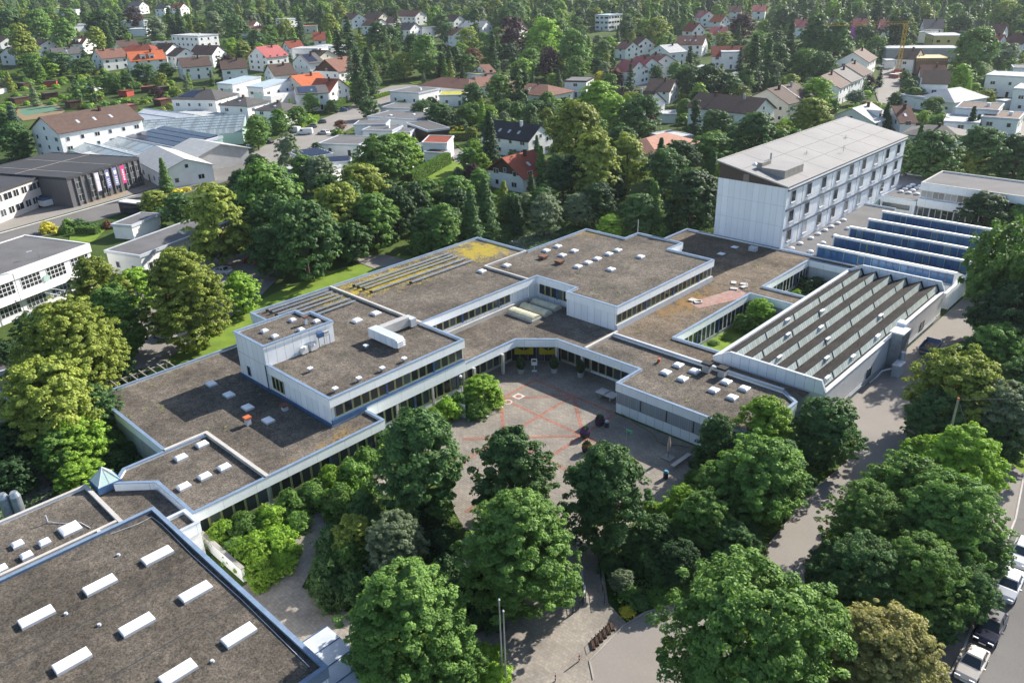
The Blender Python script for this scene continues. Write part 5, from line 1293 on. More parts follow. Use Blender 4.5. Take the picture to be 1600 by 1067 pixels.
def hip(label, short, p1, p2, hr, w, he, ins, roof='tilebrown2', wall='white', floors=1, over=.6, name='house', chim=1, skyl=0, solar=False, cat='house'):
    """hipped roof: ridge pixels p1-p2; the walls reach `ins` metres beyond each ridge end"""
    k_ = hsc(p1); hr *= k_; w *= k_; he *= k_; ins *= k_
    a, b = E(*p1, hr), E(*p2, hr); c = (a + b) / 2; d = Vector((b.x - a.x, b.y - a.y)); L = d.length; rz = math.atan2(d.y, d.x); z = T(c.x, c.y)
    root = thing(name, label, cat, (c.x, c.y, z), rz); hr_, hl, hw = L / 2, L / 2 + ins, w / 2
    m = MB(); m.hexa([(-hl, -hw, -.5), (hl, -hw, -.5), (hl, hw, -.5), (-hl, hw, -.5)], [(-hl, -hw, he), (hl, -hw, he), (hl, hw, he), (-hl, hw, he)]); m.build('wall', G[wall], root, local=True)
    e = over; q = [(-hl - e, -hw - e), (hl + e, -hw - e), (hl + e, hw + e), (-hl - e, hw + e)]; z0 = he + .003
    m = MB(); m.face([(x, y, z0) for x, y in q][::-1])
    for k in range(4):
        j = (k + 1) % 4; m.face([(*q[k], z0), (*q[j], z0), (*q[j], z0 + .2), (*q[k], z0 + .2)])
    A_, B_ = (-hr_, 0, hr), (hr_, 0, hr); Q = [(x, y, z0 + .2) for x, y in q]
    m.face([Q[0], Q[1], B_, A_]); m.face([Q[1], Q[2], B_]); m.face([Q[2], Q[3], A_, B_]); m.face([Q[3], Q[0], A_])
    rf = m.build('roof', G[roof], root, local=True)
    for k in range(chim):
        x = hr_ * (.3 - .9 * k); m = MB(); m.box(x - .35, -.75, hr - 1, x + .35, -.05, hr + .8); m.build('chimney', G['wood'], rf, local=True)
    for k in range(skyl):
        x = hr_ * (-.4 + .8 * k / max(1, skyl - 1)) if skyl > 1 else .8; m = MB(); y = -hw * .5; zz = he + (hr - he) * .5 + .1; m.box(x - .4, y - .5, zz - .3, x + .4, y + .4, zz + .32); m.build('roof_window', G['copinglight'], rf, local=True)
    if solar:
        m = MB(); m.hexa([(-hl * .75, -hw * .85, he + (hr - he) * .18 + .25), (-.3, -hw * .85, he + (hr - he) * .18 + .25), (-.3, -hw * .2, hr - (hr - he) * .2 + .2), (-hr_ - .4, -hw * .2, hr - (hr - he) * .2 + .2)], [(-hl * .75, -hw * .85, he + (hr - he) * .18 + .33), (-.3, -hw * .85, he + (hr - he) * .18 + .33), (-.3, -hw * .2, hr - (hr - he) * .2 + .28), (-hr_ - .4, -hw * .2, hr - (hr - he) * .2 + .28)]); m.build('solar_panel', G['solar'], rf, local=True)
    for A2, B2 in (((-hl, -hw), (hl, -hw)), ((hl, -hw), (hl, hw)), ((hl, hw), (-hl, hw)), ((-hl, hw), (-hl, -hw))): wall_windows(root, A2, B2, he, floors)
    note(short, root, hl, hw, hr)
    return root, rf, hl, hw

# ---- left: business street
_, rf, hl, hw = gable('long white three storey house with a big brown roof behind the black building', 'the long brown roofed house', (61, 184), (197, 163), 11.0, 13, 7.6, 'tilebrown', floors=3, chim=1, skyl=3, over=.6)
flat('large black clad commercial building with flags along its front', 'the black commercial building', (103, 278), (215, 246), 7.5, 30, 'bitumendark', 'black', 1, 'commercial_building', 'bitumendark', win=False, cat='commercial building')
BK = [o for o in COL.objects if o.get('label', '').startswith('large black clad')][0]
BKh = E(103, 278, 7.5); BKe = E(215, 246, 7.5); Lb = (Vector(BKh.xy) - Vector(BKe.xy)).length
G['charcoal'] = joints('charcoal_boards', (.11, .11, .12), .5, dark=.7, obj=True)
[c for c in BK.children if c.name.startswith('wall')][0].data.materials[0] = G['charcoal']
m = MB()
for x_ in (-.28, .12): m.box(Lb * x_ - .12, -14.6, 7.45, Lb * x_ + .12, 14.6, 7.5)
m.box(-Lb / 2, 1.5, 7.505, Lb / 2, 1.75, 7.55); m.build('roof_joint', G['concrete'], BK, local=True)
for k in range(12):
    x = -Lb / 2 + Lb * (k + .5) / 12
    m = MB(); m.box(x + Lb / 24 - .15, -15.35, 0, x + Lb / 24 + .15, -15.02, 7); m.build('fin', G['bitumen'], BK, local=True)
    if k % 2 == 1 or k > 8:
        for z in (1.0, 4.1): put_window(BK, x, -15.02, z, 0, 1.6, 1.7, 'c', 2, 1, 'greywall', 'glass', False)
for k, (s, c, lb) in enumerate([(.30, (.50, .47, .56), 'leftmost greyish banner on the black building front'), (.44, (.16, .17, .34), 'dark blue banner second from the left on the black building'), (.55, (.22, .22, .40), 'slate blue banner beside the pink one'), (.66, (.60, .05, .22), 'tall pink banner with white lettering on the black building')]):
    x = -Lb / 2 + Lb * s; ca, sa = math.cos(BK.rotation_euler[2]), math.sin(BK.rotation_euler[2]); p = Vector(BK.location) + Vector((ca * x + sa * 16.3, sa * x - ca * 16.3, 0))
    t = thing('banner', lb, 'banner', tuple(p), BK.rotation_euler[2]); m = MB(); m.tube([(0, 0, 0), (0, 0, 7.2)], .05, 6); m.build('pole', G['steel'], t, local=True)
    m = MB(); m.box(.08, -.02, 2.4, 1.35, .02, 7.0); cl = m.build('cloth', surf('banner_cloth_%d' % k, c, .12), t, local=True)
    m = MB()
    if k == 3:
        for j in range(5): m.box(.45, -.04, 3.2 + j * .6, .95, -.021, 3.6 + j * .6)
    else:
        m.box(.3, -.04, 5.4, 1.1, -.021, 6.3)
        for j in range(4): m.box(.3, -.04, 3 + j * .5, 1.1, -.021, 3.2 + j * .5)
    m.build('lettering', G['wframe'], cl, local=True)
flat('two storey office wing with pink parapets at the left edge beside the black building', 'the pink banded offices', (-40, 311), (64, 274.5), 7.2, 22, 'bitumendark', 'pink', 2, 'office_building', 'bitumendark', cat='office', winkw=dict(w=1.9, pitch=2.6, z0=1.1, fh=3.2, skipdoor=False, h=1.7))
def glasshouse(label, short, p1, p2, hr, w, he, span=1, mat='ghglass', over=.1):
    a, b = E(*p1, hr), E(*p2, hr); c = (a + b) / 2; d = Vector((b.x - a.x, b.y - a.y)); L = d.length; rz = math.atan2(d.y, d.x); root = thing('greenhouse', label, 'greenhouse', (c.x, c.y, 0), rz)
    hl = L / 2; wd = w / span
    m = MB(); m.hexa([(-hl, -w / 2, 0), (hl, -w / 2, 0), (hl, w / 2, 0), (-hl, w / 2, 0)], [(-hl, -w / 2, he), (hl, -w / 2, he), (hl, w / 2, he), (-hl, w / 2, he)]); m.build('wall', G['glassgreen'], root, local=True)
    for k in range(span):
        y0 = -w / 2 + wd * k; m = MB(); y1, ym = y0 + wd, y0 + wd / 2
        m.face([(-hl, y0, he + .02), (hl, y0, he + .02), (hl, ym, hr), (-hl, ym, hr)]); m.face([(-hl, ym, hr), (hl, ym, hr), (hl, y1, he + .02), (-hl, y1, he + .02)]); m.face([(hl, y0, he), (hl, y1, he), (hl, ym, hr)]); m.face([(-hl, y0, he), (-hl, ym, hr), (-hl, y1, he)])
        r = m.build('roof', G[mat], root, local=True); m = MB(); m.tube([(-hl, ym, hr + .05), (hl, ym, hr + .05)], .09, 4); m.tube([(-hl, y0, he + .08), (hl, y0, he + .08)], .09, 4)
        n = int(L / 4)
        for j in range(n + 1):
            x = -hl + L * j / n; m.tube([(x, y0, he + .06), (x, ym, hr + .04), (x, y1, he + .06)], .05, 4)
        m.build('glazing_bar', G['copinglight'], r, local=True)
    note(short, root, hl, w / 2, hr)
    return root
G['ghglass'] = joints('greenhouse_glass', (.36, .43, .45), 1.0, 2.0, dark=.6, wid=.08, rough=.15, obj=True, var=.45)
G['ghwhite'] = joints('white_greenhouse_roof', (.66, .68, .70), 1.5, 0, dark=.8, rough=.4, obj=True, var=.1)
glasshouse('wide glasshouse with many ridges behind the garden centre', 'the big glasshouse', (215, 199), (380, 188), 5.2, 34, 3.8, 6)
glasshouse('long pale glasshouse roof beside the brown roofed house', 'the pale glasshouse', (212, 172), (290, 182), 5.0, 16, 3.6, 2, 'ghwhite')
r_, = [glasshouse('weathered grey glasshouse between the black building and the white barn', 'the grey glasshouse', (150, 216), (240, 238), 5.2, 22, 3.8, 2)]
_, rf, hl, hw = gable('white metal roofed barn of the garden centre with purple eaves', 'the white barn', (244, 229), (290, 250), 6.6, 13, 4.2, 'roofpale', floors=1, chim=0, name='barn', cat='barn', over=.4)
_, rf, hl, hw = gable('open fronted garden centre hall with pale roof and purple trim', 'the garden centre hall', (297, 217), (345, 226), 6.5, 17, 4.0, 'roofpale', 'greywall', floors=1, chim=0, name='garden_centre', cat='shop', over=.7, win=False)
p = E(270, 226, 5.5)
_, rf, _, _ = flat('low glasshouse covered by a long dark solar array', 'the solar glasshouse', (190, 214), (282, 232), 4.6, 13, 'ghwhite', 'glassgreen', 1, 'greenhouse', win=False, cat='greenhouse', solar=4, tilt=1.2)
flat('small pale flat roof between the black building and the grey glasshouse', None, (120, 243), (165, 245), 4.2, 8, 'roofpale', 'white', 1, 'shed', win=False, cat='shed')
# white school-like building far left with window grids
_, rf, hl, hw = flat('two storey white building with gridded windows at the left edge', 'the white gridded building', (-70, 455), (137, 381), 8.0, 16, 'bitumen', 'white', 0, 'office_building', 'wframe', fh=1.5, cat='office', win=False)
WB = [o for o in COL.objects if o.get('label', '').startswith('two storey white building with gridded')][0]
n = int(hl * 2 / 4.6)
for k in range(n):
    x = -hl + (k + .5) * 2 * hl / n
    for z, h in ((1.0, 2.3), (4.3, 2.2)): put_window(WB, x, -hw - .01, z, 0, 3.7, h, 'g', 5, 3, 'wframe', 'glass', False)
m = MB(); m.box(-hl, -hw - 1.3, 3.35, hl, -hw - .05, 3.75); m.build('balcony', G['white'], WB, local=True)
m = MB()
for k in range(18): m.obox((hl - 12 + k * .35, -hw - 3.4), (hl - 12 + k * .35, -hw - 2.2), .3, 3.4 - k * .19, 3.46 - k * .19)
for yy in (-hw - 2.2, -hw - 3.4): m.tube([(hl - 12, yy, 4.4), (hl - 5.7, yy, 1.1)], .04, 5); m.tube([(hl - 12, yy, 3.4), (hl - 5.7, yy, .1)], .06, 5)
m.build('stair', G['steel'], WB, local=True)
t = thing('disc_sign', 'round pale green disc on the white gridded building', 'disc', (0, 0, 0)); q = E(85, 425, 5.2); ca, sa = math.cos(WB.rotation_euler[2]), math.sin(WB.rotation_euler[2])
loc = Vector(WB.location) + Vector((ca * (hl - 9.5) + sa * (hw + .2), sa * (hl - 9.5) - ca * (hw + .2), 0)); t.location = (loc.x, loc.y, 4.9); t.rotation_euler = (0, 0, WB.rotation_euler[2])
m = MB(); b = [(.6 * math.cos(6.283 * k / 18), -.04, .6 * math.sin(6.283 * k / 18)) for k in range(18)]; m.hexa(b, [(x, .02, z) for x, y, z in b]); m.build('plate', G['glassgreen'], t, local=True)
for px, py, h, lb in [(82, 470, 9, 'slim street lamp in front of the white gridded building'), (42, 500, 8, 'second slim street lamp further left before the white gridded building')]:
    q = E(px, py); t = thing('street_lamp', lb, 'lamp', (q.x, q.y, 0)); m = MB(); m.tube([(0, 0, 0), (0, 0, h), (-.3, -.9, h + .25)], .06, 6); m.build('pole', G['steel'], t, local=True); m = MB(); m.box(-.45, -1.7, h + .18, -.15, -.85, h + .3); m.build('lamp_head', G['copinglight'], t, local=True)
_, rf, hl, hw = flat('low white building with grey roof and small chimney beside the olive trees', 'the low white building', (165, 391), (218, 399), 4.4, 27, 'bitumen', 'white', 1, 'office_building', fh=.5, chim=1, cat='office', winkw=dict(pitch=3.2, w=1.0))
flat('low garage with pale flat roofs by the main road', 'the roadside garage', (175, 350), (205, 352), 3.2, 9, 'bitumen', 'white', 1, 'garage', cat='garage', win=False)
flat('dark shed with slatted roof at the left edge under the yellow green trees', None, (-20, 585), (26, 573), 3.4, 7, 'tilegrey', 'greywall', 1, 'shed', cat='shed', win=False)
flat('small grey hut behind the trees at the left picture edge', None, (-15, 640), (18, 628), 3, 5, 'bitumen', 'greywall', 1, 'shed', cat='shed', win=False)

# ---- left: housing
gable('white house with brown roof and large gable left of the orange roofs', 'the brown roofed house left of the orange roofs', (147, 80), (190, 75), 8.2, 11.5, 4.9, 'tilebrown2', chim=2)
gable('big white house with bright orange roof and small dormers', 'the big orange roofed house', (197, 83), (254, 78), 9.4, 12, 6.2, 'tileorange', floors=3, dorm=2)
hip('red hipped roof peeping behind the big orange roofed house', 'the red hipped roof', (206, 70), (232, 70), 8.5, 12, 5.5, 6, 'tilered', floors=2)
gable('house with dark brown roof right behind the orange roofed house', 'the dark roof behind the orange one', (247, 68), (272, 69), 8.5, 11, 5.4, 'tilebrown')
gable('small white gable house below the white modern house', None, (277, 75), (288, 77), 8, 10, 5.2, 'tilebrown', ext=3)
gable('long white house with brown roof and paired windows above the allotments', 'the long house above the allotments', (277, 92.5), (325, 88), 8.0, 11, 4.9, 'tilebrown')
flat('white cubic modern house with roof terrace', 'the white cubic house', (267, 55), (309, 58), 8.5, 12, 'roofpale', 'white', 3, chim=1)
gable('white gable house with dark roof at the upper left edge', 'the gable house at the left edge', (-5, 56), (15, 58), 8, 11, 5.2, 'tilebrown')
gable('white house half hidden behind the pale birch at the left', 'the house behind the pale birch', (11, 75), (34, 71), 8, 11, 5, 'tiledark')
gable('small white gable house behind the pale birch', None, (60, 61), (76, 63), 7.5, 10, 5, 'tilebrown')
gable('low brown roofed terrace right of the pale birch', 'the terrace right of the birch', (78, 77), (124, 73), 7.6, 11, 5, 'tilegrey', skyl=1, split=True)
gable('house with reddish roof and dormer behind the leafy left trees', None, (118, 58), (138, 58), 8, 10, 5, 'tilebrown2', dorm=1)
gable('long low brown roof among the upper left trees', None, (180, 65), (212, 62), 6.5, 10, 3.6, 'tilebrown')
flat('grey flat roofed house beside the white cubic house', None, (236, 66), (266, 68), 4.5, 10, 'bitumen', 'greywall', 1)
for i, (a, b, lb) in enumerate([((112, 41), (142, 38), 'long pale flat roof among the dark trees at the upper left'), ((200, 47), (228, 46), 'pale flat roof left of the white cubic house'), ((44, 55), (86, 56), 'long pale flat roof behind the left birch'), ((190, 33), (224, 35), 'pale flat roof below the purple beech'), ((88, 17), (118, 16), 'low grey roof beside the yellow meadow')]):
    flat(lb, None, a, b, 4, 14, 'roofpale', 'white', 1, 'warehouse', cat='warehouse', win=False)
gable('pale grey roofed house at the top left edge of the trees', None, (205, 3), (224, 3), 9, 10, 6, 'tilegrey')
gable('white gable house left of the small red roof near the top', None, (247, 7), (263, 7), 8.5, 10, 5.5, 'tilegrey')
gable('small house with bright red roof near the top left', 'the small red roof near the top', (273, 6), (288, 6), 8.5, 10, 5.5, 'tilered')
gable('white house with dark brown roof right of the long house', 'the dark brown roofed house', (305, 71.5), (342, 72), 8.5, 11, 5.2, 'tilebrown')
gable('white house partly covered by the purple tree', 'the house by the purple tree', (342, 94), (384, 91), 8.2, 11, 5, 'tilebrown')
_, rf, hl, hw = gable('white house with large faded red roof and balcony', 'the faded red roofed house', (401, 75), (432, 70.5), 9.5, 13, 5.6, 'tilepink', floors=3, chim=1, ext=2)
gable('small house with orange red roof above the faded red one', None, (444, 66), (469, 63.5), 7.5, 9, 4.8, 'tilered')
flat('white flat roofed house between the red roofs and the grey roof', 'the white flat house in the middle left', (456, 77), (496, 77), 6.8, 11, 'roofpale', 'white', 2)
_, _, _, _ = gable('white house with grey solar roof and two small cypresses', 'the grey solar roofed house', (467, 86), (492, 82.5), 9, 12, 5.8, 'tilegrey', solar=True)
gable('beige house with grey brown roof right behind the grey solar roof', None, (489, 78), (512, 80), 8.6, 12, 5.8, 'tilebrown', 'cream')
gable('white house with timber balcony and reddish roof', 'the timber balcony house', (507, 95), (543, 87.5), 9.2, 12, 5, 'tilebrown2', gwall='wood', dorm=0)
gable('white house with brown roof above the light blue roofs', 'the brown roofed house above the blue roofs', (417, 102.5), (454, 98.5), 9, 12, 5.6, 'tilebrown', chim=1)
for a, b, lb, sh in [((341, 131), (361, 133), 'left one of two modern houses with a light blue tilted roof', 'the left light blue roof'), ((388, 136), (409, 138), 'right one of two modern houses with a light blue tilted roof', 'the right light blue roof')]:
    r0, rf, hl, hw = flat(lb, sh, a, b, 6.3, 13, 'roofsky', 'white', 2, tilt=1.4, x_ext=1.5)
    m = MB(); m.box(hl + .25, -hw - 1, -.2, hl + 4.8, hw - 1, 4.6); m.build('annex', G['white'], r0, local=True)
    m = MB(); m.box(-hl * .3, -hw - .06, 2.6, hl * .85, -hw - .01, 5.5); m.build('glass_front', G['glassgreen'], r0, local=True)
gable('large orange roof with a yellow gable in the middle left', 'the orange roof with yellow gable', (454, 120.5), (498, 113), 8.2, 13, 4.6, 'tileorange', 'cream', gwall='yellow_gable' if 'yellow_gable' in G else 'cream')
gable('white house with deep red roof beside the side street', 'the deep red roofed house', (494, 123), (530, 124.5), 7.8, 12, 4.4, 'tilered')
_, rf, hl, hw = gable('white house with shallow grey roof and a large solar array by the street', 'the shallow solar roof', (459, 137), (509, 133), 6.8, 15, 5.2, 'tilegrey', chim=0, solar=True, skyl=1)
hip('white villa with dark hipped solar roof above the glasshouses', 'the dark hipped solar roof', (305, 139), (330, 139.5), 8.2, 12.5, 5.7, 5.0, 'tilegrey', floors=2, solar=True)
hip('left one of two small white cubes with dark hipped roofs', 'the left small hipped house', (376, 151.5), (384, 151.8), 7.2, 10.5, 5.2, 4.4, 'tilegrey', floors=2, skyl=1)
hip('right one of two small white cubes with dark hipped roofs', 'the right small hipped house', (430, 159.5), (438, 159.8), 6.4, 10.5, 4.4, 4.4, 'tilegrey', floors=2, skyl=1)
flat('white garage annex below the dark hipped solar villa', None, (277, 176), (318, 182), 3.2, 7, 'roofpale', 'white', 1, 'garage', cat='garage', win=False)
# ---- top middle
gable('brown roofed house in the trees left of the top row of gables', None, (382, 33), (402, 33), 8, 11, 5, 'tilebrown2')
gable('reddish brown house with small gable below the tall upper trees', 'the reddish gable among the upper trees', (388, 42), (414, 40), 6.5, 12, 3.8, 'tilebrown2')
flat('white box house hidden behind olive trees in the upper left', None, (430, 30), (452, 31), 6, 9, 'roofpale', 'white', 2)
flat('low house with orange flat roof edge in the upper middle left', None, (474, 42), (495, 41), 4, 9, 'tileorange', 'cream', 1)
gable('house with dark timber gable and red roof in the upper middle', 'the dark timber gable', (488, 51.5), (508, 50.5), 8, 10, 4.6, 'tilered', gwall='wood')
flat('white terraced flat house in front of the dark timber gable', None, (490, 72), (520, 74), 5.5, 9, 'roofpale', 'white', 2)
for i, (a, b, rf_, lb) in enumerate([((544, 21), (561, 22.5), 'tilebrown2', 'left end of the top row of white gable houses'), ((575, 20), (600, 21), 'tilebrown', 'cream gabled house second in the top row'), ((574, 30), (597, 31), 'tilebrown2', 'white gable house just below the top row of gables'), ((624, 16.5), (658, 18), 'tilebrown2', 'rightmost house in the top row of white gables'),
        ((606, 27), (622, 27), 'tilebrown', 'small brown roofed house between the top row gables'), ((700, 24), (719, 25), 'tilebrown', 'brown hipped looking roof right of the top row'), ((622, 36), (650, 37), 'tilegrey', 'grey roof below the top row of gables'), ((596, 40), (612, 40), 'tilebrown', 'low brown roof below the top row near the tall conifer'), ((706, 42), (722, 46), 'tilebrown2', 'small red brown roof left of the pale gable house')]):
    gable(lb, 'the top row of gables' if i == 1 else None, a, b, 8, 10.5, 5, rf_, 'cream' if i == 1 else 'white')
gable('white house with very pale roof behind the slim dark cypress', 'the pale roofed gable house', (727, 33), (762, 34), 7.5, 11, 4.6, 'roofpale')
flat('grey flat roofed house left of the pale gable house', None, (642, 43), (675, 45), 4.5, 10, 'bitumen', 'white', 1)
gable('long brown roof low in the upper middle trees', None, (786, 37), (818, 38), 7, 10, 4.5, 'tilebrown2')
flat('white modern villa with ribbon windows high in the woods', 'the white villa in the woods', (930, 24), (951, 25), 8, 14, 'roofsky', 'white', 3, winkw=dict(w=2.2, pitch=3))
hip('long white bungalow with hipped reddish brown roof in the centre', 'the long central bungalow', (690, 120), (733, 124.5), 5.4, 13, 2.9, 5, floors=1, chim=1)
hip('second wing of the central bungalow with roof window', 'the central bungalow wing', (742, 121), (766, 117), 5.6, 13, 3.0, 4.5, floors=1, skyl=1)
hip('brown hipped bungalow behind the twin dark cypresses', None, (772, 116), (790, 119), 5.4, 12, 3, 4, floors=1)
hip('white bungalow with large hipped brown roof right of the tall spruce', 'the right bungalow', (817, 129), (856, 133.5), 5.6, 14, 3.0, 5.5, floors=1, chim=2, skyl=1)
gable('small brown gable roof behind the yellow carport', None, (749, 103), (764, 101), 5.5, 9, 3, 'tilebrown2', chim=0)
G['sedum'] = surf('yellow_green_roof', (.42, .40, .05), .3, .5, 4)
flat('carport with yellow green roof behind the central bungalow', 'the yellow green carport', (730, 114.5), (747, 117), 3.2, 7, 'sedum', 'white', 1, 'carport', cat='carport', win=False)
flat('white house with yellow planted flat roof', 'the yellow planted roof', (686, 150), (728, 149), 3.8, 10, 'sedum', 'white', 1)
flat('white flat roofed house right of the side street junction', 'the white flat house by the junction', (609, 143), (654, 147), 4.2, 12, 'bitumen', 'white', 1, chim=1)
flat('white flat roofed house with dark roof edge beside the round shrub', 'the dark edged flat house', (882, 127), (916, 128), 5.5, 11, 'bitumen', 'white', 2, trim='tiledark')
# ---- middle flat-roofed bungalows
for a, b, h, dp, lb, kw in [((594, 168), (650, 170), 3.6, 10, 'grey flat bungalow roof furthest up in the flat roofed cluster', {}), ((574, 182), (650, 187), 3.8, 12, 'wide grey flat bungalow with two skylights in the cluster', dict(sk=2)), ((553, 195), (602, 194), 3.8, 8, 'narrow grey flat bungalow on the left of the cluster', {}), ((566, 203), (612, 204), 3.4, 9, 'white walled flat bungalow in front of the cluster', dict(chim=1)),
        ((498, 224), (560, 226), 3.8, 13, 'large grey flat roof with pale edges at the lower end of the cluster', {}), ((618, 207), (640, 207), 3.3, 7, 'small white flat annex on the right of the cluster', {})]:
    flat(lb, 'the flat roofed cluster' if 'wide' in lb else None, a, b, h, dp, 'bitumen', 'white', 1, name='bungalow', **kw)
flat('low dark shed with tilted grey roof right of the flat roofed cluster', None, (636, 192), (669, 204), 3.8, 7, 'tilegrey', 'wood', 1, 'shed', cat='shed', win=False)
flat('flat roof packed with solar panel rows above the leafy street trees', 'the solar panel roof', (474, 247), (520, 240), 3.6, 10, 'bitumen', 'white', 1, solar=5)
flat('second flat roof with solar panel rows further right', None, (500, 255), (548, 252), 3.6, 6, 'bitumen', 'white', 1, solar=3)
flat('white flat building half hidden below the solar panel roofs', None, (424, 262), (505, 268), 4.0, 8, 'roofpale', 'white', 1)
r0, rf, hl, hw = flat('white garage block with a small tilted red roof beside the pale drive', 'the small red tilted roof', (660, 222.5), (698, 223.5), 4.9, 6, 'tilered', 'white', 1, 'garage', trim='wframe', tilt=.9, win=False, cat='garage')
flat('low white annex in front of the small red tilted roof', None, (663, 237), (692, 239), 3, 4, 'tilebrown', 'white', 1, 'garage', win=False, cat='garage')
flat('low dark roof left of the small red tilted roof', None, (636, 229), (658, 232), 3, 6, 'bitumen', 'wood', 1, 'shed', win=False, cat='shed')
gable('white house with black slate roof and three pairs of roof windows', 'the black slate roofed house', (770, 188), (846, 197), 8.2, 11, 4.7, 'tiledark', skyl=3, over=.3)
_, rf, hl, hw = gable('timber clad house with brick red roof among the dark trees', 'the brick red roof', (784, 248), (833, 235), 8.0, 12, 4.2, 'tilered', gwall='wood', skyl=1, over=1.0)
G['salmon'] = surf('salmon_tiles', (.42, .22, .16), .25, .8, 3.5, .85)
hip('long salmon coloured hipped roof behind the tower block trees', 'the salmon roof', (1010, 216), (1040, 207), 7, 15, 4, 6, 'salmon', floors=1, chim=0)
gable('small dark red roof left of the salmon roof', None, (946, 216), (968, 221), 6.5, 10, 4, 'tilered')
flat('white flat building right of the salmon roof', None, (1050, 216), (1082, 211), 4.5, 10, 'roofpale', 'white', 1)
flat('white double garage with two dark doors', 'the double garage', (1029, 178), (1056, 178), 3.0, 7, 'roofpale', 'white', 0, 'garage', cat='garage', win=False)
DG = [o for o in COL.objects if o.get('label', '').startswith('white double garage')][0]
for x in (-1.6, 1.6):
    m = MB(); m.box(x - 1.3, -3.56, 0, x + 1.3, -3.49, 2.2); m.build('door', G['tiledark'], DG, local=True)
# ---- right
gable('long white two storey apartment house with two chimneys', 'the long apartment house', (1093, 145), (1198, 155), 9.2, 12, 6.0, 'tilebrown', chim=2, floors=2, over=.7)
gable('cream gabled house with brown roof right behind the long apartment house', 'the cream gabled house', (1198, 140), (1243, 130), 9.2, 14, 5.6, 'tilebrown', 'cream', chim=2, split=True)
gable('white gable house with brown roof left of the tall cypress', 'the left gable of the apartment houses', (957, 138.5), (1026, 144.5), 8.6, 11, 5.2, 'tilebrown', chim=2, split=True)
gable('low house with dark roof and white party wall behind the round trees', None, (1016, 123.5), (1056, 125.5), 7, 11, 4, 'tilebrown')
gable('front one of the white twin houses with faded red roofs', 'the twin red roofs', (972, 94), (1000, 97), 8.2, 10, 5.2, 'tilepink')
gable('rear one of the white twin houses with faded red roofs', None, (994, 88), (1020, 92), 8.6, 10, 5.6, 'tilepink')
gable('white house with brown roof right of the twin red roofs', 'the brown roof right of the twins', (1022, 83), (1042, 87), 8.2, 10, 5.4, 'tilebrown2', chim=2)
gable('long brown roofed terrace above the middle right gardens', 'the long brown terrace', (1060, 56), (1104, 57), 7.8, 12, 4.6, 'tilebrown2', skyl=3)
gable('small white house with pink red roof near the purple beech', 'the pink red roof', (1109, 43), (1137, 43), 8, 10.5, 4.8, 'tilepink', skyl=1)
_, _, _, _ = gable('house with long dark red roof and bright red wall', 'the dark red long roof', (1112, 73), (1162, 73), 7.5, 11, 4.3, 'tilered')
flat('white terraced villa in front of the dark red long roof', 'the white terraced villa', (1128, 82), (1158, 82), 6.5, 9, 'roofpale', 'white', 2)
gable('white house with pale roof left of the purple shrub', 'the pale house above the twins', (1030, 72), (1058, 69), 7.5, 13, 5, 'roofpale')
gable('tiny dark red gable house left of the pink red roof', None, (1080, 36), (1090, 37), 8, 9, 4.6, 'tilered', ext=4)
gable('pale pink roofed house near the right forest edge', None, (1242, 31), (1263, 31), 8, 10, 4.8, 'tilepink')
gable('grey roofed house among trees left of the pale house', None, (996, 58), (1010, 60), 7, 10, 4, 'tilebrown2')
flat('low pale roof between the dark conifers on the middle right', None, (962, 68), (990, 70), 4.5, 9, 'roofpale', 'white', 1)
gable('reddish gable roof between the dark conifers', None, (972, 65), (990, 67), 6.5, 9, 4, 'tilebrown2')
flat('white flat garage with pale roof behind the round tree', None, (1087, 106), (1108, 107), 3.4, 9, 'roofpale', 'white', 1, win=False, name='garage', cat='garage')
flat('beige flat house by the tall dark conifers', None, (1136, 117), (1162, 119), 4, 8, 'bitumen', 'cream', 1)
gable('small white house with red roof near the top centre right', None, (1116, 24), (1135, 25), 7, 10, 4, 'tileorange')
gable('low brown house near the pylon at the top', None, (1140, 10), (1160, 10), 7, 10, 4, 'tilebrown2'); gable('long house with reddish roof near the pylon', 'the long roof near the pylon', (1176, 9), (1198, 9), 7.5, 11, 4.5, 'tilepink')
gable('small white gable near the purple tree at the top', None, (1098, 17), (1107, 19), 8, 9, 5, 'tilepink', ext=3)
for a, b, lb, w_ in [((1282, 120), (1300, 112.5), 'nearest unit of the stepped brown terrace beside the cul de sac', 12), ((1301, 112), (1320, 104), 'middle unit of the stepped brown terrace beside the cul de sac', 12), ((1320, 103.5), (1336, 95), 'third unit of the stepped brown terrace beside the cul de sac', 12), ((1333, 84), (1348, 74), 'furthest gable of the terrace beside the cul de sac', 11)]:
    gable(lb, 'the stepped terrace' if 'middle' in lb else None, a, b, 8.4, w_, 5.2, 'tilebrown' if 'middle' not in lb else 'tilegrey', chim=1)
_, _, _, _ = gable('white house with very pale roof and dark dormer behind the tower block', 'the pale roof behind the tower', (1331, 170.5), (1361, 161), 7.8, 13, 4.6, 'roofpale', dorm=1)
gable('white house with dark brown roof right of the pale roof', 'the dark roof by the fir group', (1394, 167), (1420, 166), 7.5, 11, 4, 'tilebrown2', skyl=1, chim=1)
gable('tall white house with plain dark roof beside the cul de sac', 'the tall dark roofed house', (1443, 111), (1487, 112), 9.4, 11, 6.4, 'tilebrown', floors=2, chim=0)
gable('white gable with brown roof just behind the tall dark roofed house', None, (1438, 102), (1478, 103), 8, 10, 5, 'tilebrown2', chim=1)
gable('brown roofed house beside the timber shell', None, (1409, 76), (1440, 78), 8, 11, 5, 'tilebrown', chim=1)
hip('house with white hipped metal roof below the tall dark roofed house', 'the white hipped roof', (1480, 139), (1500, 136), 6, 12, 3, 5, 'roofpale', floors=1, chim=0)
flat('low grey roof in front of the tall dark roofed house', None, (1443, 152), (1485, 146), 3.8, 8, 'tilegrey', 'white', 1)
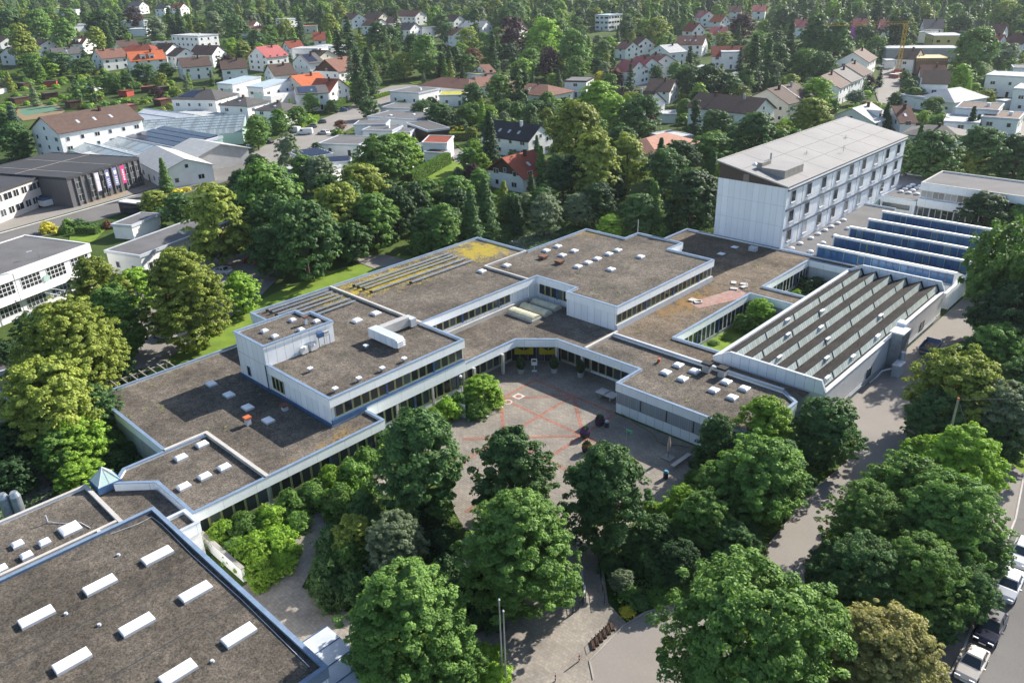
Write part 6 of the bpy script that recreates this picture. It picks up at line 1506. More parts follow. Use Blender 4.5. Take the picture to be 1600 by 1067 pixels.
_, _, _, _ = flat('wide white flat house at the right edge among gardens', 'the white flat house at the right', (1541, 117), (1620, 121), 6.5, 12, 'roofpale', 'white', 2)
flat('white flat house cut by the right picture edge', None, (1585, 138), (1640, 141), 6.5, 12, 'roofpale', 'white', 2)
flat('small white flat house above the wide one at the right edge', None, (1584, 106), (1640, 108), 5, 9, 'bitumen', 'white', 1)
flat('front white terraced house with pale grey roof near the dark conifers', 'the pale grey terraces', (1476, 189), (1530, 192), 6, 12, 'roofpale', 'white', 2, chim=1); flat('upper white terraced house with brown flat roof', None, (1494, 168), (1560, 172), 7.5, 12, 'tilebrown', 'white', 2, chim=1)
flat('right white terraced house with brown edged roof', None, (1534, 182), (1592, 186), 6.5, 12, 'tilebrown', 'white', 2, chim=1)
hip('grey hipped roof with dark chimney above the round green trees', 'the grey hipped roof', (1452, 195), (1478, 197), 6.5, 12, 4.4, 5, 'tilegrey', floors=1)
flat('small pale hut beside the blue pool', None, (1557, 156), (1570, 158), 2.6, 4, 'roofpale', 'white', 1, 'shed', cat='shed', win=False)
q = E(1566, 149, .3); t = thing('garden_pool', 'small round blue paddling pool in the right hand gardens', 'pool', (q.x, q.y, T(q.x, q.y))); m = MB(); m.cone(0, 0, 0, .8, 2.2, 2.2, 20); m.build('wall', G['wframe'], t, local=True); m = MB(); m.cone(0, 0, .803, .83, 2.0, 2.0, 20); m.build('water', surf('pool_blue', (.06, .28, .55)), t, local=True)
for a, b, rf_, wl, lb in [((1280, 32), (1311, 32), 'tilegrey', 'white', 'pair of grey roofed gables left of the magenta house'), ((1333, 30), (1355, 30), 'tilepink', 'magenta', 'house with magenta wall below the crane jib'), ((1375, 31), (1392, 31), 'tilepink', 'white', 'white gable house under the crane jib'), ((1442, 31), (1475, 31), 'tilegrey', 'white', 'wide grey roofed house right of the crane'),
        ((1490, 33), (1530, 34), 'tilegrey', 'cream', 'beige roof behind the round green tree near the top right'), ((1552, 38), (1575, 39), 'tilebrown2', 'white', 'dark red roof near the top right corner'), ((1553, 54), (1568, 55), 'tilepink', 'white', 'small pinkish gable right of the big willow'), ((1583, 52), (1612, 54), 'tilebrown2', 'white', 'white house with red brown roof at the right edge near the top'), ((1365, 46), (1382, 47), 'tilebrown', 'white', 'brown roof below the white gable under the jib')]:
    if wl == 'magenta': G.setdefault('magenta', surf('magenta_render', (.42, .06, .40), .1))
    gable(lb, None if 'magenta' not in lb else 'the magenta house', a, b, 8.5, 11, 5, rf_, wl)
G['yellowwall'] = surf('yellow_render', (.62, .50, .20), .1)
flat('long yellow hall with pale roof right of the crane', 'the yellow hall', (1460, 57), (1506, 57), 6.5, 16, 'roofpale', 'yellowwall', 2, 'hall', cat='hall')
flat('long low grey roof behind the timber shell', 'the long grey roof', (1386, 76), (1498, 77), 5, 12, 'roofpale', 'greywall', 1, 'warehouse', cat='warehouse', win=False)
flat('low grey roofed hut left of the yellow hall', None, (1436, 51), (1460, 52), 4.5, 9, 'tilegrey', 'white', 1)
gr, _, _, _ = flat('white garage at the end of the cul de sac', None, (1385, 95), (1399, 95), 3, 6, 'roofpale', 'white', 0, 'garage', cat='garage', win=False)
m = MB(); m.box(-1.2, -3.06, 0, 1.2, -2.98, 2.2); m.build('door', G['tiledark'], gr, local=True)
G['brickwall'] = surf('orange_brick', (.36, .19, .12), .25)
# timber shell under construction
ts, rf, hl, hw = flat('unfinished house with bright timber roof beams and orange brick walls', 'the timber shell', (1434, 92), (1482, 92), 5.5, 12, 'timber', 'brickwall', 0, 'house_shell', 'timber', win=False, cat='building site')
m = MB()
for k in range(16): m.box(-hl + 2 * hl * k / 15 - .12, -hw - .6, 5.55, -hl + 2 * hl * k / 15 + .12, hw + .6, 5.85)
for y in (-hw * .5, hw * .4): m.box(-hl, y - .2, 5.86, hl, y + .2, 6.0)
m.build('roof_beam', G['timber'], ts, local=True)
# sheds in the allotments
g_ = 'allotment sheds'
for a, b, rf_, wl, lb in [((67, 128.5), (87, 127), 'tilegrey', 'redshed', 'red walled allotment shed with grey roof'), ((104, 120), (120, 118.5), 'tilegrey', 'wood', 'grey roofed shed just right of and above the red walled shed'), ((146, 134), (160, 131), 'tilegrey', 'white', 'pale walled shed in the middle of the allotments'), ((197, 143), (208, 140), 'tilered', 'redshed', 'tiny shed with bright red roof in the allotments'),
        ((221, 137), (241, 135), 'tilepink', 'wood', 'shed with dark pink roof beside the dark red bush'), ((22, 155), (48, 150), 'tilegrey', 'wood', 'long dark allotment shed near the left'), ((69, 147), (90, 144), 'tilegrey', 'wood', 'dark shed beside the yellow bush'), ((108, 160), (126, 157), 'tiledark', 'wood', 'black roofed shed lowest in the allotments'),
        ((198, 166), (214, 162), 'tilepink', 'wood', 'low shed with purple roof just above the brown roofed house'), ((250, 157), (268, 153), 'tilepink', 'wood', 'pinkish roofed shed left of the dark hipped villa'), ((-4, 139), (10, 136), 'tilegrey', 'white', 'pale roofed shed at the left picture edge'), ((36, 131), (46, 129), 'tilegrey', 'wood', 'small grey shed left of the red walled shed'), ((146, 152), (158, 150), 'tiledark', 'wood', 'small black shed left of the round green bush'), ((249, 137), (264, 135), 'tilegrey', 'wood', 'grey shed right of the dark pink roof')]:
    if wl == 'redshed': G.setdefault('redshed', surf('red_boards', (.40, .07, .05), .2))
    flat(lb, None, a, b, 2.1, 3.6, rf_, wl, 0, 'garden_shed', 'wood', fh=.25, cat='shed', win=False)
# tower crane
q = E(1402, 118); cr = thing('tower_crane', 'yellow tower crane standing at the end of the cul de sac', 'crane', (q.x, q.y, T(q.x, q.y)))
tp = E(1414, 38, 20); Hc = 22.0
for hh in range(10, 45):
    pp = P((q.x, q.y, q.z + hh))
    if pp[1] <= 40: Hc = hh; break
cy_ = surf('crane_yellow', (.55, .36, .05), .15)
m = MB(); s = .65
for sx in (-s, s):
    for sy in (-s, s): m.tube([(sx, sy, 0), (sx, sy, Hc)], .11, 4)
n = int(Hc / 1.6)
for k in range(n):
    z0, z1 = Hc * k / n, Hc * (k + 1) / n
    for (a, b) in (((-s, -s), (s, -s)), ((s, -s), (s, s)), ((s, s), (-s, s)), ((-s, s), (-s, -s))):
        p0, p1 = (a, b) if k % 2 else (b, a); m.tube([(*p0, z0), (*p1, z1)], .06, 4)
m.build('mast', cy_, cr, local=True)
jd = (-Vector(RT.xy)).normalized(); jd = (E(1310, 42, Hc).xy - E(1414, 38, Hc).xy).normalized() if False else jd
m = MB(); Lj = 36
for o_, z in ((-.5, Hc), (.5, Hc), (0, Hc + 1.1)):
    w = Vector((-jd.y, jd.x)) * o_; m.tube([(w.x - jd.x * 2, w.y - jd.y * 2, z), (jd.x * Lj + w.x, jd.y * Lj + w.y, z)], .09, 4)
for k in range(28):
    a = jd * (Lj * k / 28); b = jd * (Lj * (k + .5) / 28); c = jd * (Lj * (k + 1) / 28); w = Vector((-jd.y, jd.x)) * .5
    m.tube([(a.x + w.x, a.y + w.y, Hc), (b.x, b.y, Hc + 1.1), (c.x - w.x, c.y - w.y, Hc)], .05, 4)
m.build('jib', cy_, cr, local=True)
m = MB(); m.box(-2, -2, 0, 2, 2, 1.5); m.box(-1.4, -1.4, 1.5, 1.4, 1.4, 2.6); m.build('ballast', G['tileorange'], cr, local=True)
m = MB(); k_ = jd * 12; m.tube([(k_.x, k_.y, Hc), (k_.x, k_.y, Hc - 7)], .05, 4); m.box(k_.x - .3, k_.y - .3, Hc - 7.6, k_.x + .3, k_.y + .3, Hc - 7); m.build('hook', G['wood'], cr, local=True)
for k, (px, py) in enumerate([(1397, 122), (1405, 120), (1401, 117)]):
    q2 = E(px, py); t = thing('site_container', ['red site barrier box nearest the cul de sac', 'orange site box right at the crane foot', 'pale material stack behind the crane foot'][k], 'site box', (q2.x, q2.y, T(q2.x, q2.y)), R(15 * k)); m = MB(); m.box(-2, -1, 0, 2, 1, 1.6); m.build('body', [G['tilepink'], G['tileorange'], G['roofpale']][k], t, local=True); m = MB(); m.box(-2.05, -1.05, 1.603, 2.05, 1.05, 1.75); m.build('lid', G['wframe'], t, local=True)
# garden fences / hedges' posts are planted below; a few white garden things
for px, py, lb in [(650, 266, 'white garden table set on the lawn near the tall hedge')]:
    q = E(px, py); t = thing('garden_table', lb, 'table', (q.x, q.y, 0)); m = MB(); m.box(-1.6, -.6, .7, 1.6, .6, .8); m.build('table_top', G['wframe'], t, local=True)
    for sx in (-1.4, 1.4):
        m = MB(); m.box(sx - .1, -.5, 0, sx + .1, .5, .7); m.build('leg', G['wframe'], t, local=True)
# pylon-like lattice mast near the top
q = E(1158, 18); t = thing('lattice_pylon', 'grey lattice pylon standing in the distant trees', 'pylon', (q.x, q.y, T(q.x, q.y))); m = MB()
for sx in (-1, 1):
    for sy in (-1, 1): m.tube([(sx * 2.2, sy * 2.2, 0), (sx * .4, sy * .4, 22)], .15, 4)
for k in range(10):
    f0, f1 = 2.2 - 1.8 * k / 10, 2.2 - 1.8 * (k + 1) / 10; m.tube([(-f0, -f0, 2.2 * k), (f1, -f1, 2.2 * (k + 1))], .08, 4); m.tube([(f0, -f0, 2.2 * k), (-f1, -f1, 2.2 * (k + 1))], .08, 4)
m.build('frame', G['steel'], t, local=True); m = MB()
for z in (16, 19.5): m.tube([(-5, 5, z), (5, -5, z)], .14, 4)
m.build('cross_arm', G['steel'], t, local=True)
for s_, sh in (((-77, 20), 'the glass pyramid'),): ANCH.append((sh, *P((*s_, 4))[:2]))
for nm, v in [('the west school wing', (-95, 30, 4)), ('the courtyard', (-57, 60, 0)), ('the courtyard wing', (-45, 73, 4)), ('the sawtooth hall', (-36, 95, 4)), ('the paved forecourt', (-33, 34, 0)), ('the road bend', (-25, 50, 0)), ('the parked cars', (-8, 60, 0)), ('the blue windowed workshops', (-32, 145, 4)), ('the tall school block', (-66, 145, 8)), ('the long lawn', (-103, 60, 0)), ('the stonecrop roof', (-92, 80, 7)), ('the long white fascia', (-65, 33, 3)), ('the gym', (-45, 15, 5)), ('the shaded ramp', (-35, 45, 0)), ('the low white school roofs at the right', (-30, 180, 8)), ('the shady car park', (-115, 40, 0)), ('the main road', (-205, 75, 0)), ('the asphalt lane', (-25, 100, 0)), ('the crane', (q.x * 0 + 1, 1, 0))][:-1]:
    a = P(v); ANCH.append((nm, a[0], a[1]))
q = E(1402, 100); ANCH.append(('the crane', 1402, 90))
# ================================================================ TREES
def leafmat(name, c1, c2, rnd=.16):
    m, n, b = _nodes('leaves_' + name)
    at = N(n, 'ShaderNodeAttribute', attribute_name='tint'); oi = N(n, 'ShaderNodeObjectInfo')
    col = mixc(n, at.outputs['Fac'], c1, c2)
    k = math_(n, 'ADD', math_(n, 'MULTIPLY', oi.outputs['Random'], 2 * rnd), 1 - rnd)
    x = N(n, 'ShaderNodeVectorMath', operation='SCALE'); n.links.new(col, x.inputs[0]); n.links.new(k, x.inputs['Scale'])
    col = x.outputs[0]
    n.links.new(col, b.inputs['Base Color']); b.inputs['Roughness'].default_value = .6; b.inputs['Specular IOR Level'].default_value = .15
    tr = N(n, 'ShaderNodeBsdfTranslucent'); y = N(n, 'ShaderNodeVectorMath', operation='MULTIPLY'); n.links.new(col, y.inputs[0]); y.inputs[1].default_value = (1.25, 1.42, .62)
    n.links.new(y.outputs[0], tr.inputs[0]); mx = N(n, 'ShaderNodeMixShader'); mx.inputs[0].default_value = .25
    n.links.new(b.outputs[0], mx.inputs[1]); n.links.new(tr.outputs[0], mx.inputs[2]); n.links.new(mx.outputs[0], n.nodes['Material Output'].inputs[0])
    return m
LM = {
 'dark': leafmat('dark', (.045, .100, .036), (.125, .225, .075)),
 'mid': leafmat('mid', (.076, .155, .036), (.210, .350, .085)),
 'bright': leafmat('bright', (.135, .250, .028), (.330, .500, .075)),
 'olive': leafmat('olive', (.145, .195, .036), (.360, .410, .090)),
 'yellow': leafmat('yellow', (0.322, 0.321, 0.037), (0.805, 0.679, 0.083)),
 'purple': leafmat('purple', (0.036, 0.020, 0.028), (0.119, 0.059, 0.073)),
 'blue': leafmat('blue', (0.048, 0.098, 0.070), (0.146, 0.228, 0.165)),
 'brown': leafmat('brown', (.200, .200, .070), (.480, .440, .170)),
 'grey': leafmat('grey', (.120, .170, .095), (.290, .350, .210)),
 'deep': leafmat('deep', (.028, .064, .028), (.070, .135, .050)),
 'redb': leafmat('redbrown', (0.113, 0.053, 0.037), (0.276, 0.140, 0.083)),
}
BARK = surf('bark', (.11, .085, .065), .35, 2, 9, .95, obj=True)
def prof(kind, t):
    if kind == 'broad': return np.sin(np.pi * (0.10 + .86 * t)) ** .62
    if kind == 'oval': return np.sin(np.pi * (0.08 + .88 * t ** .85)) ** .75
    if kind == 'column': return (np.sin(np.pi * (.12 + .82 * t ** .8))) ** .5
    if kind == 'spruce': return (1 - t) ** .85 * (.35 + .65 * np.minimum(1, t * 9)) + .03
    if kind == 'shrub': return np.sqrt(np.maximum(0, 1 - t ** 2.2)) * .98 + .02
    if kind == 'willow': return np.sin(np.pi * (.02 + .93 * t ** 1.3)) ** .5
def crown_mesh(name, kind, Rr_, z0, z1, lobes, sub, per, rs, ls, seed, spread=.5):
    jn = .42 if ls < .25 else .26
    rg = np.random.default_rng(seed)
    # big lobes
    if kind == 'spruce':
        lv = lobes; t = np.repeat(np.linspace(0, .97, lv), sub); nS = len(t)
        th = rg.uniform(0, 2 * np.pi, nS); rr = prof(kind, t) * Rr_ * rg.uniform(.45, 1.0, nS); tt = t + rg.normal(0, .012, nS)
        C = np.stack([rr * np.cos(th), rr * np.sin(th), z0 + (z1 - z0) * tt - rr * .22], 1); out = np.stack([np.cos(th), np.sin(th), np.full(nS, .35)], 1)
        RS = rs * (.45 + .75 * (1 - t)) * rg.uniform(.8, 1.2, nS)
    else:
        t = rg.uniform(0.03, 1, lobes) ** (.85 if kind != 'shrub' else 1.3)
        th = np.arange(lobes) * 2.39996 + rg.uniform(-.5, .5, lobes); rr = prof(kind, t) * Rr_ * rg.uniform(spread * .7, spread * 1.15, lobes)
        LC = np.stack([rr * np.cos(th), rr * np.sin(th), z0 + (z1 - z0) * (.08 + .80 * t)], 1); LR = Rr_ * rg.uniform(.24, .50, lobes) * (1.1 - .3 * t)
        d = rg.normal(size=(lobes, sub, 3)); d /= np.linalg.norm(d, axis=2, keepdims=True); d[:, :, 2] = d[:, :, 2] * .8 + .18
        C = (LC[:, None] + d * LR[:, None, None] * rg.uniform(.78, 1.08, (lobes, sub, 1))).reshape(-1, 3); out = d.reshape(-1, 3)
        # a filled skin on the overall crown so that gaps stay small
        ns = int(lobes * sub * .42); t2 = rg.uniform(0, 1, ns); th2 = rg.uniform(0, 2 * np.pi, ns); wob = 1 + .20 * np.sin(th2 * 3 + seed + t2 * 5) + .13 * np.sin(th2 * 5 + t2 * 9 + seed * 2)
        r2 = prof(kind, t2) * Rr_ * wob * rg.uniform(.70, .98, ns)
        C2 = np.stack([r2 * np.cos(th2), r2 * np.sin(th2), z0 + (z1 - z0) * t2], 1); o2 = np.stack([np.cos(th2), np.sin(th2), (t2 - .4) * 2], 1)
        C = np.concatenate([C, C2]); out = np.concatenate([out, o2]); nS = len(C)
        nt2 = int(ns * .16); t3 = rg.uniform(.12, 1, nt2); th3 = rg.uniform(0, 2 * np.pi, nt2); r3 = prof(kind, t3) * Rr_ * rg.uniform(.98, 1.16, nt2)
        C = np.concatenate([C, np.stack([r3 * np.cos(th3), r3 * np.sin(th3), z0 + (z1 - z0) * t3 * rg.uniform(.97, 1.06, nt2)], 1)]); out = np.concatenate([out, np.stack([np.cos(th3), np.sin(th3), t3 + .2], 1)]); nS = len(C)
        # drop clumps buried deep inside
        tz = np.clip((C[:, 2] - z0) / (z1 - z0), 0, 1); keep = (np.hypot(C[:, 0], C[:, 1]) > .38 * prof(kind, tz) * Rr_) | (rg.random(nS) < .3) | (tz > .8); keep &= C[:, 2] > z0 - .6
        C, out = C[keep], out[keep]; nS = len(C); RS = rs * rg.uniform(.6, 1.35, nS)
    ct = rg.random(nS) * .75
    L = nS * per; ci = np.repeat(np.arange(nS), per)
    d = rg.normal(size=(L, 3)); d[:, 2] = np.abs(d[:, 2]) * .9 - .15; d /= np.linalg.norm(d, axis=1, keepdims=True)
    fl = np.array([1, 1, .62 if kind != 'spruce' else .38])
    if kind == 'willow': fl = np.array([.75, .75, 1.9])
    p = C[ci] + d * fl * RS[ci][:, None] * rg.uniform(.35, 1.0, (L, 1)) ** .5
    if kind == 'willow': p[:, 2] -= .4
    on = out[ci] / np.linalg.norm(out[ci], axis=1, keepdims=True)
    nrm = d * .6 + on * .45 + rg.normal(size=(L, 3)) * jn + np.array([0, 0, .30]); nrm /= np.linalg.norm(nrm, axis=1, keepdims=True)
    u = np.cross(nrm, rg.normal(size=(L, 3))); u /= np.linalg.norm(u, axis=1, keepdims=True); v = np.cross(nrm, u)
    s = ls * rg.uniform(.6, 1.25, (L, 1)); w = s * rg.uniform(.5, .8, (L, 1))
    V = np.stack([p - u * s, p - v * w, p + u * s, p + v * w], 1).reshape(-1, 3)
    me = bpy.data.meshes.new(name); nv = len(V)
    me.vertices.add(nv); me.vertices.foreach_set('co', V.astype(np.float32).ravel())
    me.loops.add(nv); me.loops.foreach_set('vertex_index', np.arange(nv, dtype=np.int32))
    me.polygons.add(L); me.polygons.foreach_set('loop_start', np.arange(0, nv, 4, dtype=np.int32)); me.polygons.foreach_set('loop_total', np.full(L, 4, dtype=np.int32))
    a = me.attributes.new('tint', 'FLOAT', 'FACE'); a.data.foreach_set('value', np.clip(ct[ci] + rg.random(L) * .4 - .08, 0, 1).astype(np.float32))
    me.update(); me.materials.append(LM['mid'])
    return me
def trunk_mesh(z1, r, limbs, Rr_, seed, zc):
    rg = random.Random(seed); m = MB(); m.tube([(0, 0, -.3), (.05, .03, z1 * .35), (0, .08, z1 * .65), (.05, 0, z1 * .93)], [r, r * .75, r * .5, r * .15], 8)
    for k in range(limbs):
        a = 6.283 * k / limbs + rg.random(); z = zc + (z1 - zc) * .55 * k / limbs; q = Rr_ * rg.uniform(.5, .75)
        m.tube([(0, 0, z), (q * .4 * math.cos(a), q * .4 * math.sin(a), z + q * .45), (q * math.cos(a), q * math.sin(a), z + q * .85)], [r * .45, r * .3, r * .08], 5)
    return m.mesh('trunk', BARK)
# prototypes: nominal radius / total height are known, instances are scaled
PROTO = {}
def proto(key, kind, Rr_, z0, z1, lobes, sub, per, rs, ls, n, spread=.5, tr=.3):
    PROTO[key] = [(crown_mesh('crown', kind, Rr_, z0, z1, lobes, sub, per, rs, ls, 100 + 7 * i + hash_(key), spread), trunk_mesh(z1, tr, 6, Rr_, i, z0), Rr_, z1) for i in range(n)]
def hash_(s): return sum(ord(c) * (i + 1) for i, c in enumerate(s)) % 997
proto('broad0', 'broad', 5.0, 1.0, 11.0, 20, 28, 66, .56, .175, 4, .58)
proto('oval0', 'oval', 4.2, .8, 12.0, 20, 28, 66, .54, .17, 3, .55)
proto('broad9', 'broad', 5.0, .8, 11.0, 26, 40, 80, .42, .115, 2, .6)
proto('oval9', 'oval', 4.2, .6, 12.0, 26, 40, 80, .40, .115, 2, .56)
proto('willow0', 'willow', 5.0, .8, 12.0, 18, 26, 56, .55, .19, 1, .55)
proto('shrub0', 'shrub', 2.2, 0.0, 2.6, 10, 22, 34, .40, .13, 3, .6, .08)
proto('spruce0', 'spruce', 3.2, .8, 15.0, 26, 20, 34, .85, .20, 2)
proto('broad1', 'broad', 5.0, 1.0, 11.0, 16, 22, 32, .72, .27, 4, .58)
proto('oval1', 'oval', 4.2, .9, 12.0, 16, 22, 32, .68, .26, 2, .55)
proto('spruce1', 'spruce', 3.2, .8, 15.0, 20, 14, 22, 1.0, .32, 2)
proto('column1', 'column', 1.7, .3, 12.0, 16, 12, 20, .55, .30, 2, .5, .15)
proto('shrub1', 'shrub', 2.2, 0.0, 2.6, 8, 12, 14, .55, .26, 2, .6, .08)
proto('broad2', 'broad', 5.0, 1.2, 11.0, 14, 16, 20, .85, .36, 3, .58)
proto('oval2', 'oval', 4.2, 1.2, 12.0, 14, 16, 20, .8, .36, 2, .55)
proto('spruce2', 'spruce', 3.2, .8, 15.0, 16, 12, 18, 1.1, .36, 2)
proto('column2', 'column', 1.7, .3, 12.0, 12, 8, 10, .7, .45, 1, .5, .15)
proto('shrub2', 'shrub', 2.2, 0.0, 2.6, 6, 9, 7, .75, .45, 2, .6, .08)
proto('broad3', 'broad', 5.0, 1.2, 11.0, 12, 12, 12, 1.0, .50, 3, .58)
proto('oval3', 'oval', 4.2, 1.2, 12.0, 12, 12, 12, .95, .50, 2, .55)
proto('spruce3', 'spruce', 3.2, .8, 15.0, 14, 9, 12, 1.25, .5, 2)
PROTO['shrub3'] = PROTO['shrub2']; PROTO['willow1'] = PROTO['willow0']; PROTO['willow2'] = PROTO['broad2']
TONE = {'dark': 'dark green', 'mid': 'mid green', 'bright': 'bright green', 'olive': 'olive green', 'yellow': 'yellow', 'purple': 'dark purple', 'blue': 'blue green', 'brown': 'brownish', 'grey': 'silvery green', 'deep': 'blackish green', 'redb': 'red brown'}
KIND = {'broad': ('broadleaf_tree', 'round crowned tree', 'tree'), 'oval': ('broadleaf_tree', 'tall oval tree', 'tree'), 'willow': ('broadleaf_tree', 'drooping tree', 'tree'), 'spruce': ('conifer_tree', 'pointed conifer', 'conifer'), 'column': ('column_tree', 'narrow columnar tree', 'tree'), 'shrub': ('shrub', 'shrub', 'shrub')}
TREES = []      # (x, y, px, py, crown px radius)
USED = set()
COUNTS = {}
def label_for(kind, tone, px, py, size):
    ds = sorted(((a[1] - px) ** 2 + 2.2 * (a[2] - py) ** 2, a) for a in ANCH)
    desc = KIND[kind][1]
    for sz in (size, {'big': 'broad', 'small': 'compact'}.get(size, 'medium sized')):
        for _, (nm, ax, ay) in ds[:9]:
            dx, dy = px - ax, py - ay
            if abs(dx) > 1.5 * abs(dy): rel = 'left of' if dx < 0 else 'right of'
            else: rel = 'behind' if dy < 0 else 'in front of'
            for r2 in (rel, {'left of': 'further left of', 'right of': 'further right of', 'behind': 'well behind', 'in front of': 'well in front of'}[rel]):
                lb = ' '.join(f'{sz} {TONE[tone]} {desc} {r2} {nm}'.split())
                if lb not in USED and len(lb.split()) <= 16: USED.add(lb); return lb
    ds0 = ds[0][1][0]; k = 2
    a1, a2 = ds[0][1][0], ds[1][1][0]
    for wd in ('second', 'third', 'fourth', 'fifth', 'sixth', 'seventh', 'eighth'):
        lb = f'{wd} {TONE[tone]} {desc} counted from {a1}'
        if lb not in USED: USED.add(lb); return lb
    return f'{TONE[tone]} {desc} between {a1} and the next gardens'
def tree(kind, tone, px=None, py=None, rpx=None, pos=None, Rm=None, hs=1.0, label=None, size=None):
    """crown centre pixel + crown half-width in pixels -> ground position and size"""
    nomR, nomH = PROTO[kind + '1'][0][2], PROTO[kind + '1'][0][3]
    if pos is None:
        v = E(px, py, 0); dist = (v - Vector((0, 0, H))).dot(FW); Rm = rpx * dist / FPX
        for _ in range(5):
            h = nomH * Rm / nomR * hs; v = E(px, py, h * (.55 if kind != 'shrub' else .45)); dist = (Vector((v.x, v.y, v.z)) - Vector((0, 0, H))).dot(FW); Rm = rpx * dist / FPX
    else:
        v = Vector((pos[0], pos[1], 0)); q = P((v.x, v.y, T(v.x, v.y) + nomH * Rm / nomR * hs * .55)); px, py = q[0], q[1]; dist = q[2]; rpx = Rm * FPX / dist
    lod = 0 if dist < 128 else (1 if dist < 300 else 2)
    if kind == 'column' and lod == 0: lod = 1
    if kind in ('broad', 'oval') and lod == 0 and (Rm > 5.6 or dist < 72): lod = 9
    pl = PROTO[kind + str(lod)]; cr, tk, _, _ = pl[int(RNG.integers(len(pl)))]
    s = Rm / nomR; name, _, cat = KIND[kind]
    size = size or ('big' if rpx > (60 if lod == 0 else 26) else 'small' if rpx < (28 if lod == 0 else 11) else '')
    COUNTS[name] = COUNTS.get(name, 0) + 1
    root = thing(name, label or label_for(kind, tone, px, py, size), cat, (v.x, v.y, T(v.x, v.y) - .05), RNG.uniform(0, 6.28))
    c = link('crown', cr, root); c.scale = (s, s, s * hs)
    c.material_slots[0].link = 'OBJECT'; c.material_slots[0].material = LM[tone]
    t = link('trunk' if kind != 'shrub' else 'stem', tk, root); t.scale = (s, s, s * hs)
    TREES.append((v.x, v.y, px, py, rpx))
    return root
def many(rows):
    for r in rows: tree(*r[:5], **(r[5] if len(r) > 5 else {}))
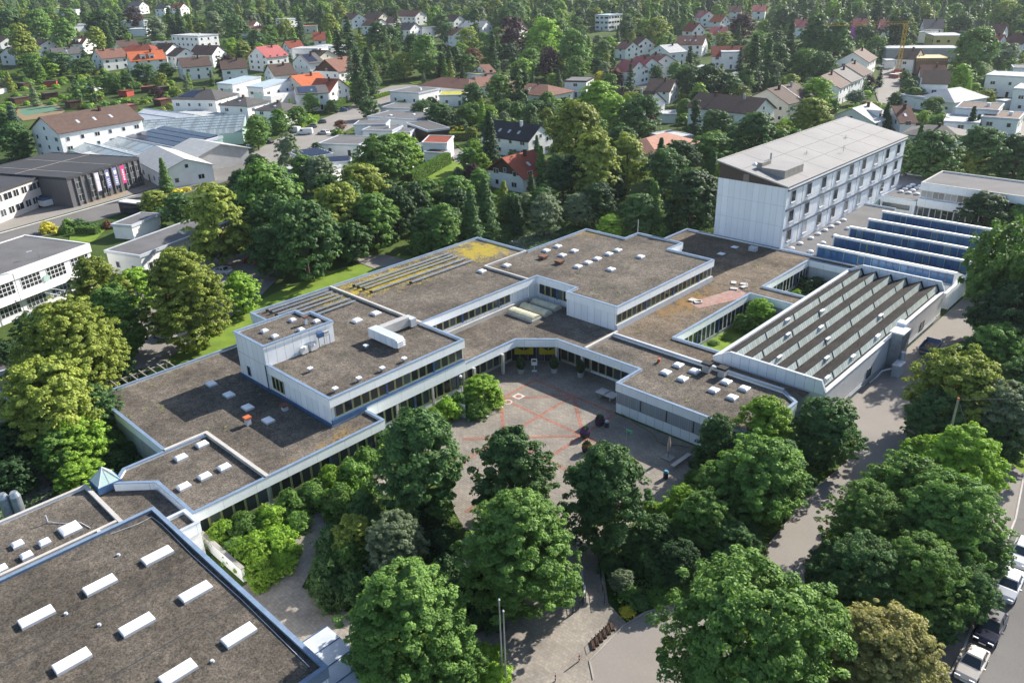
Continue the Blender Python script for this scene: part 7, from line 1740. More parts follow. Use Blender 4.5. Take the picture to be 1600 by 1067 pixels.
# ---- foreground (pixel, half width) read off the photograph
many([
 ('oval', 'dark', 655, 720, 68, dict(hs=1.0)), ('oval', 'dark', 800, 742, 64, dict(hs=.95)), ('oval', 'mid', 812, 858, 88, dict(hs=.88)), ('oval', 'dark', 948, 775, 65, dict(hs=1.05)),
 ('oval', 'mid', 632, 975, 96, dict(hs=.85)), ('broad', 'grey', 615, 850, 48, {}), ('broad', 'olive', 553, 838, 34, {}), ('broad', 'mid', 700, 1035, 55, {}),
 ('broad', 'bright', 752, 608, 31, dict(hs=.7)), ('oval', 'dark', 1122, 690, 34, {}), ('oval', 'bright', 1196, 668, 44, dict(hs=.9)), ('broad', 'dark', 1292, 672, 52, {}),
 ('broad', 'mid', 1185, 745, 66, {}), ('broad', 'dark', 1212, 735, 50, {}), ('broad', 'mid', 1100, 810, 46, {}), ('broad', 'dark', 1148, 850, 34, {}), ('broad', 'bright', 1068, 785, 28, {}), ('broad', 'mid', 1125, 760, 40, {}),
 ('broad', 'dark', 1022, 835, 34, {}), ('broad', 'dark', 995, 850, 28, {}), ('broad', 'grey', 973, 905, 20, dict(hs=.8)), ('broad', 'deep', 1060, 880, 36, {}),
 ('broad', 'mid', 1178, 1000, 138, dict(hs=.9)), ('broad', 'brown', 1375, 1025, 88, dict(hs=.85)),
 ('broad', 'mid', 1353, 818, 62, {}), ('broad', 'mid', 1415, 768, 62, {}), ('broad', 'mid', 1480, 815, 78, {}), ('broad', 'dark', 1536, 862, 40, dict(hs=1.1)), ('broad', 'dark', 1350, 905, 70, {}), ('broad', 'mid', 1432, 905, 72, {}), ('broad', 'dark', 1508, 922, 46, {}), ('broad', 'dark', 1468, 970, 32, {}), ('broad', 'dark', 1300, 885, 36, {}),
 ('broad', 'bright', 1503, 722, 60, {}), ('broad', 'bright', 1440, 720, 40, {}), ('broad', 'olive', 1492, 608, 66, {}), ('broad', 'dark', 1462, 655, 46, {}), ('broad', 'mid', 1558, 552, 46, {}), ('broad', 'grey', 1570, 650, 55, {}), ('broad', 'dark', 1562, 690, 36, {}),
 ('willow', 'mid', 1595, 430, 82, {}), ('willow', 'mid', 1558, 500, 40, dict(hs=.8)), ('broad', 'deep', 1585, 500, 60, {}), ('broad', 'deep', 1541, 332, 38, dict(hs=.75)), ('broad', 'mid', 1592, 345, 24, {}), ('broad', 'olive', 1476, 322, 21, dict(hs=.9)), ('broad', 'dark', 1600, 600, 40, {}), ('broad', 'dark', 1530, 560, 36, {}), ('broad', 'dark', 1545, 425, 32, {}),
 # left
 ('broad', 'olive', 112, 545, 72, dict(hs=1.05)), ('broad', 'olive', 82, 630, 70, dict(hs=1.05)), ('broad', 'olive', 60, 580, 44, {}), ('oval', 'olive', 152, 455, 42, dict(hs=1.0)), ('oval', 'mid', 182, 500, 46, dict(hs=.95)), ('oval', 'olive', 288, 462, 62, dict(hs=.95)), ('broad', 'bright', 214, 450, 32, {}), ('broad', 'bright', 376, 458, 30, {}), ('broad', 'bright', 120, 690, 46, dict(hs=.8)), ('broad', 'mid', 95, 705, 36, {}), ('broad', 'bright', 128, 745, 36, dict(hs=.7)), ('broad', 'dark', 174, 570, 30, {}), ('broad', 'dark', 60, 520, 36, {}), ('broad', 'deep', 15, 700, 38, {}), ('broad', 'deep', 20, 745, 30, {}), ('broad', 'deep', 8, 560, 30, {}), ('broad', 'dark', 150, 640, 40, {}), ('broad', 'deep', 40, 690, 36, {}),
 ('oval', 'olive', 335, 348, 46, dict(hs=1.0)), ('broad', 'mid', 418, 312, 54, dict(hs=1.0)), ('broad', 'dark', 474, 372, 52, dict(hs=1.15)), ('broad', 'dark', 425, 390, 38, {}), ('broad', 'olive', 562, 300, 42, {}), ('broad', 'olive', 530, 335, 44, {}), ('broad', 'mid', 585, 345, 36, dict(hs=1.1)), ('broad', 'mid', 598, 248, 42, dict(hs=.85)), ('broad', 'bright', 628, 240, 30, {}), ('oval', 'grey', 450, 240, 20, dict(hs=1.2)), ('broad', 'mid', 475, 270, 26, {}), ('oval', 'mid', 400, 206, 18, {}), ('broad', 'grey', 500, 272, 26, {}), ('broad', 'olive', 240, 318, 23, dict(hs=.85)), ('spruce', 'mid', 256, 272, 12, {}), ('broad', 'dark', 280, 325, 24, {}), ('broad', 'dark', 548, 376, 30, {}), ('broad', 'olive', 515, 366, 32, {}), ('broad', 'deep', 400, 262, 20, {}), ('broad', 'dark', 430, 350, 46, {}), ('broad', 'dark', 375, 330, 30, {}),
 ('broad', 'deep', 620, 330, 30, dict(hs=1.2)), ('broad', 'deep', 645, 318, 26, dict(hs=1.2)), ('broad', 'mid', 660, 322, 22, {}), ('broad', 'dark', 510, 300, 26, {}),
 # centre middle distance
 ('spruce', 'deep', 765, 215, 17, dict(hs=1.15)), ('spruce', 'dark', 758, 318, 22, dict(hs=.95)), ('spruce', 'dark', 736, 335, 20, {}), ('spruce', 'deep', 808, 335, 15, dict(hs=.9)), ('broad', 'mid', 750, 285, 18, dict(hs=1.1)), ('broad', 'grey', 852, 335, 27, dict(hs=1.1)), ('broad', 'grey', 905, 326, 24, {}), ('broad', 'bright', 955, 355, 20, {}), ('broad', 'mid', 712, 305, 28, {}), ('broad', 'dark', 675, 355, 34, dict(hs=.8)), ('broad', 'mid', 655, 380, 18, {}), ('broad', 'bright', 704, 375, 12, dict(hs=.7)), ('broad', 'dark', 800, 322, 20, {}), ('broad', 'dark', 700, 345, 24, {}),
 ('oval', 'olive', 902, 215, 44, dict(hs=.92)), ('oval', 'olive', 925, 262, 40, {}), ('oval', 'olive', 980, 255, 32, {}), ('broad', 'deep', 880, 280, 36, {}), ('broad', 'deep', 935, 315, 30, {}), ('spruce', 'mid', 845, 258, 14, {}), ('broad', 'bright', 935, 165, 34, {}), ('broad', 'bright', 960, 180, 26, {}), ('broad', 'dark', 1000, 185, 34, {}), ('broad', 'olive', 985, 165, 20, {}), ('broad', 'purple', 1015, 193, 14, {}), ('broad', 'deep', 1080, 310, 46, dict(hs=.9)), ('broad', 'dark', 1040, 270, 36, {}), ('broad', 'dark', 1000, 335, 30, {}), ('broad', 'dark', 1120, 200, 26, {}), ('broad', 'mid', 1115, 235, 34, dict(hs=.8)), ('broad', 'dark', 1180, 215, 36, {}), ('broad', 'deep', 1060, 250, 28, {}), ('broad', 'dark', 1150, 218, 22, {}), ('spruce', 'deep', 1032, 245, 14, {}),
 ('column', 'deep', 1087, 185, 8, dict(hs=1.1)), ('broad', 'bright', 1276, 150, 26, {}), ('broad', 'olive', 1265, 185, 30, {}), ('broad', 'mid', 1070, 170, 14, {}),
 ('broad', 'purple', 738, 268, 12, dict(hs=.9)), ('broad', 'bright', 750, 254, 15, {}), ('broad', 'dark', 970, 225, 26, {}), ('broad', 'purple', 104, 213, 24, dict(hs=1.1)), ('broad', 'dark', 25, 220, 26, {}), ('spruce', 'blue', 25, 200, 18, {}), ('broad', 'dark', 12, 195, 18, {}),
 ('broad', 'dark', 1455, 248, 42, {}), ('broad', 'dark', 1400, 262, 20, {}) , ('broad', 'dark', 1530, 240, 38, {}), ('broad', 'olive', 1505, 258, 26, {}), ('broad', 'deep', 1590, 245, 34, {}), ('spruce', 'deep', 1518, 192, 12, {}), ('spruce', 'deep', 1527, 198, 9, {}), ('broad', 'deep', 1565, 187, 15, {}), ('spruce', 'deep', 1385, 183, 11, {}), ('spruce', 'deep', 1395, 186, 9, {}), ('broad', 'mid', 1410, 195, 13, {}), ('spruce', 'dark', 1437, 215, 10, {}),
 # town trees
 ('broad', 'mid', 405, 200, 18, {}), ('broad', 'mid', 437, 187, 16, {}), ('broad', 'mid', 465, 182, 15, {}), ('broad', 'mid', 486, 160, 14, {}), ('broad', 'dark', 577, 170, 17, dict(hs=.8)), ('broad', 'redb', 532, 195, 10, dict(hs=.7)), ('broad', 'purple', 358, 105, 16, dict(hs=1.0)), ('column', 'deep', 343, 104, 5, {}), ('broad', 'olive', 378, 80, 14, {}), ('spruce', 'grey', 548, 105, 12, {}), ('spruce', 'deep', 560, 118, 18, {}), ('spruce', 'deep', 575, 110, 16, {}), ('spruce', 'deep', 528, 72, 14, dict(hs=.9)), ('spruce', 'deep', 545, 62, 16, {}), ('broad', 'mid', 594, 97, 14, {}), ('broad', 'olive', 630, 102, 18, {}), ('oval', 'mid', 665, 85, 22, {}), ('oval', 'dark', 645, 78, 18, {}), ('spruce', 'deep', 690, 92, 10, {}), ('spruce', 'deep', 702, 95, 10, {}), ('oval', 'dark', 712, 92, 14, {}), ('broad', 'bright', 720, 80, 12, {}), ('broad', 'redb', 738, 90, 14, {}), ('oval', 'mid', 757, 70, 14, {}), ('spruce', 'deep', 770, 82, 12, dict(hs=1.2)), ('broad', 'deep', 793, 85, 16, {}), ('column', 'deep', 806, 130, 11, dict(hs=1.1)), ('column', 'deep', 818, 132, 9, dict(hs=1.1)), ('broad', 'bright', 815, 110, 18, {}), ('broad', 'mid', 828, 95, 18, {}), ('broad', 'purple', 858, 98, 17, dict(hs=1.3)), ('oval', 'mid', 895, 80, 24, {}), ('broad', 'bright', 850, 60, 28, {}), ('broad', 'mid', 870, 50, 20, {}), ('broad', 'purple', 800, 55, 22, dict(hs=1.2)), ('broad', 'mid', 780, 60, 16, {}), ('column', 'dark', 742, 30, 7, {}), ('broad', 'dark', 800, 25, 20, {}), ('oval', 'mid', 810, 22, 13, {}), ('broad', 'dark', 688, 38, 15, {}), ('broad', 'dark', 700, 52, 14, {}), ('broad', 'olive', 733, 62, 18, {}), ('broad', 'bright', 862, 124, 9, {}), ('broad', 'yellow', 938, 124, 11, {}), ('broad', 'redb', 960, 120, 13, {}), ('spruce', 'deep', 985, 120, 9, {}), ('broad', 'mid', 780, 140, 22, {}), ('broad', 'dark', 740, 152, 20, {}), ('broad', 'dark', 685, 180, 22, dict(hs=.8)), ('broad', 'dark', 660, 172, 18, dict(hs=.8)), ('broad', 'mid', 735, 178, 20, dict(hs=.8)), ('broad', 'dark', 840, 172, 18, dict(hs=.8)), ('broad', 'mid', 855, 158, 14, {}),
 ('broad', 'purple', 1160, 42, 19, {}), ('oval', 'mid', 1185, 75, 18, {}), ('spruce', 'deep', 1178, 95, 18, dict(hs=1.0)), ('spruce', 'dark', 1200, 90, 16, {}), ('spruce', 'deep', 1235, 68, 13, dict(hs=1.2)), ('oval', 'dark', 1215, 95, 20, {}), ('oval', 'dark', 1275, 60, 26, {}), ('oval', 'dark', 1305, 70, 26, {}), ('broad', 'mid', 1255, 100, 22, {}), ('broad', 'dark', 1285, 105, 22, {}), ('broad', 'dark', 1075, 125, 22, {}), ('broad', 'deep', 1110, 128, 26, {}), ('broad', 'mid', 1165, 125, 17, {}), ('broad', 'dark', 1135, 135, 20, {}), ('broad', 'mid', 1105, 65, 12, {}), ('broad', 'olive', 1130, 65, 14, {}), ('broad', 'purple', 1062, 86, 8, {}), ('spruce', 'deep', 1078, 95, 10, {}), ('spruce', 'deep', 1157, 92, 8, {}), ('broad', 'mid', 1055, 112, 13, {}), ('broad', 'dark', 1025, 115, 12, {}), ('broad', 'olive', 1028, 48, 20, {}),
 ('willow', 'mid', 1525, 75, 32, dict(hs=1.05)), ('broad', 'grey', 1572, 88, 20, {}), ('broad', 'bright', 1508, 122, 17, dict(hs=.8)), ('broad', 'deep', 1405, 50, 22, dict(hs=1.2)), ('oval', 'olive', 1418, 48, 14, {}), ('spruce', 'deep', 1432, 30, 9, {}), ('broad', 'dark', 1350, 58, 18, {}), ('broad', 'mid', 1372, 72, 15, {}), ('broad', 'deep', 1360, 90, 12, {}), ('broad', 'mid', 1415, 118, 8, {}), ('broad', 'purple', 1357, 128, 10, {}), ('broad', 'mid', 1345, 130, 10, {}), ('broad', 'blue', 1338, 152, 15, dict(hs=.7)), ('broad', 'mid', 1430, 150, 16, dict(hs=.8)), ('broad', 'dark', 1400, 155, 12, dict(hs=.8)), ('broad', 'mid', 1460, 165, 16, dict(hs=.8)), ('broad', 'mid', 1448, 182, 11, dict(hs=.8)), ('broad', 'dark', 1425, 130, 13, dict(hs=.8)), ('spruce', 'deep', 1372, 10, 14, {}), ('broad', 'mid', 1340, 20, 16, {}), ('broad', 'mid', 1490, 25, 18, {}), ('broad', 'olive', 1570, 22, 20, {}), ('broad', 'dark', 1500, 40, 20, {}), ('broad', 'redb', 1518, 138, 10, dict(hs=.6)),
 ('oval', 'mid', 102, 55, 18, {}), ('oval', 'olive', 35, 68, 20, dict(hs=1.1)), ('broad', 'olive', 45, 80, 16, {}), ('oval', 'olive', 150, 62, 14, {}), ('spruce', 'dark', 172, 65, 10, {}), ('broad', 'deep', 160, 45, 24, {}), ('broad', 'deep', 185, 50, 16, {}), ('broad', 'purple', 210, 26, 14, {}), ('broad', 'grey', 243, 45, 16, {}), ('spruce', 'deep', 265, 30, 10, {}), ('spruce', 'deep', 280, 32, 10, {}), ('broad', 'mid', 60, 40, 22, {}), ('broad', 'dark', 15, 40, 24, {}), ('broad', 'mid', 105, 30, 16, {}), ('broad', 'dark', 90, 98, 22, dict(hs=.7)), ('broad', 'dark', 128, 105, 18, dict(hs=.7)), ('broad', 'mid', 50, 100, 22, dict(hs=.7)), ('broad', 'dark', 225, 115, 20, dict(hs=.7)), ('broad', 'dark', 260, 110, 13, dict(hs=.8)), ('broad', 'mid', 160, 130, 14, dict(hs=.8)), ('broad', 'mid', 182, 130, 15, dict(hs=.8)), ('column', 'dark', 143, 142, 6, {}), ('column', 'dark', 118, 138, 6, {}), ('broad', 'purple', 245, 145, 11, dict(hs=.7)), ('column', 'deep', 132, 88, 5, dict(hs=.8)), ('column', 'deep', 478, 108, 3.5, dict(hs=.8)), ('column', 'deep', 485, 107, 3.5, dict(hs=.8)),
 ('broad', 'dark', 340, 25, 18, {}), ('broad', 'dark', 366, 45, 20, {}), ('broad', 'dark', 350, 15, 16, {}), ('oval', 'grey', 335, 40, 16, {}), ('spruce', 'deep', 468, 42, 11, {}), ('broad', 'olive', 445, 45, 14, {}), ('oval', 'olive', 515, 42, 14, {}), ('oval', 'olive', 530, 20, 12, {}), ('broad', 'bright', 505, 18, 14, {}), ('spruce', 'dark', 620, 38, 9, {}), ('broad', 'mid', 420, 55, 14, {}), ('broad', 'dark', 400, 62, 14, {}), ('oval', 'dark', 590, 60, 18, {}), ('broad', 'dark', 612, 62, 18, {}),
])
# ---- shrubs and garden bushes
many([('shrub', t, x, y, r, dict(hs=h)) for t, x, y, r, h in [
 ('bright', 350, 835, 26, 1.2), ('mid', 385, 825, 30, 1.2), ('bright', 420, 812, 28, 1.2), ('mid', 455, 792, 28, 1.2), ('bright', 395, 860, 34, 1.1), ('bright', 435, 845, 30, 1.1), ('bright', 410, 895, 26, 1.1), ('bright', 440, 880, 22, 1.0), ('mid', 370, 858, 24, 1.1), ('mid', 490, 775, 28, 1.3), ('bright', 520, 755, 28, 1.4), ('mid', 550, 745, 28, 1.4), ('mid', 572, 725, 26, 1.3), ('mid', 465, 815, 22, 1.1), ('mid', 530, 785, 28, 1.3), ('bright', 455, 862, 18, 1.0),
 ('dark', 520, 850, 28, 1.4), ('dark', 510, 890, 26, 1.4), ('dark', 520, 930, 26, 1.3), ('mid', 545, 870, 30, 1.4), ('dark', 570, 800, 28, 1.4), ('dark', 590, 830, 28, 1.4), ('dark', 555, 920, 30, 1.3), ('mid', 575, 780, 26, 1.4), ('dark', 600, 870, 26, 1.4), ('dark', 500, 915, 18, 1.2),
 ('bright', 700, 640, 22, 1.2), ('bright', 680, 650, 20, 1.1), ('mid', 720, 632, 22, 1.2), ('bright', 770, 625, 18, 1.1), ('mid', 745, 640, 20, 1.0), ('mid', 660, 655, 18, 1.0), ('mid', 620, 690, 26, 1.2),
 ('bright', 755, 1030, 28, 1.1), ('bright', 775, 1055, 26, 1.1), ('bright', 735, 1055, 26, 1.0), ('mid', 705, 1062, 30, 1.0), ('bright', 780, 1015, 12, .9),
 ('deep', 740, 920, 34, 1.3), ('deep', 700, 900, 34, 1.3), ('deep', 760, 960, 30, 1.2), ('deep', 720, 950, 28, 1.2), ('deep', 690, 850, 30, 1.3), ('deep', 670, 810, 28, 1.3),
 ('dark', 1010, 880, 26, 1.3), ('dark', 1040, 900, 26, 1.2), ('dark', 1080, 895, 26, 1.2), ('mid', 985, 925, 18, .9), ('yellow', 980, 955, 12, .9), ('dark', 1000, 940, 16, .9), ('mid', 1030, 930, 20, .8), ('mid', 1060, 920, 18, .8), ('dark', 1120, 880, 28, 1.2), ('dark', 1165, 840, 28, 1.2), ('mid', 1192, 812, 22, 1.1), ('dark', 1215, 790, 20, 1.1), ('mid', 1240, 765, 16, 1.0), ('mid', 1262, 738, 15, 1.0), ('mid', 1290, 715, 13, 1.0), ('dark', 1180, 860, 20, 1.1), ('bright', 1045, 800, 20, 1.1), ('bright', 1020, 795, 16, 1.0), ('mid', 1090, 750, 20, 1.2), ('dark', 1100, 720, 20, 1.2), ('dark', 1000, 860, 24, 1.2), ('dark', 955, 880, 20, 1.1),
 ('dark', 160, 700, 26, 1.1), ('mid', 175, 690, 22, 1.0), ('bright', 100, 790, 20, .9), ('mid', 150, 760, 22, 1.0), ('bright', 30, 800, 12, .8), ('dark', 180, 720, 20, 1.0), ('dark', 205, 700, 16, .9),
 ('yellow', 74, 357, 13, 1.0), ('mid', 96, 362, 6, 1.1), ('mid', 104, 359, 9, 1.1), ('mid', 106, 350, 10, 1.1), ('redb', 168, 352, 9, 1.0), ('dark', 125, 350, 12, .8), ('dark', 142, 354, 12, .8), ('dark', 250, 335, 20, .9), ('dark', 150, 355, 8, .9), ('mid', 230, 352, 10, .8), ('mid', 250, 352, 8, .8), ('yellow', 275, 300, 10, .6), ('yellow', 290, 296, 9, .6),
 ('bright', 1178, 1, 1, 1)][:-1]])
def hedge(label, a, b, w, h, tone='mid', px=True):
    A_, B_ = (E(*a), E(*b)) if px else (Vector((*a, 0)), Vector((*b, 0)))
    L = (B_ - A_).xy.length; n = int(max(300, L * w * 160)); rg = np.random.default_rng(int(L * 100))
    m = MB(); d = (B_ - A_).xy.normalized(); ang = math.atan2(d.y, d.x)
    per = np.array([L * h, L * h, L * w, w * h, w * h]); idx = rg.choice(5, n, p=per / per.sum())
    x = rg.uniform(-L / 2, L / 2, n); y = rg.uniform(-w / 2, w / 2, n); z = rg.uniform(0, h, n); j = rg.normal(0, .06, n)
    y = np.where(idx == 0, -w / 2 + j, np.where(idx == 1, w / 2 + j, y)); z = np.where(idx == 2, h + j, z); x = np.where(idx == 3, -L / 2 + j, np.where(idx == 4, L / 2 + j, x))
    p = np.stack([x, y, z], 1); nr = rg.normal(size=(n, 3)); u = np.cross(nr, rg.normal(size=(n, 3))); u /= np.linalg.norm(u, axis=1, keepdims=True); v = np.cross(nr, u); v /= np.linalg.norm(v, axis=1, keepdims=True); s = .16
    V = np.stack([p - u * s, p - v * s * .7, p + u * s, p + v * s * .7], 1).reshape(-1, 3); me = bpy.data.meshes.new('foliage'); nv = len(V)
    me.vertices.add(nv); me.vertices.foreach_set('co', V.astype(np.float32).ravel()); me.loops.add(nv); me.loops.foreach_set('vertex_index', np.arange(nv, dtype=np.int32)); me.polygons.add(n); me.polygons.foreach_set('loop_start', np.arange(0, nv, 4, dtype=np.int32)); me.polygons.foreach_set('loop_total', np.full(n, 4, dtype=np.int32))
    at = me.attributes.new('tint', 'FLOAT', 'FACE'); at.data.foreach_set('value', rg.random(n).astype(np.float32)); me.update(); me.materials.append(LM[tone])
    c = (A_ + B_) / 2; r = thing('hedge', label, 'hedge', (c.x, c.y, T(c.x, c.y)), ang); link('foliage', me, r)
    m = MB(); m.box(-L / 2 + .1, -w / 2 + .1, 0, L / 2 - .1, w / 2 - .1, h - .12); m.build('inner_twigs', BARK, r, local=True)
hedge('clipped green hedge by the lawn below the main road', (122, 365), (155, 366), 1.6, 1.6, 'mid')
hedge('long clipped hedge along the side street', (510, 177), (541, 160), 1.5, 2.4, 'mid')
hedge('low bright hedge along the side street pavement', (470, 203), (497, 188), 1.5, 2.0, 'bright')
hedge('clipped hedge behind the side street junction', (585, 156), (610, 148), 1.5, 1.6, 'bright')
hedge('long tall garden hedge running down beside the pale drive', (640, 290), (700, 256), 2.2, 3.2, 'mid')
hedge('yellow topped hedge beside the small red tilted roof', (702, 219), (745, 218), 1.8, 2.4, 'olive')
hedge('yellow hedge turning uphill near the black slate roof', (706, 217), (722, 203), 1.8, 2.0, 'yellow')
hedge('clipped dark hedge block before the black slate roofed house', (783, 240), (800, 235), 2.5, 3.0, 'mid')
hedge('hedge in front of the long central bungalow', (653, 140), (685, 144), 1.4, 1.2, 'bright')
hedge('roadside hedge in front of the garden centre', (290, 276), (318, 266), 1.6, 1.2, 'mid')
hedge('green hedge below the brown roofed three storey house', (140, 207), (185, 198), 2.5, 2.5, 'bright')
hedge('hedge along the right hand gardens near the blue pool', (1560, 168), (1600, 166), 2, 1.8, 'mid')
# ---- fill the gardens: individuals first, then one mass for the far rest
def blocked(x, y, kind, Rm, hs):
    for (hx, hy, r, hl, hw, rz) in HC:
        dx, dy = x - hx, y - hy
        if abs(dx) < 40 and abs(dy) < 40:
            c, s = math.cos(-rz), math.sin(-rz); lx, ly = c * dx - s * dy, s * dx + c * dy
            if abs(lx) < hl + Rm * .6 and abs(ly) < hw + Rm * .6: return True
    nomR, nomH = PROTO[kind + '1'][0][2], PROTO[kind + '1'][0][3]; h = nomH * Rm / nomR * hs
    q0, q1 = P((x, y, T(x, y))), P((x, y, T(x, y) + h)); rp = Rm * FPX / q0[2]; X0, X1, Ya, Yb = q0[0] - rp * .85, q0[0] + rp * .85, q1[1], q0[1]
    for (a, b, c, d, dist) in HB:
        if q0[2] < dist + 6:
            ox, oy = min(X1, c) - max(X0, a), min(Yb, d - 2) - max(Ya, b)
            if ox > 0 and oy > 0 and ox * oy > .07 * (c - a) * (d - b): return True
    return False
from math import hypot
ROADPX = [((0, 365), (248, 300), 16), ((248, 300), (400, 250), 18), ((420, 240), (520, 195), 22), ((520, 195), (620, 145), 18), ((620, 145), (690, 133), 9), ((1388, 160), (1390, 108), 15), ((1540, 206), (1600, 203), 14), ((60, 330), (230, 275), 22), ((700, 245), (735, 250), 12), ((300, 255), (390, 240), 16), ((30, 178), (95, 172), 14), ((870, 172), (900, 168), 8), ((1100, 190), (1115, 180), 12), ((1310, 200), (1325, 192), 9), ((645, 270), (735, 258), 10), ((995, 130), (1012, 130), 8)]
def onroad(px, py):
    for (a, b), (c, d), w in ROADPX:
        t = max(0, min(1, ((px - a) * (c - a) + (py - b) * (d - b)) / ((c - a) ** 2 + (d - b) ** 2)))
        if hypot(px - a - t * (c - a), (py - b - t * (d - b)) * 1.6) < w: return True
    return False
FARS = []
for (a, b), (c, d), w in ROADPX[:8] + ROADPX[12:13]:
    for k in range(9):
        x, y = a + (c - a) * k / 8, b + (d - b) * k / 8; q_ = E(x, y); HB.append((x - w * .7, y - w * .35, x + w * .7, y + w * .3, P(q_)[2]))
HB += [(640, 255, 735, 285, P(E(690, 275))[2]), (300, 500, 400, 560, 1e3), (400, 420, 610, 470, 1e3), (770, 238, 850, 290, P(E(810, 285))[2])]
def fill(n, x0, x1, y0, y1, kinds, tones, r0, r1, gap=.75, allot=False, stuff=False, tries=14, hs=(.75, 1.1)):
    k = 0
    for _ in range(n * tries):
        if k >= n: break
        px, py = RNG.uniform(x0, x1), RNG.uniform(y0, y1)
        if onroad(px, py): continue
        kd = kinds[int(RNG.integers(len(kinds)))]; tn = tones[int(RNG.integers(len(tones)))]; Rm = RNG.uniform(r0, r1) * (.62 if kd == 'spruce' else .4 if kd == 'column' else 1); h = RNG.uniform(*hs)
        v = E(px, py)
        if any((v.x - a) ** 2 + (v.y - b) ** 2 < (gap * (Rm + c)) ** 2 for a, b, c in FARS): continue
        if any((v.x - t[0]) ** 2 + (v.y - t[1]) ** 2 < (Rm * .9) ** 2 for t in TREES): continue
        if blocked(v.x, v.y, kd, Rm, h): continue
        FARS.append((v.x, v.y, Rm)); k += 1
        if stuff: MASS.append((kd, tn, v.x, v.y, Rm, h))
        else: tree(kd, tn, pos=(v.x, v.y), Rm=Rm, hs=h)
    return k
MASS = []
G5 = ['mid', 'dark', 'mid', 'olive', 'mid', 'deep', 'grey', 'bright', 'dark', 'bright']
fill(16, 380, 760, 300, 400, ['broad', 'oval'], ['dark', 'mid', 'deep'], 2.6, 4.2)
fill(26, 640, 1120, 215, 355, ['broad', 'oval', 'spruce'], ['dark', 'mid', 'deep', 'olive'], 2.4, 4.4)
fill(20, 0, 260, 395, 520, ['broad'], ['dark', 'mid'], 1.5, 2.5) if False else None
fill(10, 1330, 1600, 205, 285, ['broad'], ['dark', 'mid'], 2.5, 4)
fill(38, 0, 1600, 130, 215, ['broad', 'broad', 'oval', 'spruce', 'shrub'], G5, 2.2, 4.4)
fill(24, 0, 1600, 60, 130, ['broad', 'broad', 'oval', 'spruce'], G5, 3.0, 5.2)
fill(120, 0, 275, 110, 180, ['shrub'], ['bright', 'bright', 'olive', 'mid', 'mid'], 1.4, 2.6, hs=(.7, 1.1), gap=.8)
fill(60, 530, 1130, 150, 330, ['shrub'], ['mid', 'bright', 'dark', 'grey', 'olive'], 1.2, 2.4, hs=(.7, 1.2))
fill(40, 1280, 1600, 100, 215, ['shrub'], ['mid', 'bright', 'dark', 'redb', 'olive'], 1.2, 2.4, hs=(.7, 1.2))
# under the tall trees
many([('shrub', t, x, y, r, dict(hs=h)) for t, x, y, r, h in [('dark', 655, 380, 12, 1), ('mid', 700, 385, 12, .9), ('dark', 730, 378, 14, .9), ('dark', 760, 372, 14, 1), ('dark', 610, 372, 13, 1), ('bright', 950, 372, 10, .9), ('mid', 980, 362, 14, 1), ('mid', 1030, 360, 14, 1), ('olive', 1060, 352, 10, .8), ('dark', 1100, 345, 14, 1), ('bright', 1200 - 130, 356, 8, .8),
   ('bright', 1246, 458, 8, .9), ('deep', 1262, 448, 14, 1.0), ('deep', 1250, 440, 12, 1.1), ('mid', 1115, 535, 9, .5), ('mid', 1135, 528, 8, .5)]])
many([('broad', 'bright', 1188, 488, 22, dict(hs=.95, label='rounded yellow green tree filling the larger inner court')), ('broad', 'mid', 1163, 503, 15, dict(hs=.9, label='smaller green tree crown beside the round one in the inner court')), ('broad', 'deep', 1275, 442, 15, dict(hs=.6, label='dark bushy tree in the smaller inner court'))])
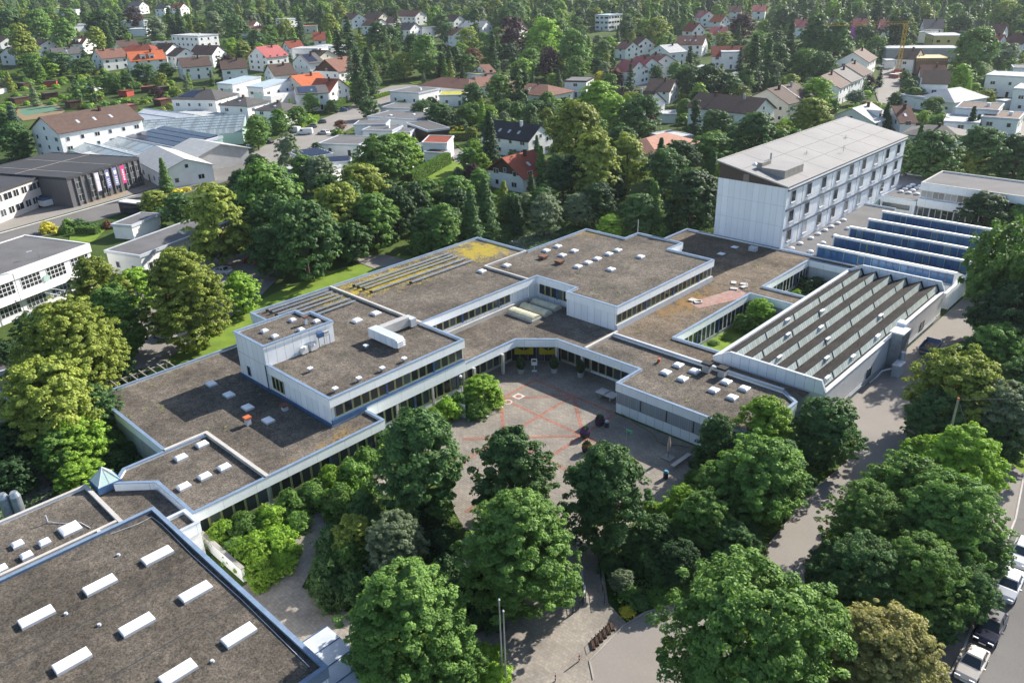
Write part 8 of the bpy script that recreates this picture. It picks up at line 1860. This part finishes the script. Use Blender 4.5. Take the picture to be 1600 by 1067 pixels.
# mass
fill(300, -60, 1660, 56, 150, ['broad', 'oval', 'spruce'], G5, 2.6, 4.6, stuff=True, gap=.72, tries=8)
fill(120, 380, 1600, 150, 260, ['broad', 'oval', 'shrub'], G5, 2.0, 3.6, stuff=True, gap=.7, tries=8)
fill(700, -80, 1680, 18, 60, ['broad', 'oval', 'spruce'], G5, 3.6, 6.2, stuff=True, gap=.56, tries=8)
fill(520, -120, 1720, -4, 18, ['broad', 'oval', 'spruce'], G5 + ['mid', 'bright'], 4.5, 7.5, stuff=True, gap=.62, tries=8)
for k in range(260):       # woods beyond the picture's upper edge
    s, t = RNG.uniform(930, 1500), RNG.uniform(-1100, 1100); q = _fh * s + _rt * t; MASS.append(('broad', 'dark', q.x, q.y, RNG.uniform(7, 11), 1.1))
def build_mass(name, items, label):
    groups = {}
    for it in items: groups.setdefault(it[1], []).append(it)
    Vs, Ts, Ms, mats = [], [], [], []
    rg = np.random.default_rng(3)
    cache = {}
    def src(kd):
        if kd not in cache:
            o = []
            for cr, *_ in PROTO[kd + '3']:
                v = np.empty(len(cr.vertices) * 3, np.float32); cr.vertices.foreach_get('co', v); a = np.empty(len(cr.polygons), np.float32); cr.attributes['tint'].data.foreach_get('value', a); o.append((v.reshape(-1, 4, 3), a))
            cache[kd] = o
        return cache[kd]
    for tn, lst in groups.items():
        mi = len(mats); mats.append(LM[tn])
        for kd, _, x, y, Rm, h in lst:
            o = src(kd); v, a = o[int(rg.integers(len(o)))]; s = Rm / PROTO[kd + '1'][0][2]; th = rg.uniform(0, 6.28); far = hypot(x, y) > 560
            if far: k = rg.random(len(a)) < .5; v, a = v[k], a[k]; cc = v.mean(1, keepdims=True); v = cc + (v - cc) * 1.45
            c, s_ = math.cos(th), math.sin(th); w = np.empty_like(v); w[..., 0] = (v[..., 0] * c - v[..., 1] * s_) * s + x; w[..., 1] = (v[..., 0] * s_ + v[..., 1] * c) * s + y; w[..., 2] = v[..., 2] * s * h + T(x, y) - .3
            Vs.append(w.reshape(-1, 3)); Ts.append(a * .8 + rg.uniform(-.15, .25)); Ms.append(np.full(len(a), mi, np.int32))
    V = np.concatenate(Vs); A_ = np.clip(np.concatenate(Ts), 0, 1).astype(np.float32); Mi = np.concatenate(Ms); me = bpy.data.meshes.new(name); nv, n = len(V), len(A_)
    me.vertices.add(nv); me.vertices.foreach_set('co', V.astype(np.float32).ravel()); me.loops.add(nv); me.loops.foreach_set('vertex_index', np.arange(nv, dtype=np.int32)); me.polygons.add(n); me.polygons.foreach_set('loop_start', np.arange(0, nv, 4, dtype=np.int32)); me.polygons.foreach_set('loop_total', np.full(n, 4, dtype=np.int32))
    for m_ in mats: me.materials.append(m_)
    me.polygons.foreach_set('material_index', Mi); at = me.attributes.new('tint', 'FLOAT', 'FACE'); at.data.foreach_set('value', A_); me.update()
    o = link(name, me); o['kind'] = 'stuff'; o['label'] = label; o['category'] = 'woodland'
    return n
nm = build_mass('far_wood', MASS, 'dense green trees filling the distant gardens and woods')
# ---- low leafy ground cover under the foreground trees
def cover(name, polys, h, dens, tone, size=.16, zb=0.0):
    rg = np.random.default_rng(hash_(name) + len(polys)); Ps = []
    for poly in polys:
        xs = [p[0] for p in poly]; ys = [p[1] for p in poly]; n = int((max(xs) - min(xs)) * (max(ys) - min(ys)) * dens)
        x = rg.uniform(min(xs), max(xs), n); y = rg.uniform(min(ys), max(ys), n); ins = np.zeros(n, bool); j = len(poly) - 1
        for i in range(len(poly)):
            xi, yi = poly[i]; xj, yj = poly[j]; c = ((yi > y) != (yj > y)) & (x < (xj - xi) * (y - yi) / (yj - yi + 1e-9) + xi); ins ^= c; j = i
        x, y = x[ins], y[ins]; b = .45 + .55 * np.sin(x * 1.3 + 2 * np.sin(y * .7)) * np.sin(y * 1.1 + x * .4)
        Ps.append(np.stack([x, y, h * (.25 + .75 * np.clip(b, 0, 1)) * rg.uniform(.35, 1, len(x))], 1))
    p = np.concatenate(Ps); p[:, 2] += zb; n = len(p); nr = rg.normal(size=(n, 3)) * .7 + np.array([0, 0, 1]); u = np.cross(nr, rg.normal(size=(n, 3))); u /= np.linalg.norm(u, axis=1, keepdims=True); v = np.cross(nr, u); v /= np.linalg.norm(v, axis=1, keepdims=True); s = size * rg.uniform(.6, 1.3, (n, 1))
    V = np.stack([p - u * s, p - v * s * .6, p + u * s, p + v * s * .6], 1).reshape(-1, 3); me = bpy.data.meshes.new(name); nv = len(V)
    me.vertices.add(nv); me.vertices.foreach_set('co', V.astype(np.float32).ravel()); me.loops.add(nv); me.loops.foreach_set('vertex_index', np.arange(nv, dtype=np.int32)); me.polygons.add(n); me.polygons.foreach_set('loop_start', np.arange(0, nv, 4, dtype=np.int32)); me.polygons.foreach_set('loop_total', np.full(n, 4, dtype=np.int32))
    at = me.attributes.new('tint', 'FLOAT', 'FACE'); at.data.foreach_set('value', rg.random(n).astype(np.float32)); me.update(); me.materials.append(LM[tone]); o = link(name, me); o['kind'] = 'stuff'; return o
cover('ground_cover', [[(-64.3, 23.7), (-57.6, 23.7), (-58.5, 27), (-62.5, 31), (-64.6, 33), (-64.6, 50), (-66, 50), (-66, 58), (-63.5, 52), (-62.5, 46), (-64, 43)], [(-56.5, 33), (-52.5, 27.5), (-47, 28.5), (-39, 31), (-40, 36), (-47.5, 40), (-48.5, 42), (-58, 46), (-59, 44), (-56, 38)],
   [(-31, 44), (-28.9, 43), (-26.5, 48.5), (-25.5, 50.5), (-24.5, 56), (-25, 62), (-25.4, 69), (-25, 77), (-27, 85), (-30.5, 87.5), (-31.7, 70), (-37.5, 69), (-35.5, 60), (-36.5, 50)]], .9, 34, 'mid', .15)
cover('undergrowth', [[(-14.5, 30), (-14, 44), (-19, 55), (-21.0, 66), (-21.0, 80), (-20.7, 100), (-21.8, 130), (-22.5, 165), (-15, 165), (-11.5, 95), (-12, 62), (-12, 30)], [(-98.5, 20), (-78.3, 21), (-78.2, 26), (-97.2, 25.8), (-98.5, 40), (-104, 40), (-108, 20), (-98, 8), (-78.5, 2), (-78.5, 19)], [(-110, 100), (-87, 94.2), (-87, 110.5), (-78.3, 114.5), (-78.5, 131), (-73, 131), (-73, 190), (-85, 190), (-110, 150), (-125, 110)]], .6, 16, 'dark', .2)
cover('shrub_thicket', [[(-64.2, 23.9), (-57.9, 23.9), (-58.3, 26.8), (-61.9, 30.4), (-63.2, 34), (-62.6, 42), (-62.6, 50), (-64.5, 50)]], 2.3, 150, 'bright', .14)
rgw = np.random.default_rng(12)
def tufts(area_, k, zb, r=.35):
    o = []
    for _ in range(k):
        x, y = rgw.uniform(area_[0], area_[1]), rgw.uniform(area_[2], area_[3]); q = rgw.uniform(.4, 1) * r; o.append([(x - q, y - q), (x + q, y - q * .6), (x + q * .7, y + q), (x - q, y + q * .8)])
    return o
cover('roof_weeds', tufts((-72, -61, 84, 90), 14, 7) + tufts((-78, -60.5, 86, 107), 12, 7) + tufts((-95, -70, 50, 61), 12, 7) + tufts((-83, -70, 42, 50), 8, 7), .3, 60, 'mid', .07, 7.18)
cover('roof_weeds', tufts((-96, -66, 27, 40), 16, 4) + tufts((-58, -33, 71, 81), 12, 4) + tufts((-59, -53, 84, 127), 10, 4), .3, 60, 'olive', .07, 3.84)
# ---- thin summer haze over the whole place
hz = MB(); hz.box(-2500, -2500, -900, 2500, 2500, 900) if False else hz.box(-1700, -300, -1.2, 1400, 1700, 56)
def haze_mat():
    m = bpy.data.materials.new('haze'); m.use_nodes = True; n = m.node_tree; n.nodes.clear(); o = n.nodes.new('ShaderNodeOutputMaterial'); v = n.nodes.new('ShaderNodeVolumePrincipled')
    v.inputs['Color'].default_value = (.80, .88, 1, 1); v.inputs['Density'].default_value = .00007; v.inputs['Anisotropy'].default_value = .3; n.links.new(v.outputs[0], o.inputs['Volume']); return m
ho = hz.build('haze', haze_mat()); ho['kind'] = 'stuff'
GR = {'house': 'houses of the surrounding neighbourhood', 'broadleaf_tree': 'broadleaf trees around the school and town', 'conifer_tree': 'conifers of the gardens', 'column_tree': 'narrow columnar trees', 'shrub': 'shrubs and garden bushes', 'hedge': 'clipped garden hedges', 'parked_car': 'cars parked and driving', 'school_wing': 'flat roofed wings of the school', 'school_link': 'low links between the school wings',
      'garden_shed': 'allotment sheds', 'greenhouse': 'greenhouses of the nursery', 'bungalow': 'flat roofed bungalows', 'garage': 'small garages', 'shed': 'small sheds', 'banner': 'banners before the black building', 'flower_planter': 'flower planters of the courtyard', 'bench': 'courtyard benches', 'litter_bin': 'courtyard bins', 'bollard': 'red and white bollards', 'flagpole': 'flagpoles', 'potted_shrub': 'potted shrubs at the entrance', 'street_lamp': 'slim lamps', 'warehouse': 'long pale flat roofs', 'office_building': 'office buildings', 'steel_silo': 'steel tanks', 'site_container': 'boxes of the building site'}
for o in list(COL.objects):
    if o.parent is None and o.get('label') and not o.get('group'):
        g = GR.get(o.name.split('.')[0])
        if g: o['group'] = g
print('TREECOUNT', COUNTS, 'mass', len(MASS), nm, 'objs', len(bpy.data.objects))
